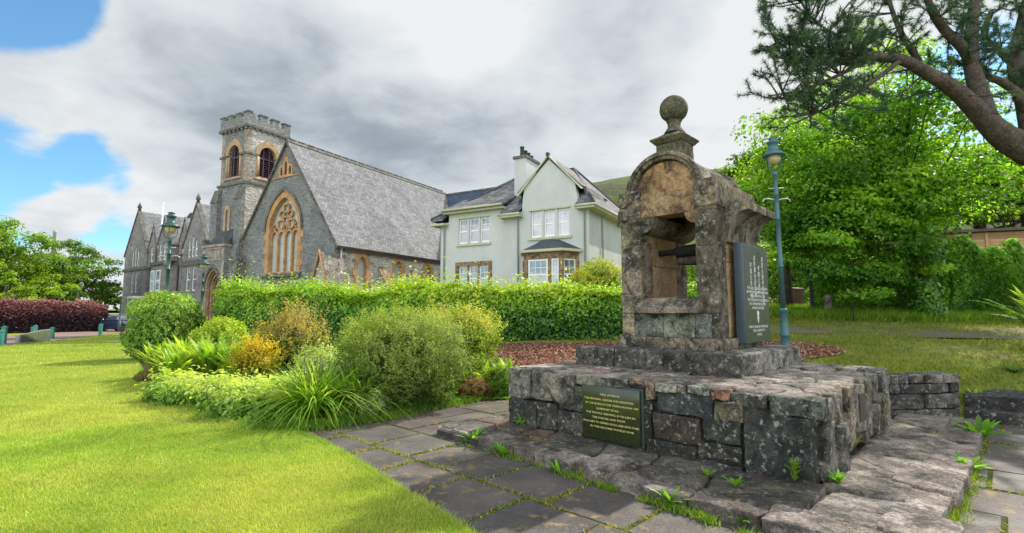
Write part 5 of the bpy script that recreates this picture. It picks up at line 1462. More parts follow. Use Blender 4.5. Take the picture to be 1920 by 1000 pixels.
# right wing
rw = [(-5.1, -4.35), (-4.1, -3.35), (-3.1, -2.35)]
gable_block(-6.6, .2, -.8, 9, 10.2, 15.4, [rect(a, b, 8.7, 10.7 if i != 1 else 11.2) for i, (a, b) in enumerate(rw)] + [rect(-5.2, -4.05, 4.4, 7.3), rect(-3.5, -2.35, 4.4, 7.3), rect(-5.6, -4.7, .8, 3.4), rect(-4.3, -3.4, .8, 3.4), rect(-3.0, -2.1, .8, 3.4)], 'wing')
for i, (a, b) in enumerate(rw): hw(a, b, 8.7, 10.7 if i != 1 else 11.2, -.7)
for a, b in ((-5.2, -4.05), (-3.5, -2.35)): hw(a, b, 4.4, 7.3, -.7)
for a, b in ((-5.6, -4.7), (-4.3, -3.4), (-3.0, -2.1)): hw(a, b, .8, 3.4, -.7)
# left wing
lw0 = -24.6
lw_ = [(lw0 + 2.8, lw0 + 3.5), (lw0 + 3.8, lw0 + 4.5), (lw0 + 4.8, lw0 + 5.5)]
gable_block(lw0, lw0 + 8.4, -1.6, 9, 10.2, 16.3, [rect(a, b, 8.4, 11 if i == 1 else 10.6) for i, (a, b) in enumerate(lw_)] + [rect(lw0 + 3.0, lw0 + 3.9, 4.6, 7.4), rect(lw0 + 4.5, lw0 + 5.4, 4.6, 7.4)] + [rect(lw0 + 1.8 + k * 1.5, lw0 + 2.9 + k * 1.5, .4, 3.4) for k in range(4)], 'wing')
for i, (a, b) in enumerate(lw_): hw(a, b, 8.4, 11 if i == 1 else 10.6, -1.5)
for a, b in ((lw0 + 3.0, lw0 + 3.9), (lw0 + 4.5, lw0 + 5.4)): hw(a, b, 4.6, 7.4, -1.5)
for k in range(4): hw(lw0 + 1.8 + k * 1.5, lw0 + 2.9 + k * 1.5, .4, 3.4, -1.5)
mb = MB(); mb.box(lw0 - .1, lw0 + 8.5, -1.75, -1.603, 7.7, 8.1); mb.build('string_course', M['cornice_dark'], hotel)
mb = MB(); mb.box(-6.7, .3, -.95, -.803, 7.6, 8.3); mb.build('string_course', M['cornice_dark'], hotel)
# main range with bay, dormers
mx0, mx1 = lw0 + 8.4, -6.6
hol = []; wn_ = []
for a, b, z0, z1 in ((-8.9, -7.9, 4.4, 7.2), (-9.0, -7.8, .8, 3.4)):
    hol.append(rect(a, b, z0, z1)); wn_.append((a, b, z0, z1))
mb = MB(); mb.slab(rect(mx0, mx1, -.5, 9.5), [h for h in hol if h[2][1] < 9.4], 'y', 0, .5); mw_ = mb.build('main_wall', M['hotel_wall'], hotel)
for a, b, z0, z1 in wn_:
    if z1 < 9.4: hw(a, b, z0, z1, .1)
mb = MB()
mb.add([(mx0 - 3, -.3, 9.4), (mx1 + 2, -.3, 9.4), (mx1 + 2, 4.6, 14.4), (mx0 - 3, 4.6, 14.4)], [(0, 1, 2, 3)]); mb.add([(mx0 - 3, 9.5, 9.4), (mx1 + 2, 9.5, 9.4), (mx1 + 2, 4.6, 14.4), (mx0 - 3, 4.6, 14.4)], [(3, 2, 1, 0)]); mb.build('main_roof', M['slate_pale'], hotel)
mb = MB(); mb.box(mx0 - 3, mx1 + 2, 4.45, 4.75, 14.3, 14.6); mb.build('ridge', M['cornice_dark'], hotel)
# two storey bay
mb = MB(); bq = [(-15.9, 0), (-14.7, -1.5), (-11.1, -1.5), (-9.9, 0)]
mb.slab(bq, [], 'z', -.5, 8.1); bw = mb.build('bay', M['hotel_wall'], hotel)
mb = MB(); mb.slab([(-16.1, .0), (-14.8, -1.75), (-11.0, -1.75), (-9.7, .0)], [], 'z', 8.102, 8.5); mb.slab([(-16.0, .0), (-14.75, -1.6), (-11.05, -1.6), (-9.8, .0)], [], 'z', 3.9, 4.1); mb.build('bay_cornice', M['cornice_dark'], bw)
for z0, z1 in ((4.5, 7.4), (.6, 3.4)):
    window(hotel, M['white_paint'], M['glass'], -12.7, -11.3, z0, z1, -1.58, bars=(0, 0), fr=.16, depth=.1)
    window(hotel, M['white_paint'], M['glass'], -14.5, -13.2, z0, z1, -1.58, bars=(0, 0), fr=.16, depth=.1)
    d = Vector((1.2, -1.5)); f = window(hotel, M['white_paint'], M['glass'], .4, 1.5, z0, z1, -.06, bars=(0, 0), fr=.12, depth=.1); f.location = (-15.9, 0, 0); f.rotation_euler = (0, 0, math.atan2(-1.5, 1.2))
def dormer(x0, x1, z0, ze, za, wins_, yo=0):
    mb = MB(); c_ = (x0 + x1) / 2
    mb.slab([(x0, 8.0), (x1, 8.0), (x1, ze), (c_, za), (x0, ze)], [rect(a, b, z0, ze - .1) for a, b in wins_], 'y', yo - .12, yo + .4)
    mb.box(x0, x0 + .3, yo + .403, 3.5, 8.6, ze); mb.box(x1 - .3, x1, yo + .403, 3.5, 8.6, ze)
    d = mb.build('dormer', M['hotel_wall'], hotel)
    mb = MB(); sl = (za - ze) / (x1 - c_)
    roofplane(mb, c_, za, x1 + .2, ze - sl * .2, yo, 4, .12); roofplane(mb, c_, za, x0 - .2, ze - sl * .2, yo, 4, .12); mb.build('dormer_roof', M['slate_pale'], d)
    mb = MB(); mb.slab([(c_, za + .25), (x1 + .15, ze - .1), (c_, za - .15), (x0 - .15, ze - .1)], [], 'y', yo - .25, yo - .123); mb.lathe([(.1, 0), (.1, .5), (.02, .9)], 6, (c_, yo - .1, za + .1)); mb.build('dormer_coping', M['cornice_dark'], d)
    for a, b in wins_: window(hotel, M['white_paint'], M['glass_light'], a, b, z0, ze - .1, yo, bars=(0, 0), fr=.13, depth=.1)
dormer(-16.1, -13.9, 8.7, 10.8, 13.2, [(-15.5, -14.5)], -1.3)
dormer(-13.0, -9.8, 8.7, 11.0, 13.8, [(-12.6, -11.6), (-11.2, -10.2)], -1.3)
dormer(-9.6, -7.2, 8.5, 11.0, 13.6, [(-8.9, -7.8)])
for x in (-16.15, -6.9, -9.6): mb = MB(); mb.tube([(x, -.15, .2), (x, -.15, 9.4)], .12, 6); mb.build('downpipe', M['lead_pipe'], hotel)
mb = MB(); mb.box(-17.6, -15.2, -3.2, -1.82, 3.6, 3.95); mb.tube([(-17.4, -3.0, 0), (-17.4, -3.0, 3.6)], .12, 8); mb.tube([(-15.4, -3.0, 0), (-15.4, -3.0, 3.6)], .12, 8); mb.build('entrance_canopy', M['white_paint'], hotel)
# rear roof-top block in dark slate
mb = MB(); mb.slab([(-33, 10), (-22, 10), (-22, 18.0), (-23.5, 19.0), (-30.4, 19.0), (-31.9, 18.3)], [], 'y', 9, 16); rb = mb.build('mansard_block', M['slate_blue'], hotel)
window(hotel, M['galv'], M['glass_light'], -29.2, -27.6, 16.2, 18.0, 8.9, name='roof_window', sash=False, fr=.15)
mb = MB(); mb.box(-36.5, -33.1, 9.5, 13, 8, 17); mb.build('chimney_stack', M['hotel_wall'], hotel)
fp_ = at_y(306, 384, 72)
fp = thing('flagpole', 'thin white flagpole rising behind the hotel roof', 'flagpole', (fp_.x, fp_.y, 0))
mb = MB(); mb.tube([(0, 0, 0), (0, 0, fp_.z)], [.16, .08], 8); mb.build('pole', M['white_paint'], fp); mb = MB(); mb.lathe([(.02, 0), (.16, .1), (.16, .2), (.02, .3)], 8, (0, 0, fp_.z)); mb.build('finial', M['white_paint'], fp)
fs_ = at_y(103, 432, 180)
fc = thing('factory_chimney', 'small grey chimney stack showing above the far trees', 'chimney', (fs_.x, fs_.y, 0))
mb = MB(); mb.lathe([(.75, 0), (.5, fs_.z - 1), (.6, fs_.z - .9), (.6, fs_.z), (.4, fs_.z + .02)], 14); mb.build('stack', M['pipe_grey'], fc)
# ---------------------------------------------------------------- plants
def rand_dirs(g, n):
    v = g.normal(0, 1, (n, 3)); return v / np.linalg.norm(v, axis=1)[:, None]
def lumps(P, g, k=10, f=2.0):
    s_ = np.zeros(len(P))
    for _ in range(k):
        w = g.normal(0, f, 3); s_ += np.sin(P @ w + g.uniform(0, 6.3))
    return s_ / math.sqrt(k)
def leaf_quads(P, N, L, Wd, g, bend=.25):
    """diamond leaves at P, facing roughly N; two faces each, folded along the rib"""
    n = len(P); N = N / (np.linalg.norm(N, axis=1)[:, None] + 1e-9)
    a = rand_dirs(g, n); T = np.cross(N, a); T /= (np.linalg.norm(T, axis=1)[:, None] + 1e-9); B = np.cross(N, T)
    L = np.broadcast_to(L, n) * g.uniform(.5, 1.35, n); Wd = np.broadcast_to(Wd, n) * g.uniform(.75, 1.2, n)
    b0 = P - T * (L / 2)[:, None]; tip = P + T * (L / 2)[:, None] - N * (L * bend * .6)[:, None]
    l_ = P + B * (Wd / 2)[:, None] - T * (L * .05)[:, None] + N * (L * bend * .35)[:, None]
    r_ = P - B * (Wd / 2)[:, None] - T * (L * .05)[:, None] + N * (L * bend * .35)[:, None]
    V_ = np.stack([b0, l_, tip, r_], 1).reshape(-1, 3)
    i = np.arange(n) * 4
    F_ = np.stack([np.stack([i, i + 1, i + 2], 1), np.stack([i, i + 2, i + 3], 1)], 1).reshape(-1, 3)
    return V_, F_
def pick(cols, n, g, jit=.25, k=None):
    cols = np.array(cols, float)
    if k is None: k = g.uniform(0, 1, n)
    x = np.clip(k, 0, .9999) * (len(cols) - 1); i = x.astype(int); f = (x - i)[:, None]
    return (cols[i] * (1 - f) + cols[i + 1] * f) * g.uniform(1 - jit, 1 + jit, (n, 1))

def bush(name, label, cat, loc, rad, n, leaf, cols, seed, e=2.4, lump=.10, lf=2.5, shell=.35, mat='leaf', core=(.035, .045, .015), spray=0.0, group=None, flat_bottom=True, topbright=.35, aspect=.5, sprig=0, gaps=.35):
    """rounded shrub: leaves through an uneven shell over a mass of twigs"""
    t = thing(name, label, cat, loc, 0, group)
    g = np.random.default_rng(seed); D = rand_dirs(g, int(n * 1.25))
    if flat_bottom: D = D[D[:, 2] > -.88][:n]
    else: D = D[:n]
    m = (np.abs(D) ** e).sum(1) ** (1 / e); Q = D / m[:, None]
    rad = np.array(rad); S_ = Q * rad
    if gaps:
        dn = lumps(S_, g, 12, lf * 3.2 / max(rad)); ok = dn > g.uniform(-1.1, -1.1 + 2.6 * gaps, len(D)); D, Q, S_ = D[ok], Q[ok], S_[ok]
    h = lumps(S_, g, 10, lf / max(rad) * 1.3) * lump + lumps(S_, g, 10, lf * 3 / max(rad)) * lump * .5
    depth = g.uniform(0, 1, len(D)) ** 1.6
    k = 1 + h - depth * shell + g.exponential(spray + 1e-6, len(D)) * (g.uniform(0, 1, len(D)) < .25)
    P = S_ * k[:, None]; P[:, 2] = P[:, 2] * 1.06 + rad[2] * .94
    P[:, 2] = np.where(P[:, 2] < .02, g.uniform(.02, .2, len(P)), P[:, 2])
    if sprig:                             # leaves ranked along short shoots
        m6 = len(P) // 6; P = P[:m6 * 6]; Q = Q[:m6 * 6]; sd_ = (Q / rad)[::6]; sd_ = sd_ / np.linalg.norm(sd_, axis=1)[:, None] * .6 + np.array([0, 0, .65]) + g.normal(0, .3, (m6, 3))
        P = np.repeat(P[::6], 6, 0) + np.repeat(sd_, 6, 0) * (np.tile(np.arange(6), m6) * sprig / 5)[:, None] + g.normal(0, leaf * .3, (m6 * 6, 3)); Q = np.repeat(Q[::6], 6, 0)
    Nn = Q / rad; Nn /= np.linalg.norm(Nn, axis=1)[:, None]
    N = Nn + np.array([0, 0, .45]) + g.normal(0, .55, P.shape)
    V_, F_ = leaf_quads(P, N, leaf, leaf * aspect, g)
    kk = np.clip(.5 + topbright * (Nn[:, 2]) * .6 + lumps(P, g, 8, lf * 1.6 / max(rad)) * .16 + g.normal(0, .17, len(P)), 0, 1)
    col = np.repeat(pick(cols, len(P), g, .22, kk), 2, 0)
    # twiggy heart so that no sky shows through the middle
    mb = MB(); r = random.Random(seed)
    for i in range(14):
        a = r.uniform(0, 6.28); q = r.uniform(.2, .75)
        tip = Vector((math.cos(a) * rad[0] * q, math.sin(a) * rad[1] * q, rad[2] * r.uniform(1.0, 1.7)))
        mb.tube([(math.cos(a) * .05, math.sin(a) * .05, 0), tip * .5 + Vector((0, 0, -.05)), tip], [.02, .013, .005], 5)
    mb.build('stems', M['twig'], t)
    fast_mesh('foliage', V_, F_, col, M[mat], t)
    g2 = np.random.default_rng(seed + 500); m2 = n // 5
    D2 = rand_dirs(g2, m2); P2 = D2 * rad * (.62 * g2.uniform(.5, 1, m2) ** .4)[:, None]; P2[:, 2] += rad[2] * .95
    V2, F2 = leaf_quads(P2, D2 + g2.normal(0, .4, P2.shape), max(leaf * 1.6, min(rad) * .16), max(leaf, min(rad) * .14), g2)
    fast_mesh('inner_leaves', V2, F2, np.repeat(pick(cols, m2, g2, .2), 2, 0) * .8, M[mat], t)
    return t

# long clipped hedge behind the bed
g = np.random.default_rng(77)
hedge = thing('hedge', 'long leafy green garden hedge running in front of the church and the pale house', 'hedge')
def hedge_line(px, top, Y, zt=None): return at_y(px, top, Y)
sec = [(405, 545, 19.0), (520, 545, 17.4), (640, 545, 16.2), (760, 545, 15.2), (860, 544, 14.6), (960, 542, 14.1), (1060, 543, 13.8), (1180, 546, 13.6), (1300, 546, 13.6), (1370, 550, 13.6)]
pts_ = [at_y(*q) for q in sec]
HX = np.array([p.x for p in pts_]); HYy = np.array([p.y for p in pts_]); HT = np.array([p.z for p in pts_])
def hedge_pts(n, thick, over, seed):
    g = np.random.default_rng(seed)
    x = g.uniform(HX[0], HX[-1], n); y0 = np.interp(x, HX, HYy); zt = np.interp(x, HX, HT); zg = ground_z(x, y0)
    top = g.uniform(0, 1, n) < .38
    v = g.uniform(0, 1, n)
    z = np.where(top, zt + .0, zg + (zt - zg) * v ** .9)
    yy = np.where(top, y0 + thick * v, y0 + g.uniform(0, 1, n) ** 2 * .35)
    P = np.stack([x, yy, z], 1)
    lu = lumps(P, np.random.default_rng(5), 12, 1.6) * .10 + lumps(P, np.random.default_rng(6), 12, 5) * .07
    nrm_ = np.where(top[:, None], np.array([0, -.25, 1.0]), np.array([.0, -1.0, .25]))
    dpt = g.uniform(0, 1, n) ** 2 * .28
    P = P + nrm_ * (lu - dpt)[:, None]
    return P, nrm_, top, zt, zg, g
P, Nn, top, zt, zg, g = hedge_pts(80000, 1.3, 0, 78)
# straggling shoots above the clipped top
sh = top & (g.uniform(0, 1, len(P)) < .40)
P[sh, 2] += g.exponential(.10, sh.sum()) * np.clip(1.6 - (P[sh, 0] + 9) * .07, .5, 1.8)
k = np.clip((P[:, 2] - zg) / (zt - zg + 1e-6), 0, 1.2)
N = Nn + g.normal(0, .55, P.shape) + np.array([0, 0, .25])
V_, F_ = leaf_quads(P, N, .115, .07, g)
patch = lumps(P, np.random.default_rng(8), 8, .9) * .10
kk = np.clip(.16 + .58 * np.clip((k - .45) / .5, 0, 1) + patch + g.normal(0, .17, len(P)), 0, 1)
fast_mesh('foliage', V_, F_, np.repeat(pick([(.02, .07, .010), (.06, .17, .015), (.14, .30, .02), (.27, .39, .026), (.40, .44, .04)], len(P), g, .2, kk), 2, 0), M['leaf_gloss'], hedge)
g2 = np.random.default_rng(79)
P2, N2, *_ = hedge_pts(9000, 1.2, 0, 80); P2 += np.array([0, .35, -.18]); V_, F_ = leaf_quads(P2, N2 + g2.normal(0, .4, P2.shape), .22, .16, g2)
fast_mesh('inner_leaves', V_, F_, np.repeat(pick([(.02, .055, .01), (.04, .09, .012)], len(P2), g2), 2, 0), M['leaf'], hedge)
mb = MB()
for i in range(60):
    x = HX[0] + (HX[-1] - HX[0]) * (i + .5) / 60; y = float(np.interp(x, HX, HYy)) + .5; z0 = gz(x, y)
    mb.tube([(x, y, z0 - .05), (x + rnd.uniform(-.15, .15), y + .05, z0 + 1.0)], [.03, .012], 5)
mb.build('stems', M['twig'], hedge)

GR = [(.045, .10, .012), (.09, .18, .016), (.17, .27, .022), (.27, .34, .035)]
def base_at(px, py, Y, z=None):
    p = at_y(px, py, Y); return (p.x, Y, gz(p.x, Y) + .0)
bush('dome_hedge', 'large clipped round green hedge bush at the left end of the bed', 'bush', base_at(313, 600, 18), (1.04, 1.04, 1.10), 26000, .10, [(.05, .12, .012), (.11, .22, .02), (.20, .32, .035), (.31, .40, .075)], 101, e=2.9, lump=.05, lf=4, mat='leaf_gloss', sprig=.10, gaps=.2)
bush('lime_bush', 'lime green rounded bush just right of the large clipped dome', 'bush', base_at(416, 600, 14.2), (.72, .7, .68), 15000, .075, [(.08, .16, .01), (.18, .29, .014), (.30, .40, .018), (.42, .47, .03)], 102, e=2.4, lump=.07, lf=4, mat='leaf_gloss', sprig=.09, gaps=.25)
bush('hebe', 'big olive green domed bush with fine leaves beside the paving', 'bush', base_at(757, 700, 8.95), (1.02, .90, .80), 80000, .040, [(.03, .06, .014), (.095, .155, .028), (.18, .24, .05), (.31, .35, .09)], 103, e=2.3, lump=.10, lf=5, shell=.30, topbright=.6, aspect=.42, spray=.05, sprig=.065, gaps=.5)
bush('tall_shrub', 'loose yellow green shrub with bare stems behind the olive dome', 'bush', (base_at(868, 640, 10.6)[0], 10.6, base_at(868, 640, 10.6)[2] + .45), (.78, .6, .52), 15000, .055, [(.08, .13, .015), (.19, .26, .025), (.32, .37, .045), (.40, .34, .10)], 104, e=2.0, lump=.22, lf=4, shell=.75, topbright=.6, spray=.12, sprig=.12, gaps=.5)
bush('golden_shrub', 'golden yellow leaved shrub low in the middle of the bed', 'bush', base_at(478, 680, 11.2), (.42, .40, .46), 8000, .05, [(.10, .12, .012), (.25, .22, .015), (.42, .33, .02), (.52, .36, .03)], 105, e=2.0, lump=.22, lf=4, shell=.6, topbright=.7, spray=.14, sprig=.10, gaps=.45)
bush('bronze_shrub', 'shrub with orange and bronze young leaves above green in front of the hedge', 'bush', base_at(542, 640, 12.4), (.78, .6, .70), 14000, .06, [(.07, .12, .015), (.15, .19, .02), (.29, .26, .06), (.40, .27, .12)], 106, e=2.0, lump=.24, lf=4, shell=.75, topbright=.9, spray=.16, sprig=.14, gaps=.5)
bush('pale_shrub', 'pale variegated green shrub behind the arching grass clump', 'bush', base_at(606, 690, 10.3), (.55, .5, .46), 9000, .05, [(.10, .16, .03), (.22, .30, .07), (.34, .40, .14), (.42, .46, .22)], 107, e=2.0, lump=.2, lf=4, shell=.6, spray=.12)
bush('garden_shrub', 'yellow flecked rounded shrub against the wall of the pale house', 'bush', (at_y(1125, 500, 20.5).x, 20.5, gz(3.6, 20.5)), (1.25, 1.0, 1.20), 13000, .10, [(.05, .11, .012), (.14, .21, .02), (.30, .33, .03), (.44, .38, .04)], 108, e=2.0, lump=.10, lf=4)
bush('garden_shrub', 'tall green leafy shrub filling the space seen through the well opening', 'bush', (at_y(1290, 520, 17).x, 17, gz(5.9, 17)), (1.3, 1.0, 1.35), 14000, .10, [(.04, .10, .012), (.08, .18, .016), (.15, .27, .022), (.24, .33, .03)], 109, e=2.0, lump=.12, lf=4)
bush('garden_shrub', 'dense green shrubbery beyond the wheelie bin below the tree crowns', 'bush', (at_y(1462, 560, 33).x, 33, gz(17, 33)), (3.6, 1.6, 1.9), 15000, .17, [(.03, .08, .012), (.07, .16, .015), (.14, .25, .02), (.24, .33, .03)], 115, e=2.2, lump=.14, lf=5)
bush('low_shrub', 'small grey green leafy plant between the grass clump and the olive dome', 'plant', base_at(692, 745, 8.0), (.34, .3, .20), 4200, .055, [(.05, .10, .03), (.10, .17, .05), (.20, .26, .10), (.42, .44, .30)], 110, e=2, lump=.15)
bush('low_shrub', 'low reddish heathery plant at the foot of the olive dome by the path', 'plant', base_at(885, 722, 9.7), (.36, .3, .20), 6000, .03, [(.06, .08, .02), (.13, .13, .03), (.24, .12, .06), (.30, .16, .09)], 111, e=2, lump=.15)
bush('low_shrub', 'bushy fresh green plant against the left corner of the stone base', 'plant', base_at(935, 690, 10.0), (.34, .3, .30), 6500, .05, GR, 112, e=2, lump=.15)
bush('low_shrub', 'brownish low cushion plant at the lawn edge left of the ferns', 'plant', base_at(280, 703, 12.2), (.30, .28, .14), 3500, .045, [(.10, .08, .03), (.17, .13, .05), (.20, .18, .05)], 113, e=2, lump=.15)
bush('low_shrub', 'short green and red tinted plant under the tall shrub', 'plant', base_at(860, 700, 10.0), (.4, .3, .26), 6000, .045, [(.05, .10, .015), (.11, .17, .02), (.22, .17, .05)], 114, e=2, lump=.15)

# lady's mantle and other low leaf along the bed's edge
al = [(330, 735, 9.6, 'at the tip of the bed beside the lawn'), (372, 742, 9.2, 'second from the tip of the bed'), (415, 752, 8.8, 'midway along the lawn edge'), (455, 768, 8.2, 'just left of the arching grass clump'), (500, 740, 8.9, 'behind the others under the golden shrub'), (560, 735, 8.9, 'behind the arching grass clump')]
for i, (px, py, Y, where) in enumerate(al):
    bush('flowering_ground_plant', 'frothy yellow green flowering plant ' + where, 'plant', base_at(px, py, Y), (.50, .42, .25), 3600, .085, [(.06, .14, .025), (.14, .25, .045), (.25, .36, .07), (.44, .48, .13)], 120 + i, e=2, lump=.28, lf=4, shell=.6, spray=.22, group='frothy flowering plants along the lawn edge', topbright=.8)

# ferns
def fern(label, loc, n, length, seed, spread=.9, cols=GR, group=None, leaflets=22, up=.9):
    t = thing('fern', label, 'fern', loc, 0, group); r = random.Random(seed); g = np.random.default_rng(seed)
    PV, PF, PC = [], [], []; mb = MB(); b = 0
    for i in range(n):
        a = r.uniform(0, 6.283); L = length * r.uniform(.7, 1.15); lean = r.uniform(.35, 1.0) * spread
        o = Vector((r.uniform(-.12, .12), r.uniform(-.12, .12), 0)) * length
        P_ = []
        for s_ in range(leaflets + 1):
            u = s_ / leaflets
            rr = lean * L * u * (.55 + .45 * u); zz = L * up * (u - .55 * lean * u ** 2.4)
            P_.append(o + Vector((math.cos(a) * rr, math.sin(a) * rr, zz)))
        mb.tube([P_[0], P_[leaflets // 2], P_[-1]], [.006, .004, .002], 4)
        col = np.array(cols[r.randrange(len(cols))]) * r.uniform(.8, 1.2)
        for s_ in range(2, leaflets):
            u = s_ / leaflets; d = (P_[s_ + 1] - P_[s_ - 1]).normalized(); sd = d.cross(Vector((0, 0, 1)))
            if sd.length < .1: sd = Vector((math.sin(a), -math.cos(a), 0))
            sd.normalize(); w = L * .135 * math.sin(math.pi * min(1, u * .9 + .12)) ** .8 * (1.05 - u * .55); wd = d * (L / leaflets * .46)
            for sg in (1, -1):
                tip = P_[s_] + sd * sg * w + d * w * .35 - Vector((0, 0, w * .22))
                PV += [P_[s_] - wd, P_[s_] + wd, tip]; PF.append((b, b + 1, b + 2)); b += 3; PC.append(col * r.uniform(.85, 1.15))
    mb.build('stalks', M['twig'], t)
    fast_mesh('fronds', np.array([tuple(v) for v in PV]), np.array(PF), np.array(PC), M['leaf'], t)
    return t
FC = [(.13, .27, .02), (.22, .36, .028), (.31, .42, .04), (.38, .46, .07)]
for i, (px, py, Y, L, w) in enumerate(((300, 700, 12.8, .85, 'beside the brown cushion plant'), (345, 690, 12.4, .95, 'in front of the large clipped dome'), (395, 690, 11.8, .95, 'below the lime bush'), (440, 700, 11.4, .8, 'left of the golden shrub'), (330, 710, 11.4, .75, 'nearest the lawn edge'))):
    fern('bright green fern with arching fronds ' + w, base_at(px, py, Y), 90, L * 1.3, 140 + i, .72, FC, 'ferns at the left of the bed', 28, .95)
fern('tall upright fern beside the left corner of the stone base', base_at(948, 690, 10.3), 14, .95, 150, .8, FC)
fern('low fern under the tall shrub behind the olive dome', base_at(905, 690, 10.4), 16, .8, 151, .9, FC)

# arching strap leaves
def strap_clump(name, label, cat, loc, n, L, w, seed, cols, spread=1.0, group=None):
    t = thing(name, label, cat, loc, 0, group); g = np.random.default_rng(seed)
    V_, F_, T_ = [], [], []; b = 0
    for i in range(n):
        a = g.uniform(0, 6.283); ln = L * g.uniform(.55, 1.15); le = g.uniform(.25, 1.1) * spread; ox, oy = g.normal(0, .10 * L, 2); ww = w * g.uniform(.7, 1.2)
        col = np.array(cols[g.integers(0, len(cols))]) * g.uniform(.8, 1.2); droop = g.uniform(.5, 1.15)
        ks = 7
        for s_ in range(ks + 1):
            u = s_ / ks; rr = le * ln * (u * .55 + .45 * u * u); z = ln * (u * 1.05 - droop * le * .8 * u ** 2.3); z = max(z, .01 + .02 * (1 - u))
            wd = ww * (1 - u ** 2.5) * .5 + .0008
            cx, cy = ox + math.cos(a) * rr, oy + math.sin(a) * rr
            V_ += [(cx - math.sin(a) * wd, cy + math.cos(a) * wd, z), (cx + math.sin(a) * wd, cy - math.cos(a) * wd, z)]
            if s_ < ks: F_.append((b, b + 1, b + 3, b + 2)); T_.append(col)
            b += 2
    fast_mesh('leaves', V_, F_, np.array(T_), M['leaf'], t)
    return t
SC = [(.07, .17, .015), (.12, .24, .02), (.20, .31, .03), (.30, .38, .06)]
def part_stems(t, n, h, seed, loc=(0, 0)):
    r = random.Random(seed); mb = MB()
    for i in range(n):
        x, y = r.uniform(-.25, .25), r.uniform(-.2, .2); mb.tube([(x, y, 0), (x * 1.2, y * 1.2, h * r.uniform(.8, 1.1))], [.006, .004], 5)
    mb.build('flower_stalks', M['twig'], t)
t = strap_clump('strap_leaf_plant', 'big clump of long arching strap leaves spilling towards the lawn and path', 'grass clump', base_at(590, 775, 7.9), 800, 1.05, .027, 160, SC, 1.3); part_stems(t, 7, .95, 3)
t = strap_clump('strap_leaf_plant', 'smaller clump of arching strap leaves tucked against the olive dome', 'grass clump', base_at(668, 745, 8.3), 420, 1.0, .026, 161, SC, 1.15); part_stems(t, 2, .6, 4)
strap_clump('strap_leaf_plant', 'dark drooping strap leaved clump below the ferns at the lawn edge', 'grass clump', base_at(318, 722, 11.0), 240, .62, .018, 162, SC[:2], 1.1)
# green fringe where the bed meets the path
fr = []
g_ = np.random.default_rng(170)
for (a, b) in (((480, 806), (600, 806)), ((600, 806), (720, 788)), ((720, 788), (800, 770)), ((800, 770), (900, 752))):
    p, q = at_z(*a, 0), at_z(*b, 0); m = 900; tt = g_.uniform(0, 1, m)[:, None]
    fr.append(np.array(p) + (np.array(q) - np.array(p)) * tt + np.concatenate([g_.normal(0, .07, (m, 1)), g_.normal(.08, .10, (m, 1)), np.zeros((m, 1))], 1))
fr = np.concatenate(fr); fr[:, 2] = .01
V, F, T = blades(fr, .11, .013, np.array([(.10, .20, .02), (.18, .27, .03), (.07, .15, .02)])[g_.integers(0, 3, len(fr))], .9, 171)
fo = struct(fast_mesh('bed_fringe', V, F, T, M['grass']), 'stuff'); fo['label'] = 'fresh green grass along the path edge of the bed'

# low leaf filling the bed between the shrubs
g_ = np.random.default_rng(180)
bx_ = np.array(bed); n = 60000
P2 = np.stack([g_.uniform(-9, .5, n), g_.uniform(7, 19, n)], 1); P2 = P2[in_poly(P2[:, 0], P2[:, 1], bed)]
lu = lumps(np.concatenate([P2, np.zeros((len(P2), 1))], 1), g_, 10, 2.2)
ed_ = np.array([min(np.hypot(bx_[:, 0] - a, bx_[:, 1] - b)) for a, b in P2[:, :2]])
hh = np.clip(.12 + lu * .12, .02, .5) * np.clip(ed_ / .5, .25, 1) * g_.uniform(.1, 1, len(P2))
P3 = np.concatenate([P2, (ground_z(P2[:, 0], P2[:, 1]) + .02 + hh)[:, None]], 1)
V_, F_ = leaf_quads(P3, np.array([0, -.35, 1.0]) + g_.normal(0, .5, P3.shape), .085, .05, g_)
co_ = struct(fast_mesh('bed_ground_cover', V_, F_, np.repeat(pick([(.05, .12, .015), (.10, .20, .02), (.18, .28, .03), (.28, .34, .05)], len(P3), g_, .25, np.clip(.45 + lu * .12 + g_.normal(0, .2, len(P3)), 0, 1)), 2, 0), M['leaf']), 'stuff'); co_['label'] = 'low green leafy ground cover filling the shrub bed'

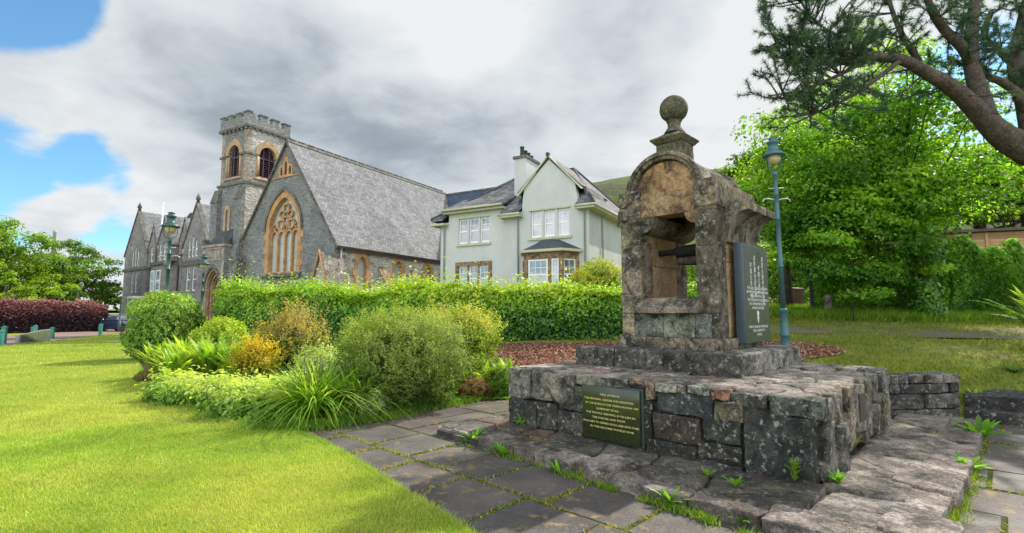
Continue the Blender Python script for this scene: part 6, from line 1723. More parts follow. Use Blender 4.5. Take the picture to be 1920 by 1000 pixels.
# weeds: leafy rosettes in the kerb and paving
def weed(label, loc, n, L, w, seed, cols=SC, group='weeds growing in the paving', tall=0):
    t = strap_clump('weed', label, 'weed', loc, 0, L, w, seed, cols) if False else thing('weed', label, 'weed', loc, 0, group)
    g = np.random.default_rng(seed); V_, F_, T_ = [], [], []; b = 0
    if L < .19: L *= 1.4; w *= 1.3
    n = int(n * 1.5)
    for i in range(n):
        a = g.uniform(0, 6.283); ln = L * g.uniform(.6, 1.15); le = g.uniform(.3, 1.0); ww = w * g.uniform(.7, 1.2); col = np.array(cols[g.integers(0, len(cols))]) * g.uniform(.8, 1.2)
        h0 = tall * g.uniform(0, 1)
        for s_ in range(6):
            u = s_ / 5; rr = le * ln * u; z = h0 + ln * (u * .95 - .55 * le * u * u) + .005
            wd = ww * .5 * (math.sin(math.pi * min(1, .08 + u * .92)) ** .7) * (1.0 if s_ % 2 == 0 else .78) + .001
            cx, cy = math.cos(a) * rr, math.sin(a) * rr
            V_ += [(cx - math.sin(a) * wd, cy + math.cos(a) * wd, z), (cx, cy, z - wd * .35), (cx + math.sin(a) * wd, cy - math.cos(a) * wd, z)]
            if s_ < 5: F_ += [(b, b + 1, b + 4, b + 3), (b + 1, b + 2, b + 5, b + 4)]; T_ += [col, col * .92]
            b += 3
    fast_mesh('leaves', V_, F_, np.array(T_), M['leaf'], t)
    mb = MB()
    for i in range(3 if tall else 1): mb.tube([(0, 0, 0), (.01 * i, .01, max(tall, .03))], [.004, .002], 4)
    mb.build('stalk', M['twig'], t)
    return t
wz = lambda px, py, z=0.0: tuple(at_z(px, py, z))
WD = [(.12, .27, .02), (.18, .36, .03), (.09, .20, .02)]
weed('broad dandelion leaves growing against the left end of the kerb', wz(888, 832), 16, .17, .05, 201, WD)
weed('spreading dandelion rosette on the paving below the second kerb stone', wz(943, 855), 14, .15, .045, 202, WD)
weed('tiny sprout at the far left tip of the kerb', wz(842, 808), 8, .10, .03, 203, [(.06, .13, .02)])
weed('small leafy weed in the kerb joint below the plaque', wz(1048, 888), 9, .11, .03, 204, WD)
weed('bold upright dock leaves in front of the middle of the kerb', wz(1258, 948), 14, .20, .05, 205, WD)
weed('low feathery weed at the kerb just right of the dock leaves', wz(1350, 966), 12, .12, .02, 206, [(.07, .16, .02), (.12, .22, .03)])
weed('feathery weed at the kerb near the bottom of the photo', wz(1392, 985), 12, .12, .02, 207, [(.07, .16, .02), (.12, .22, .03)])
weed('bright leafy weed at the foot of the base near its left corner', wz(980, 797, .13), 14, .13, .04, 208, WD)
weed('thin upright spiky weed by the right corner of the dark base', wz(1490, 906, .13), 18, .07, .02, 209, [(.16, .27, .03)], tall=.16)
weed('small leaf shoot on the platform under the big dark stones', wz(1380, 915, .13), 6, .11, .035, 210, WD)
weed('two leaf seedling on the platform left of the corner stone', wz(1325, 893, .13), 6, .07, .035, 211, WD)
weed('yellow green tuft at the foot of the ragged right wall', wz(1604, 836, .13), 16, .12, .022, 212, [(.28, .36, .03)])
weed('flat creeping weed on the paving in front of the right corner', wz(1572, 908, .13), 14, .10, .025, 213, WD)
weed('large bright dock clump at the far right edge of the platform', wz(1838, 824, 0), 22, .34, .085, 214, WD)
weed('lush broad leaved weed against the right edge of the platform', wz(1812, 886, 0), 20, .24, .075, 215, [(.11, .24, .03), (.20, .34, .06)])
weed('tiny green sprig under the low retaining wall', wz(1640, 800, .12), 8, .09, .03, 216, WD)
weed('rounded lime green weed on the grass behind the steps', (at_y(1825, 725, 8.3).x, 8.3, gz(7.5, 8.3)), 30, .16, .05, 217, [(.24, .36, .03), (.18, .30, .03)])
weed('thin weed rooted in the kerb joint right of the plaque', wz(1088, 895, 0), 8, .12, .02, 218, [(.18, .24, .05)])
# weeds and grass along the front foot of the kerb
g_ = np.random.default_rng(225); fr = []
for (a, b) in (((825, 812), (960, 860)), ((960, 860), (1130, 915)), ((1130, 915), (1300, 968)), ((1300, 968), (1420, 1015))):
    p, q = at_z(*a, 0), at_z(*b, 0); m = 520; tt = g_.uniform(0, 1, m)[:, None]; x_ = np.array(p) + (np.array(q) - np.array(p)) * tt
    dn = np.array([noise.noise(Vector((v[0] * 4, v[1] * 4, 5))) for v in x_]); x_ = x_[dn > -.05]; fr.append(x_ + np.concatenate([g_.normal(0, .025, (len(x_), 2)), np.zeros((len(x_), 1))], 1))
fr = np.concatenate(fr); V, F, T = blades(fr, .06, .012, np.array([(.12, .22, .02), (.22, .28, .03), (.08, .15, .02)])[g_.integers(0, 3, len(fr))], 1.0, 226)
fo = struct(fast_mesh('kerb_fringe', V, F, T, M['grass']), 'stuff'); fo['label'] = 'small grass and moss along the front foot of the kerb stones'
g_ = np.random.default_rng(220)
pe = [at_z(*q, 0) for q in ((1752, 1010), (1790, 930), (1806, 880), (1812, 840))]; fr = []
for p, q in zip(pe[:-1], pe[1:]):
    m = 700; tt = g_.uniform(0, 1, m)[:, None]; fr.append(np.array(p) + (np.array(q) - np.array(p)) * tt + np.concatenate([g_.normal(.05, .05, (m, 1)), g_.normal(0, .05, (m, 1)), np.zeros((m, 1))], 1))
fr = np.concatenate(fr); V, F, T = blades(fr, .07, .009, np.array([(.14, .22, .02), (.26, .29, .03), (.09, .16, .02)])[g_.integers(0, 3, len(fr))], .9, 221)
fo = struct(fast_mesh('platform_fringe', V, F, T, M['grass']), 'stuff'); fo['label'] = 'grass and moss along the right foot of the platform'

# moss settled in the joints of the platform
g_ = np.random.default_rng(222); n = 16000
q = np.stack([g_.uniform(-4.2, .75, n), g_.uniform(-.95, 3.9, n)], 1)
q = q[~((q[:, 0] < .02) & (q[:, 1] > -.02))]
dn = np.array([noise.noise(Vector((a * 2.1, b * 2.1, 3.3))) + .7 * noise.noise(Vector((a * 9, b * 9, 6))) for a, b in q]); q = q[dn > .52 + g_.uniform(-.1, .2, len(dn))]
wp = np.stack([WC.x + WX.x * q[:, 0] + WY.x * q[:, 1], WC.y + WX.y * q[:, 0] + WY.y * q[:, 1], np.full(len(q), .122)], 1)
V, F, T = blades(wp, .028, .016, np.array([(.16, .18, .02), (.28, .24, .03), (.12, .19, .02), (.30, .17, .03)])[g_.integers(0, 4, len(wp))], 1.5, 223)
fo = struct(fast_mesh('platform_moss', V, F, T, M['grass']), 'stuff'); fo['label'] = 'yellow and green moss settled between the platform flags'

# ---------------------------------------------------------------- trees
def tree(name, label, loc, H, crown, nl, leaf, cols, seed, trunk_r=.2, clumps=60, cz=.6, group=None, limbs=8, mat='leaf', cat='tree', flat=.75, lean=(0, 0), fill=.5, crown_off=(0, 0)):
    """tapered trunk, limbs running to leaf clumps spread through the crown"""
    t = thing(name, label, cat, loc, 0, group); r = random.Random(seed); g = np.random.default_rng(seed)
    cx, cy, cr = crown; c0 = np.array([lean[0] + crown_off[0], lean[1] + crown_off[1], H * cz])
    rad = np.array([cx, cy, cr])
    D = rand_dirs(g, clumps); rr = (g.uniform(0, 1, clumps) ** .45) * (1 - .0)
    cc = c0 + D * rad * rr[:, None] * g.uniform(.82, 1.05, clumps)[:, None]
    cs_ = g.uniform(.13, .31, clumps) * min(cx, cr) * 1.05
    mb = MB()
    top = Vector(c0) + Vector((0, 0, cr * .55))
    mb.tube([(0, 0, -.2), (lean[0] * .3, lean[1] * .3, H * .2), (lean[0] * .8, lean[1] * .8, H * .45), top], [trunk_r * 1.25, trunk_r, trunk_r * .7, trunk_r * .15], 9)
    order = np.argsort(-rr)[:limbs * 3]
    for i, q in enumerate(order):
        z0 = H * r.uniform(.22, .62); p0 = Vector((lean[0] * z0 / H * 1.3, lean[1] * z0 / H * 1.3, z0)); p1 = Vector(cc[q])
        mid = p0.lerp(p1, .5) + Vector((r.uniform(-.1, .1), r.uniform(-.1, .1), -.06)) * H * .3
        w = trunk_r * (.46 if i < limbs else .24); mb.tube([p0, mid, p1], [w, w * .6, w * .15], 6)
    mb.build('trunk', M['bark'], t)
    wts = cs_ ** 2; per = (nl * wts / wts.sum()).astype(int)
    P, N, K = [], [], []
    for q in range(clumps):
        m = per[q]; d = rand_dirs(g, m); d[:, 2] = np.where(d[:, 2] < -.3, -d[:, 2] * .6, d[:, 2])
        u = g.uniform(0, 1, m) ** fill
        p = cc[q] + d * (cs_[q] * u)[:, None] * np.array([1.15, 1.15, flat])
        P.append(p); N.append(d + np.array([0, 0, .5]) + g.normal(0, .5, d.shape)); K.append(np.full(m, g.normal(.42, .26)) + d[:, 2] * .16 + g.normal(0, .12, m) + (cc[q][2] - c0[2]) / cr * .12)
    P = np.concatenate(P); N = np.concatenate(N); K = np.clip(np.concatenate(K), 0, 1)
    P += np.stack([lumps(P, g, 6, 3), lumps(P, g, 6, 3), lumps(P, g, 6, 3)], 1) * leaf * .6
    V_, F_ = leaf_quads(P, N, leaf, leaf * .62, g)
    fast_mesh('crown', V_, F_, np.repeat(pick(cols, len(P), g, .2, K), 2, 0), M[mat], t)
    return t
LT = [(.035, .08, .008), (.09, .17, .010), (.16, .26, .014), (.25, .34, .022)]
def tloc(px, Y): p = at_y(px, 588, Y); return (p.x, Y, gz(p.x, Y))
tree('broadleaf_tree', 'large spreading green tree at the far left edge', tloc(-25, 50), 12.0, (5.6, 4.5, 5.2), 15000, .30, LT, 301, .35, 60, .54, 'trees beyond the purple hedge')
tree('broadleaf_tree', 'rounded yellow green tree second from the left edge beyond the purple hedge', tloc(60, 55), 9.2, (4.6, 4.2, 4.1), 14000, .28, LT, 302, .3, 55, .55, 'trees beyond the purple hedge')
tree('broadleaf_tree', 'tall dark green tree with a tiered crown below the chimney stack', tloc(138, 66), 11.6, (5.0, 4.5, 5.0), 16000, .30, [(.03, .075, .010), (.065, .14, .012), (.12, .22, .018), (.19, .30, .025)], 303, .35, 60, .55, 'trees beyond the purple hedge')
tree('broadleaf_tree', 'small lime green tree touching the left gable of the hotel', tloc(196, 80), 7.6, (2.2, 2.2, 3.4), 8000, .30, LT, 304, .25, 35, .52, 'trees beyond the purple hedge')
tree('broadleaf_tree', 'low bushy tree filling the gap behind the purple hedge', tloc(100, 52), 5.6, (3.2, 2.5, 2.6), 8000, .28, LT, 305, .2, 30, .52, 'trees beyond the purple hedge')
tree('broadleaf_tree', 'low yellow green tree behind the purple hedge at the left edge', tloc(5, 46), 5.2, (3.0, 2.2, 2.4), 7000, .28, LT[1:], 306, .2, 30, .52, 'trees beyond the purple hedge')
SY = [(.03, .09, .010), (.09, .215, .018), (.18, .335, .026), (.30, .45, .04)]
tree('sycamore', 'large broad green tree with a dark trunk behind the lamp post', tloc(1745, 19.5), 10.8, (4.8, 3.8, 4.9), 46000, .18, SY, 311, .22, 170, .55, None, 12, 'leaf', 'tree', .8, (-.6, 0), .5, (-1.5, 0))
tree('sycamore', 'lighter green tree leaning out over the lamp lantern', tloc(1475, 24), 9.0, (3.0, 3.0, 3.5), 20000, .18, LT, 312, .25, 50, .56, None, 8, 'leaf', 'tree', .6)
tree('sycamore', 'sunlit yellow green tree right of the broad tree above the shed', tloc(1850, 27), 10.6, (4.4, 3.5, 4.0), 26000, .2, [(.06, .13, .01), (.13, .22, .014), (.21, .31, .018), (.30, .38, .03)], 313, .3, 60, .60, None, 8, 'leaf', 'tree', .6)
tree('sycamore', 'low bright leafy tree growing over the shed roof at the right edge', tloc(1935, 25), 7.0, (4.0, 2.5, 1.7), 14000, .18, LT[1:], 314, .2, 35, .80, None, 6, 'leaf', 'tree', .6)
tree('sycamore', 'overhanging leafy boughs in front of the ivy between lamp and trunk', tloc(1600, 19.0), 5.6, (3.4, 1.7, 2.7), 26000, .15, SY, 315, .025, 60, .52, None, 6, 'leaf', 'tree', .55)

# purple hedge
g = np.random.default_rng(88)
ph = thing('purple_hedge', 'long dark purple leaved hedge across the road at the left', 'hedge')
n = 26000; p0, p1 = at_y(-40, 600, 39), at_y(166, 600, 45.0)
u = g.uniform(0, 1, n); v = g.uniform(0, 1, n); top = g.uniform(0, 1, n) < .4
zt = 2.25 + .1 * np.sin(u * 40)
x = p0.x + (p1.x - p0.x) * u; y = p0.y + (p1.y - p0.y) * u
z = np.where(top, zt, zt * v); y = np.where(top, y + 2 * v, y + g.uniform(0, .5, n)); 
endf = g.uniform(0, 1, n) < .10; top = top & ~endf; x = np.where(endf, p1.x + g.uniform(-.15, .05, n), x); y = np.where(endf, p1.y + 2.1 * g.uniform(0, 1, n), y); z = np.where(endf, zt * .96 * v, z); u = np.where(endf, .5, u)
P = np.stack([x, y, z], 1); P += g.normal(0, .09, P.shape); l_ = lumps(P, g, 10, 1.5) * .14; P[:, 2] += l_ * top + g.exponential(.12, n) * top * .7; P[:, 1] -= l_ * (~top)
endm = u > .93; P[endm, 2] *= np.sqrt(np.clip((1.06 - u[endm]) / .13, 0, 1))
V_, F_ = leaf_quads(P, np.where(top[:, None], np.array([0, -.3, 1.]), np.array([0, -1., .4])) + g.normal(0, .5, P.shape), .20, .12, g)
kk = np.clip((P[:, 2] - 1.0) / 1.3 + g.normal(0, .15, n), 0, 1)
fast_mesh('foliage', V_, F_, np.repeat(pick([(.03, .016, .022), (.062, .028, .036), (.16, .062, .07), (.28, .13, .125)], n, g, .25, kk), 2, 0), M['needle'], ph)
mb = MB()
for i in range(24):
    q = i / 23; xx = p0.x + (p1.x - p0.x) * q; yy = p0.y + (p1.y - p0.y) * q + .6; mb.tube([(xx, yy, 0), (xx + .1, yy, 1.6)], [.06, .02], 5)
mb.build('stems', M['twig'], ph)

# ivy bank on the right, in two masses either side of the trunk
def ivy(label, a, b, ztop0, ztop1, n, seed, cols):
    t = thing('ivy', label, 'ivy', (0, 0, 0)); g = np.random.default_rng(seed)
    u = g.uniform(0, 1, n); v = g.uniform(0, 1, n)
    x = a[0] + (b[0] - a[0]) * u; y = a[1] + (b[1] - a[1]) * u; zg = ground_z(x, y); zt = zg + ztop0 + (ztop1 - ztop0) * u
    zt = zt + .25 * np.sin(u * 13 + seed) + .15 * np.sin(u * 31)
    z = zg + (zt - zg) * v; bulge = .55 * np.sin(np.pi * np.clip(v, 0, 1)) ** .6
    P = np.stack([x, y - bulge, z], 1); P[:, 1] += lumps(P, g, 10, 1.8) * .22 + g.uniform(0, 1, n) ** 2 * .4; P[:, 2] += lumps(P, g, 10, 2) * .08
    N = np.array([0, -1., .45]) + g.normal(0, .5, P.shape)
    V_, F_ = leaf_quads(P, N, .17, .13, g); kk = np.clip(.3 + v * .35 + lumps(P, g, 8, 1.2) * .14 + g.normal(0, .16, n), 0, 1)
    fast_mesh('foliage', V_, F_, np.repeat(pick(cols, n, g, .22, kk), 2, 0), M['leaf_gloss'], t)
    mb = MB()
    for i in range(12):
        q = (i + .5) / 12; xx = a[0] + (b[0] - a[0]) * q; yy = a[1] + (b[1] - a[1]) * q + .25; z0 = gz(xx, yy); mb.tube([(xx, yy, z0), (xx + .2, yy, z0 + 1.2), (xx - .1, yy + .1, z0 + 2)], [.06, .04, .02], 5)
    mb.build('stems', M['bark'], t)
    # the wall the ivy covers
    mb = MB(); d = Vector((b[0] - a[0], b[1] - a[1])); nrm2 = Vector((-d.y, d.x)).normalized() * .25
    zz = gz((a[0] + b[0]) / 2, a[1]); hh = min(ztop0, ztop1) * .85
    mb.slab([(a[0], a[1] + .3), (b[0], b[1] + .3), (b[0] + nrm2.x, b[1] + .3 + nrm2.y), (a[0] + nrm2.x, a[1] + .3 + nrm2.y)], [], 'z', zz - .5, zz + hh); mb.build('backing_wall', M['mortar_dark'], t)
    return t
IV = [(.035, .10, .014), (.08, .205, .02), (.15, .31, .03), (.24, .40, .055)]
pa, pb, pc_, pd = at_y(1530, 588, 22.0), at_y(1728, 588, 20.8), at_y(1768, 588, 20.6), at_y(1990, 588, 19.0)
ivy('dark ivy covered wall between the lamp post and the trunk', (pa.x, pa.y), (pb.x, pb.y), 2.2, 2.9, 15000, 331, IV)
ivy('dense ivy mass in front of the timber shed at the right', (pc_.x, pc_.y), (pd.x, pd.y), 3.1, 2.5, 20000, 332, IV)
tb = at_y(1742, 588, 20.3)
gi = np.random.default_rng(333); n = 2600; th_ = gi.uniform(0, 6.283, n); hz = gi.uniform(0, 1, n) ** 1.1 * 3.4; tq = tloc(1745, 19.5)
rr = .50 + .10 * np.sin(th_ * 3 + hz * 2) + gi.uniform(-.05, .12, n) - hz * .03
P = np.stack([tq[0] + np.cos(th_) * rr - hz * .05, tq[1] + np.sin(th_) * rr, tq[2] + hz], 1)
it = thing('ivy', 'ivy climbing the dark trunk of the broad tree behind the lamp post', 'ivy', (0, 0, 0))
V_, F_ = leaf_quads(P, np.stack([np.cos(th_), np.sin(th_), np.full(n, .4)], 1) + gi.normal(0, .4, P.shape), .16, .12, gi)
fast_mesh('foliage', V_, F_, np.repeat(pick(IV[:3], n, gi, .25), 2, 0), M['leaf_gloss'], it)
mb = MB()
for k in range(4): a = k * 1.6; mb.tube([(tq[0] + .44 * math.cos(a), tq[1] + .44 * math.sin(a), tq[2]), (tq[0] + .42 * math.cos(a + .5), tq[1] + .42 * math.sin(a + .5), tq[2] + 1.6), (tq[0] - .1 + .40 * math.cos(a + .9), tq[1] + .40 * math.sin(a + .9), tq[2] + 3.2)], [.03, .02, .012], 5)
mb.build('stems', M['twig'], it)
# conifer sprays at the right edge
cl_ = at_y(1950, 600, 11.5)
fern('pale green feathery conifer sprays at the far right edge', (cl_.x + .35, 11.5, gz(cl_.x, 11.5)), 46, 1.75, 340, .9, [(.10, .19, .03), (.17, .26, .05), (.24, .33, .08)], None, 26, 1.0)
fern('leafy green ground plant on the grass at the right edge', (at_y(1900, 690, 9.4).x, 9.4, gz(8.9, 9.4)), 40, .32, 341, 1.3, [(.06, .17, .02), (.10, .24, .03)], None, 12, .5)

# the pine: off to the right, boughs reaching in overhead
pine = thing('pine_tree', 'old pine with thick bare boughs and dark needle tufts at the top right', 'tree', (19.6, 14.5, gz(19.6, 14.5)))
PB = Vector(pine.location); r = random.Random(401); gp = np.random.default_rng(402)
PS = 14.5 / 9.4
def pp(px, py, Y): return at_y(px, py, Y * PS) - PB
mb = MB(); tips = []
def bough(spec, radii, mb=mb):
    P = [pp(*q) for q in spec]; mb.tube(smooth3(P), [q * 1.45 for q in lerp_r(radii, len(P))], 10); return smooth3(P)
def smooth3(P, k=4):
    res = []
    for i in range(len(P) - 1):
        p0 = P[max(i - 1, 0)]; p1 = P[i]; p2 = P[i + 1]; p3 = P[min(i + 2, len(P) - 1)]
        for j in range(k):
            t = j / k; res.append(.5 * (2 * p1 + (p2 - p0) * t + (2 * p0 - 5 * p1 + 4 * p2 - p3) * t * t + (3 * p1 - p0 - 3 * p2 + p3) * t ** 3))
    res.append(P[-1]); return res
def lerp_r(rs, n, k=4):
    m = (n - 1) * k + 1; return [float(np.interp(i / (m - 1) * (len(rs) - 1), range(len(rs)), rs)) for i in range(m)]
tr0 = [Vector((0, 0, -.3)), Vector((-.1, 0, 1.5)), pp(2040, 330, 9.4), pp(1985, 300, 9.4), pp(1930, 282, 9.4)]
mb.tube(smooth3(tr0), [q * 1.45 for q in lerp_r([.48, .42, .38, .34, .30], 5)], 14)
main = [
 ([(1930, 282, 9.4), (1880, 255, 9.4), (1835, 212, 9.3), (1790, 168, 9.2), (1735, 135, 9.1), (1690, 112, 9.0), (1640, 105, 9.0), (1600, 75, 8.9), (1580, 20, 8.9)], [.30, .24, .18, .15, .12, .10, .08, .06, .035]),
 ([(1850, 222, 9.3), (1835, 170, 9.4), (1822, 120, 9.5), (1822, 60, 9.6), (1830, -20, 9.8), (1838, -50, 10)], [.19, .16, .14, .12, .09, .05]),
 ([(1822, 120, 9.5), (1805, 90, 9.3), (1770, 55, 9.2), (1745, 15, 9.0), (1738, -15, 9.0)], [.11, .10, .085, .07, .04]),
 ([(1945, 280, 9.6), (1925, 190, 9.8), (1905, 120, 9.9), (1920, 40, 10), (1932, -30, 10)], [.24, .19, .15, .13, .08]),
 ([(1935, 225, 9.7), (1912, 180, 9.6), (1880, 155, 9.6), (1845, 140, 9.7), (1830, 125, 9.8)], [.09, .085, .08, .06, .04]),
 ([(1930, 150, 9.9), (1880, 100, 10), (1845, 70, 10.2), (1860, 20, 10.3)], [.10, .08, .07, .05]),
 ([(1735, 135, 9.1), (1700, 80, 9.2), (1680, 40, 9.3), (1660, -20, 9.4)], [.07, .055, .045, .03]),
 ([(1690, 112, 9.0), (1640, 105, 8.9), (1590, 98, 8.8), (1540, 92, 8.7), (1490, 84, 8.7), (1455, 80, 8.7)], [.065, .055, .045, .035, .025, .012]),
 ([(1640, 105, 9.0), (1575, 140, 8.7), (1515, 165, 8.5), (1462, 185, 8.4)], [.05, .035, .02, .01]),
 ([(1690, 112, 9.0), (1620, 165, 8.7), (1560, 200, 8.5), (1520, 215, 8.4)], [.05, .035, .02, .01]),
 ([(1600, 75, 8.9), (1555, 60, 8.7), (1520, 30, 8.6), (1500, 0, 8.6)], [.04, .03, .025, .015]),
 ([(1640, 105, 9.0), (1600, 120, 8.8), (1560, 118, 8.6), (1520, 125, 8.5)], [.045, .035, .025, .012]),
]
for sp, rad in main: tips.append((bough(sp, rad), rad[-1] + .02))
# twigs off the boughs, each ending in needle tufts
T_, D_ = [], []
for bi, (P, _) in enumerate(tips):
    for _k in range(22 if bi in (1, 2, 3, 4, 5, 6) else 30):
        i = r.randrange(len(P) // 3, len(P)); p = P[i]
        d = Vector((r.uniform(-1, .6), r.uniform(-.7, .7), r.uniform(-.35, .9))).normalized(); L = r.uniform(.35, 1.25)
        m1 = p + d * L * .5 + Vector((0, 0, r.uniform(-.05, .1))); e_ = p + d * L + Vector((0, 0, .06))
        mb.tube([p, m1, e_], [.026, .017, .008], 5)
        for q in (m1, m1.lerp(e_, .5), e_): 
            T_.append(q); D_.append(d)
        for _s in range(3):
            d2 = (d + Vector((r.uniform(-.9, .9), r.uniform(-.9, .9), r.uniform(-.5, .8)))).normalized(); s0 = m1.lerp(e_, r.uniform(0, 1)); s1 = s0 + d2 * r.uniform(.18, .56)
            mb.tube([s0, s1], [.010, .005], 4); T_.append(s1); D_.append(d2); T_.append(s0.lerp(s1, .6)); D_.append(d2)
mb.build('trunk', M['bark'], pine)
kt, kd = T_, D_
kt = np.array([tuple(p) for p in kt]); kd = np.array([tuple(d) for d in kd])
nn = 34; m = len(kt)
cen = np.repeat(kt, nn, 0); ax = np.repeat(kd, nn, 0)
dirs = ax * .55 + rand_dirs(gp, m * nn) * .9; dirs /= np.linalg.norm(dirs, axis=1)[:, None]
ln = gp.uniform(.11, .20, m * nn); sd = np.cross(dirs, rand_dirs(gp, m * nn)); sd /= np.linalg.norm(sd, axis=1)[:, None] + 1e-9
o_ = cen + ax * gp.uniform(-.09, .04, (m * nn, 1))
V_ = np.stack([o_ - sd * .007, o_ + sd * .007, o_ + dirs * ln[:, None]], 1).reshape(-1, 3)
F_ = np.arange(3 * m * nn).reshape(-1, 3)
nc = np.repeat(np.array([(.015, .05, .028), (.025, .075, .035), (.04, .10, .04), (.07, .13, .04)])[gp.integers(0, 4, m)], nn, 0) * gp.uniform(.8, 1.2, (m * nn, 1))
fast_mesh('crown', V_, F_, nc, M['needle'], pine)
# ---------------------------------------------------------------- street furniture, vehicles
def lamp(label, loc, h, s_, matn, seed, tilt=0, group='old fashioned lamp posts', bars=True):
    t = thing('street_lamp', label, 'lamp post', loc, 0, group); m = M[matn]
    t.rotation_euler = (0, tilt, 0)
    hp = h - .95 * s_                     # pole top, under the lantern
    mb = MB(); mb.lathe([(.13 * s_, -.1), (.13 * s_, .05), (.11 * s_, .08), (.105 * s_, .32 * s_), (.12 * s_, .34 * s_), (.12 * s_, .38 * s_), (.098 * s_, .40 * s_), (.092 * s_, .98 * s_), (.11 * s_, 1.0 * s_), (.11 * s_, 1.04 * s_), (.07 * s_, 1.07 * s_)], 14)
    mb.build('pole_base', m, t)
    mb = MB(); pr = [(.062 * s_, 1.06 * s_)]
    for q in (.45, .72, .86): pr += [(.058 * s_, hp * q), (.072 * s_, hp * q + .01), (.072 * s_, hp * q + .05 * s_), (.055 * s_, hp * q + .06 * s_)]
    pr += [(.05 * s_, hp - .14 * s_), (.075 * s_, hp - .12 * s_), (.075 * s_, hp - .03 * s_), (.05 * s_, hp)]
    mb.lathe(pr, 14); mb.build('pole', m, t)
    mb = MB(); zc_ = hp * .86 - .12
    if bars:
        mb.tube([(-.20 * s_, 0, zc_ + .34 * s_), (.22 * s_, 0, zc_ + .34 * s_)], .014 * s_, 8); mb.build('cross_bar', M['galv'], t); mb = MB()
        for sg in (-1, 1): mb.tube([(0, 0, zc_), (sg * .18 * s_, 0, zc_ + .045 * s_), (sg * .30 * s_, 0, zc_ + .05 * s_), (sg * .36 * s_, 0, zc_ + .01 * s_), (sg * .375 * s_, 0, zc_ - .05 * s_)], .016 * s_, 8)
    else: mb.tube([(-.22 * s_, 0, zc_), (.22 * s_, 0, zc_)], .014 * s_, 8)
    mb.build('ladder_bar', M['galv'] if bars else m, t)
    mb = MB()                             # frame arms up to the canopy
    for k in range(4):
        a = k * math.pi / 2 + .4; mb.tube([(0, 0, hp - .02), (.2 * s_ * math.cos(a), .2 * s_ * math.sin(a), hp + .10 * s_), (.225 * s_ * math.cos(a), .225 * s_ * math.sin(a), hp + .42 * s_)], .011 * s_, 6)
    mb.build('lantern_frame', m, t)
    mb = MB(); mb.lathe([(.02, hp + .18 * s_), (.10 * s_, hp + .20 * s_), (.155 * s_, hp + .29 * s_), (.175 * s_, hp + .42 * s_)], 18); mb.build('lantern_bowl', M['opal'], t)
    mb = MB(); mb.lathe([(.29 * s_, hp + .415 * s_), (.30 * s_, hp + .44 * s_), (.20 * s_, hp + .54 * s_), (.135 * s_, hp + .56 * s_), (.125 * s_, hp + .76 * s_), (.16 * s_, hp + .78 * s_), (.16 * s_, hp + .82 * s_), (.10 * s_, hp + .84 * s_), (.10 * s_, hp + .90 * s_), (.12 * s_, hp + .92 * s_), (.02, hp + .96 * s_)], 18); mb.build('canopy', m, t)
    return t
lz = gz(at_y(1473, 640, 11.4).x, 11.4)
lamp('blue grey lamp post standing on red gravel right of the well', (at_y(1473, 645, 11.4).x, 11.4, lz), at_y(1445, 258, 11.4).z - lz, .84, 'lamp_grey', 1, R(-.8))
lp = at_y(311, 570, 21.5); lamp('tall green lamp post behind the large clipped dome', (lp.x, lp.y, 0), at_y(315, 398, 21.5).z, 1.22, 'lamp_green', 2, 0)
lp = at_y(378, 570, 29); lamp('short green lamp post in front of the church porch', (lp.x, lp.y, 0), at_y(375, 477, 29).z, 1.1, 'lamp_green', 3, 0, bars=False)
pp_ = at_y(225, 590, 44.5); sp_ = thing('sign_pole', 'plain dark green pole standing beside the parked cars', 'pole', (pp_.x, 44.5, 0))
mb = MB(); mb.lathe([(.13, 0), (.13, .8), (.07, .85), (.06, 2.6), (.08, 2.62), (.08, 2.7)], 10); mb.build('pole', M['lamp_green'], sp_)

def bollard(label, px, py, h, w=.19):
    p = at_z(px, py, 0); t = thing('bollard', label, 'bollard', (p.x, p.y, 0), R(20), 'green bollards at the edge of the lawn')
    mb = MB(); mb.box(-w / 2, w / 2, -w / 2, w / 2, -.1, h - .12); mb.build_rough('post', M['bollard_green'], t, 1, 0, .015)
    mb = MB(); mb.box(-w / 2 - .012, w / 2 + .012, -w / 2 - .012, w / 2 + .012, h - .118, h - .05); mb.lathe([(w * .62, h - .05), (.02, h)], 4, rot=R(45), smooth=False); mb.build('cap', M['bollard_green'], t)
    return t
for lab, px, py, h in (('green bollard on the lawn edge left of the clipped dome', 188, 629, .86), ('green bollard at the right end of the slanted board', 97, 636, .76), ('pale green bollard behind the slanted board, left of two', 61, 628, .62), ('pale green bollard behind the slanted board, right of two', 66, 626, .70),
                       ('green bollard at the far left, taller of the pair', 6, 645, .95), ('green bollard at the far left edge, nearer of the pair', 0, 648, .78)): bollard(lab, px, py, h)
# slanted board on the grass
a, b = at_z(36, 643, 0), at_z(93, 639, 0); d = b - a
bd = thing('slanted_board', 'low mossy green wedge shaped board standing between bollards', 'board', (a.x, a.y, 0), math.atan2(d.y, d.x)); L = d.length
mb = MB(); mb.slab([(0, 0), (L, 0), (L, .64), (L * .72, .62), (0, .40)], [], 'y', -.02, .06); mb.build_rough('panel', M['panel_green'], bd, .3, .004, .01)
mb = MB(); mb.box(-.14, -.005, -.06, .12, -.05, .42); mb.build_rough('end_post', M['panel_grey'], bd, .3, .003, .01)
mb = MB(); mb.tube([(0, .02, .41), (L * .72, .02, .63), (L, .02, .65)], .025, 6); mb.build('top_rail', M['panel_grey'], bd)
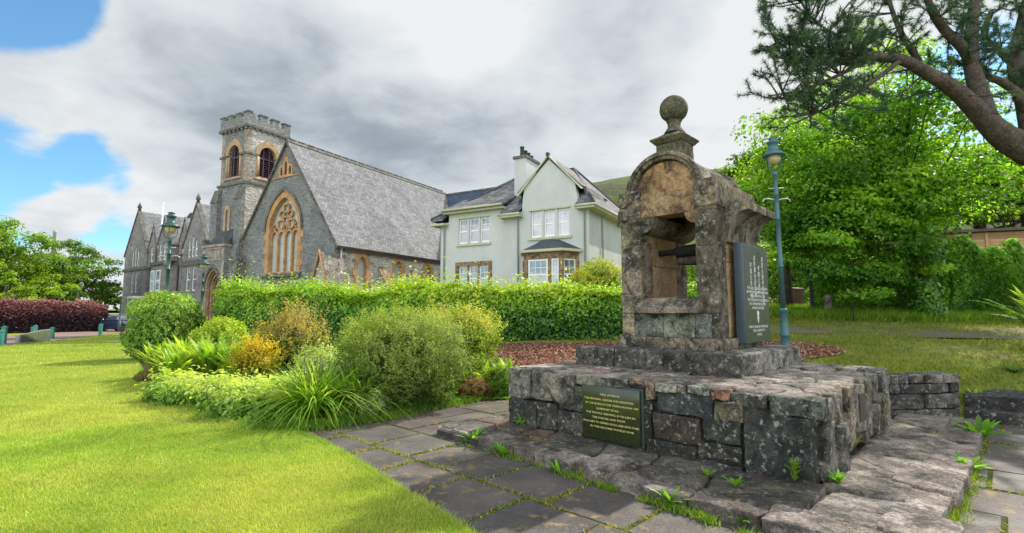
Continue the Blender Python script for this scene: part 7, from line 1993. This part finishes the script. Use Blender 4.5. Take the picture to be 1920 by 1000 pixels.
# benches
def bench(label, p, rot, mat, w=1.5):
    t = thing('park_bench', label, 'bench', (p.x, p.y, 0), rot)
    mb = MB()
    for k in range(3): mb.box(-w / 2, w / 2, -.22 + k * .15, -.09 + k * .15, .42, .46)
    mb.build('seat', mat, t); mb = MB()
    for k in range(2): mb.box(-w / 2, w / 2, .26, .30, .58 + k * .16, .70 + k * .16)
    mb.build('backrest', mat, t)
    for x in (-w / 2 + .15, w / 2 - .15):
        mb = MB(); mb.box(x - .03, x + .03, -.2, -.14, 0, .42); mb.box(x - .03, x + .03, .2, .258, 0, .86); mb.build('leg', M['lead_pipe'], t)
    return t
bench('pale grey bench facing away in front of the purple hedge', at_z(46, 623, 0), R(160), M['panel_grey'])
bench('dark wooden bench half hidden beside the clipped dome', at_z(247, 640, 0), R(70), M['bench_wood'], 1.2)
mc = at_z(226, 640.5, 0); dc = struct(link_mesh('drain_cover', (lambda m_: (m_.lathe([(.62, 0), (.62, .03), (.5, .035)], 20), m_.mesh('drain_cover'))[1])(MB()), M['concrete'], None, (mc.x, mc.y, .01)))
del dc['kind']; tag(dc, 'round pale concrete cover set in the lawn left of the clipped dome', 'drain cover')
yb = at_z(235, 612.5, 0); yt = thing('marker_post', 'stubby yellow marker post on the kerb by the cars', 'marker post', (yb.x, yb.y, 0))
mb = MB(); mb.lathe([(.2, 0), (.2, .5), (.24, .52), (.24, .62), (.1, .7)], 10); mb.build('post', M['yellow_paint'], yt)

def car(label, loc, rot, paint, seed):
    """hatchback, nose towards local -x"""
    t = thing('parked_car', label, 'car', loc, rot, 'parked cars')
    sec = [(-2.05, .42, .62, .70), (-1.98, .30, .78, .78), (-1.5, .24, .92, .84), (-.95, .22, .98, .86), (.0, .22, 1.0, .87), (1.2, .22, 1.02, .86), (1.85, .26, 1.0, .82), (2.02, .38, .85, .74)]
    vs, fs = [], []
    for x, z0, z1, w in sec:
        zm = (z0 + z1) / 2
        vs += [(x, -w * .92, z0), (x, -w, zm), (x, -w * .93, z1), (x, -w * .5, z1 + .05), (x, w * .5, z1 + .05), (x, w * .93, z1), (x, w, zm), (x, w * .92, z0)]
    for i in range(len(sec) - 1):
        for k in range(8): a = i * 8 + k; b = i * 8 + (k + 1) % 8; fs.append((a, b, b + 8, a + 8))
    fs += [tuple(range(7, -1, -1)), tuple(range((len(sec) - 1) * 8, len(sec) * 8))]
    mb = MB(); mb.add(vs, fs, smooth=True)
    roof = [(-.25, 1.40, .60), (.3, 1.47, .64), (1.1, 1.45, .62), (1.6, 1.38, .58)]
    v2, f2 = [], []
    for x, z, w in roof: v2 += [(x, -w, z - .06), (x, -w * .7, z), (x, w * .7, z), (x, w, z - .06)]
    for i in range(3):
        for k in range(3): a = i * 4 + k; f2.append((a, a + 1, a + 5, a + 4))
    mb.add(v2, f2, smooth=True)
    for s_ in (-1, 1):
        for (xa, wa, xb, wb, zt_) in ((-1.05, .84, -.25, .60, 1.36), (.48, .86, .48, .63, 1.41), (1.85, .80, 1.6, .58, 1.33)):
            mb.tube([(xa, s_ * wa, .98), (xb, s_ * wb, zt_)], .045, 5)
    body = mb.build('body', M[paint], t)
    def pan(n, q, m_): mm = MB(); mm.add(q, [(0, 1, 2, 3)]); mm.build(n, m_, t)
    for s_ in (-1, 1):
        pan('side_window', [(-.98, s_ * .83, 1.0), (.45, s_ * .845, 1.02), (.45, s_ * .625, 1.40), (-.25, s_ * .60, 1.35)], M['glass']); pan('side_window', [(.5, s_ * .845, 1.02), (1.8, s_ * .80, 1.02), (1.58, s_ * .575, 1.33), (.5, s_ * .625, 1.40)], M['glass'])
    pan('windscreen', [(-1.08, -.78, .985), (-1.08, .78, .985), (-.27, .56, 1.38), (-.27, -.56, 1.38)], M['glass']); pan('rear_window', [(1.9, .74, 1.02), (1.9, -.74, 1.02), (1.62, -.55, 1.35), (1.62, .55, 1.35)], M['glass'])
    for x in (-1.3, 1.28):
        for s_ in (-1, 1):
            mm = MB(); y = s_ * .80
            ang = [2 * math.pi * k / 20 for k in range(20)]
            mm.slab([(x + .32 * math.cos(q), .32 + .32 * math.sin(q)) for q in ang], [], 'y', y - .11, y + .11); w_ = mm.build('wheel', M['rubber'], t)
            mm = MB(); yo = y + s_ * .112; hub = [(x + .05 * math.cos(q), .32 + .05 * math.sin(q)) for q in ang]
            mm.slab([(x + .215 * math.cos(q), .32 + .215 * math.sin(q)) for q in ang], [[(x + .19 * math.cos(q), .32 + .19 * math.sin(q)) for q in ang]], 'y', min(yo, yo + s_ * .01), max(yo, yo + s_ * .01)); mm.slab(hub, [], 'y', min(yo, yo + s_ * .012), max(yo, yo + s_ * .012))
            for k in range(5):
                q = 2 * math.pi * k / 5; c_, s2 = math.cos(q), math.sin(q)
                mm.slab([(x + .04 * c_ - .03 * s2, .32 + .04 * s2 + .03 * c_), (x + .04 * c_ + .03 * s2, .32 + .04 * s2 - .03 * c_), (x + .2 * c_ + .02 * s2, .32 + .2 * s2 - .02 * c_), (x + .2 * c_ - .02 * s2, .32 + .2 * s2 + .02 * c_)], [], 'y', min(yo, yo + s_ * .008), max(yo, yo + s_ * .008))
            mm.build('rim', M['alloy'], w_)
    for s_ in (-1, 1):
        mm = MB(); mm.stone((-1.93, s_ * .56, .70), (.10, .17, .07), 3, rough=0, e=3, k=5); mm.build('headlight', M['lamp_lens'], t)
        mm = MB(); mm.stone((-.85, s_ * .93, 1.02), (.06, .09, .06), 4, rough=0, e=3, k=4); mm.build('wing_mirror', M[paint], t)
    mm = MB(); mm.box(-1.2, 1.2, -.72, .72, .2, .9); mm.build('interior', M['rubber'], t)
    return t
c1 = at_y(226, 600, 46.5); car('dark navy hatchback parked nearest, its nose at the end of the purple hedge', (c1.x, 46.5, 0), R(-14), 'car_navy', 1)
c2 = at_y(208, 600, 54); car('silver car parked behind the navy hatchback', (c2.x, 54, 0), R(-10), 'car_silver', 2)
c3 = at_y(262, 600, 52); car('black car parked mostly hidden behind the clipped dome', (c3.x, 52, 0), R(-14), 'car_black', 3)

# bin, stump, shed at the right
bp_ = at_y(1492, 573, 29); bz = gz(bp_.x, 29)
bn = thing('wheelie_bin', 'brown wheelie bin standing on the sunlit grass behind the lamp post', 'bin', (bp_.x, 29, bz), R(18))
mb = MB(); vs = []
for z, w, d in ((.06, .23, .26), (.95, .29, .36)): vs += [(-w, -d, z), (w, -d, z), (w, d, z), (-w, d, z)]
mb.add(vs, [(3, 2, 1, 0), (4, 5, 6, 7), (0, 1, 5, 4), (1, 2, 6, 5), (2, 3, 7, 6), (3, 0, 4, 7)]); mb.build_rough('body', M['bin_brown'], bn, .3, .002, .02)
mb = MB(); mb.slab([(-.40, .955), (.40, .955), (.40, 1.02), (.1, 1.09), (-.36, 1.03)], [], 'x', -.31, .31); mb.build('lid', M['bin_brown'], bn)
mb = MB(); mb.tube([(-.24, .42, 1.02), (.24, .42, 1.02)], .02, 8); mb.build('handle', M['bin_brown'], bn)
for x in (-.24, .24): mb = MB(); mb.tube([(x - .03, .30, .11), (x + .03, .30, .11)], .11, 14); mb.build('wheel', M['rubber'], bn)
sp2 = at_y(1553, 582, 21); so_ = thing('stone_post', 'short pale upright stone post at the edge of the ivy', 'post', (sp2.x, 21, gz(sp2.x, 21)))
mb = MB(); mb.stone((0, 0, .42), (.12, .12, .45), 9, (1.7, 1.6, 1.4), .04, 6, 8); mb.build('shaft', M['granite_dark'], so_)
tk = at_y(1745, 585, 19.6)
q0, q1 = at_y(1760, 470, 23.5), at_y(1960, 470, 22.2); d = q1 - q0; zt_ = at_y(1850, 436, 23).z
shd = thing('timber_shed', 'brown boarded timber shed with a flat roof rising behind the ivy', 'shed', (q0.x, q0.y, 0), math.atan2(d.y, d.x)); zg_ = gz(q0.x, q0.y); Ls = d.length + 1.5
mb = MB(); rr_ = random.Random(6); z = zg_
while z < zt_ - .02:
    b_ = rr_.uniform(.8, 1.2); zz_ = min(z + .15, zt_)
    mb.slab([(0, z), (.035, z), (.018, zz_ - .004), (0, zz_ - .004)] if False else [(-.03, z), (0, z), (0, zz_ - .004), (-.012, zz_ - .004)], [], 'x', .35, Ls, (b_, b_ * rr_.uniform(.92, 1.05), b_))
    mb.slab([(.35, z), (.35, zz_ - .004), (-.5, zz_ - .004), (-.5, z)], [], 'y', .003, .02, (b_, b_, b_)) if False else None
    z = zz_
mb.build('front_boards', M['timber'], shd)
mb = MB(); mb.slab([(.35, zg_), (.35, zt_), (-1.9, zt_ - .75), (-1.9, zg_)], [], 'y', .0, .03, (.85, .8, .75)); mb.build('side_boards', M['timber'], shd)
mb = MB(); mb.box(.36, Ls, .031, 3, zg_, zt_ - .02); mb.build('carcass', M['timber'], shd)
for x in (1.75, 3.6): mb = MB(); mb.box(x, x + .10, -.05, -.031, zg_, zt_ - .02, (1.3, 1.3, 1.2)); mb.build('corner_batten', M['timber'], shd)
mb = MB(); mb.box(.2, Ls + .2, -.28, 3.2, zt_, zt_ + .12); mb.slab([(.2, zt_ + .12), (.2, zt_), (-2.05, zt_ - .80), (-2.05, zt_ - .70)], [], 'y', -.25, 1.5); mb.build('roof', M['roof_felt'], shd)
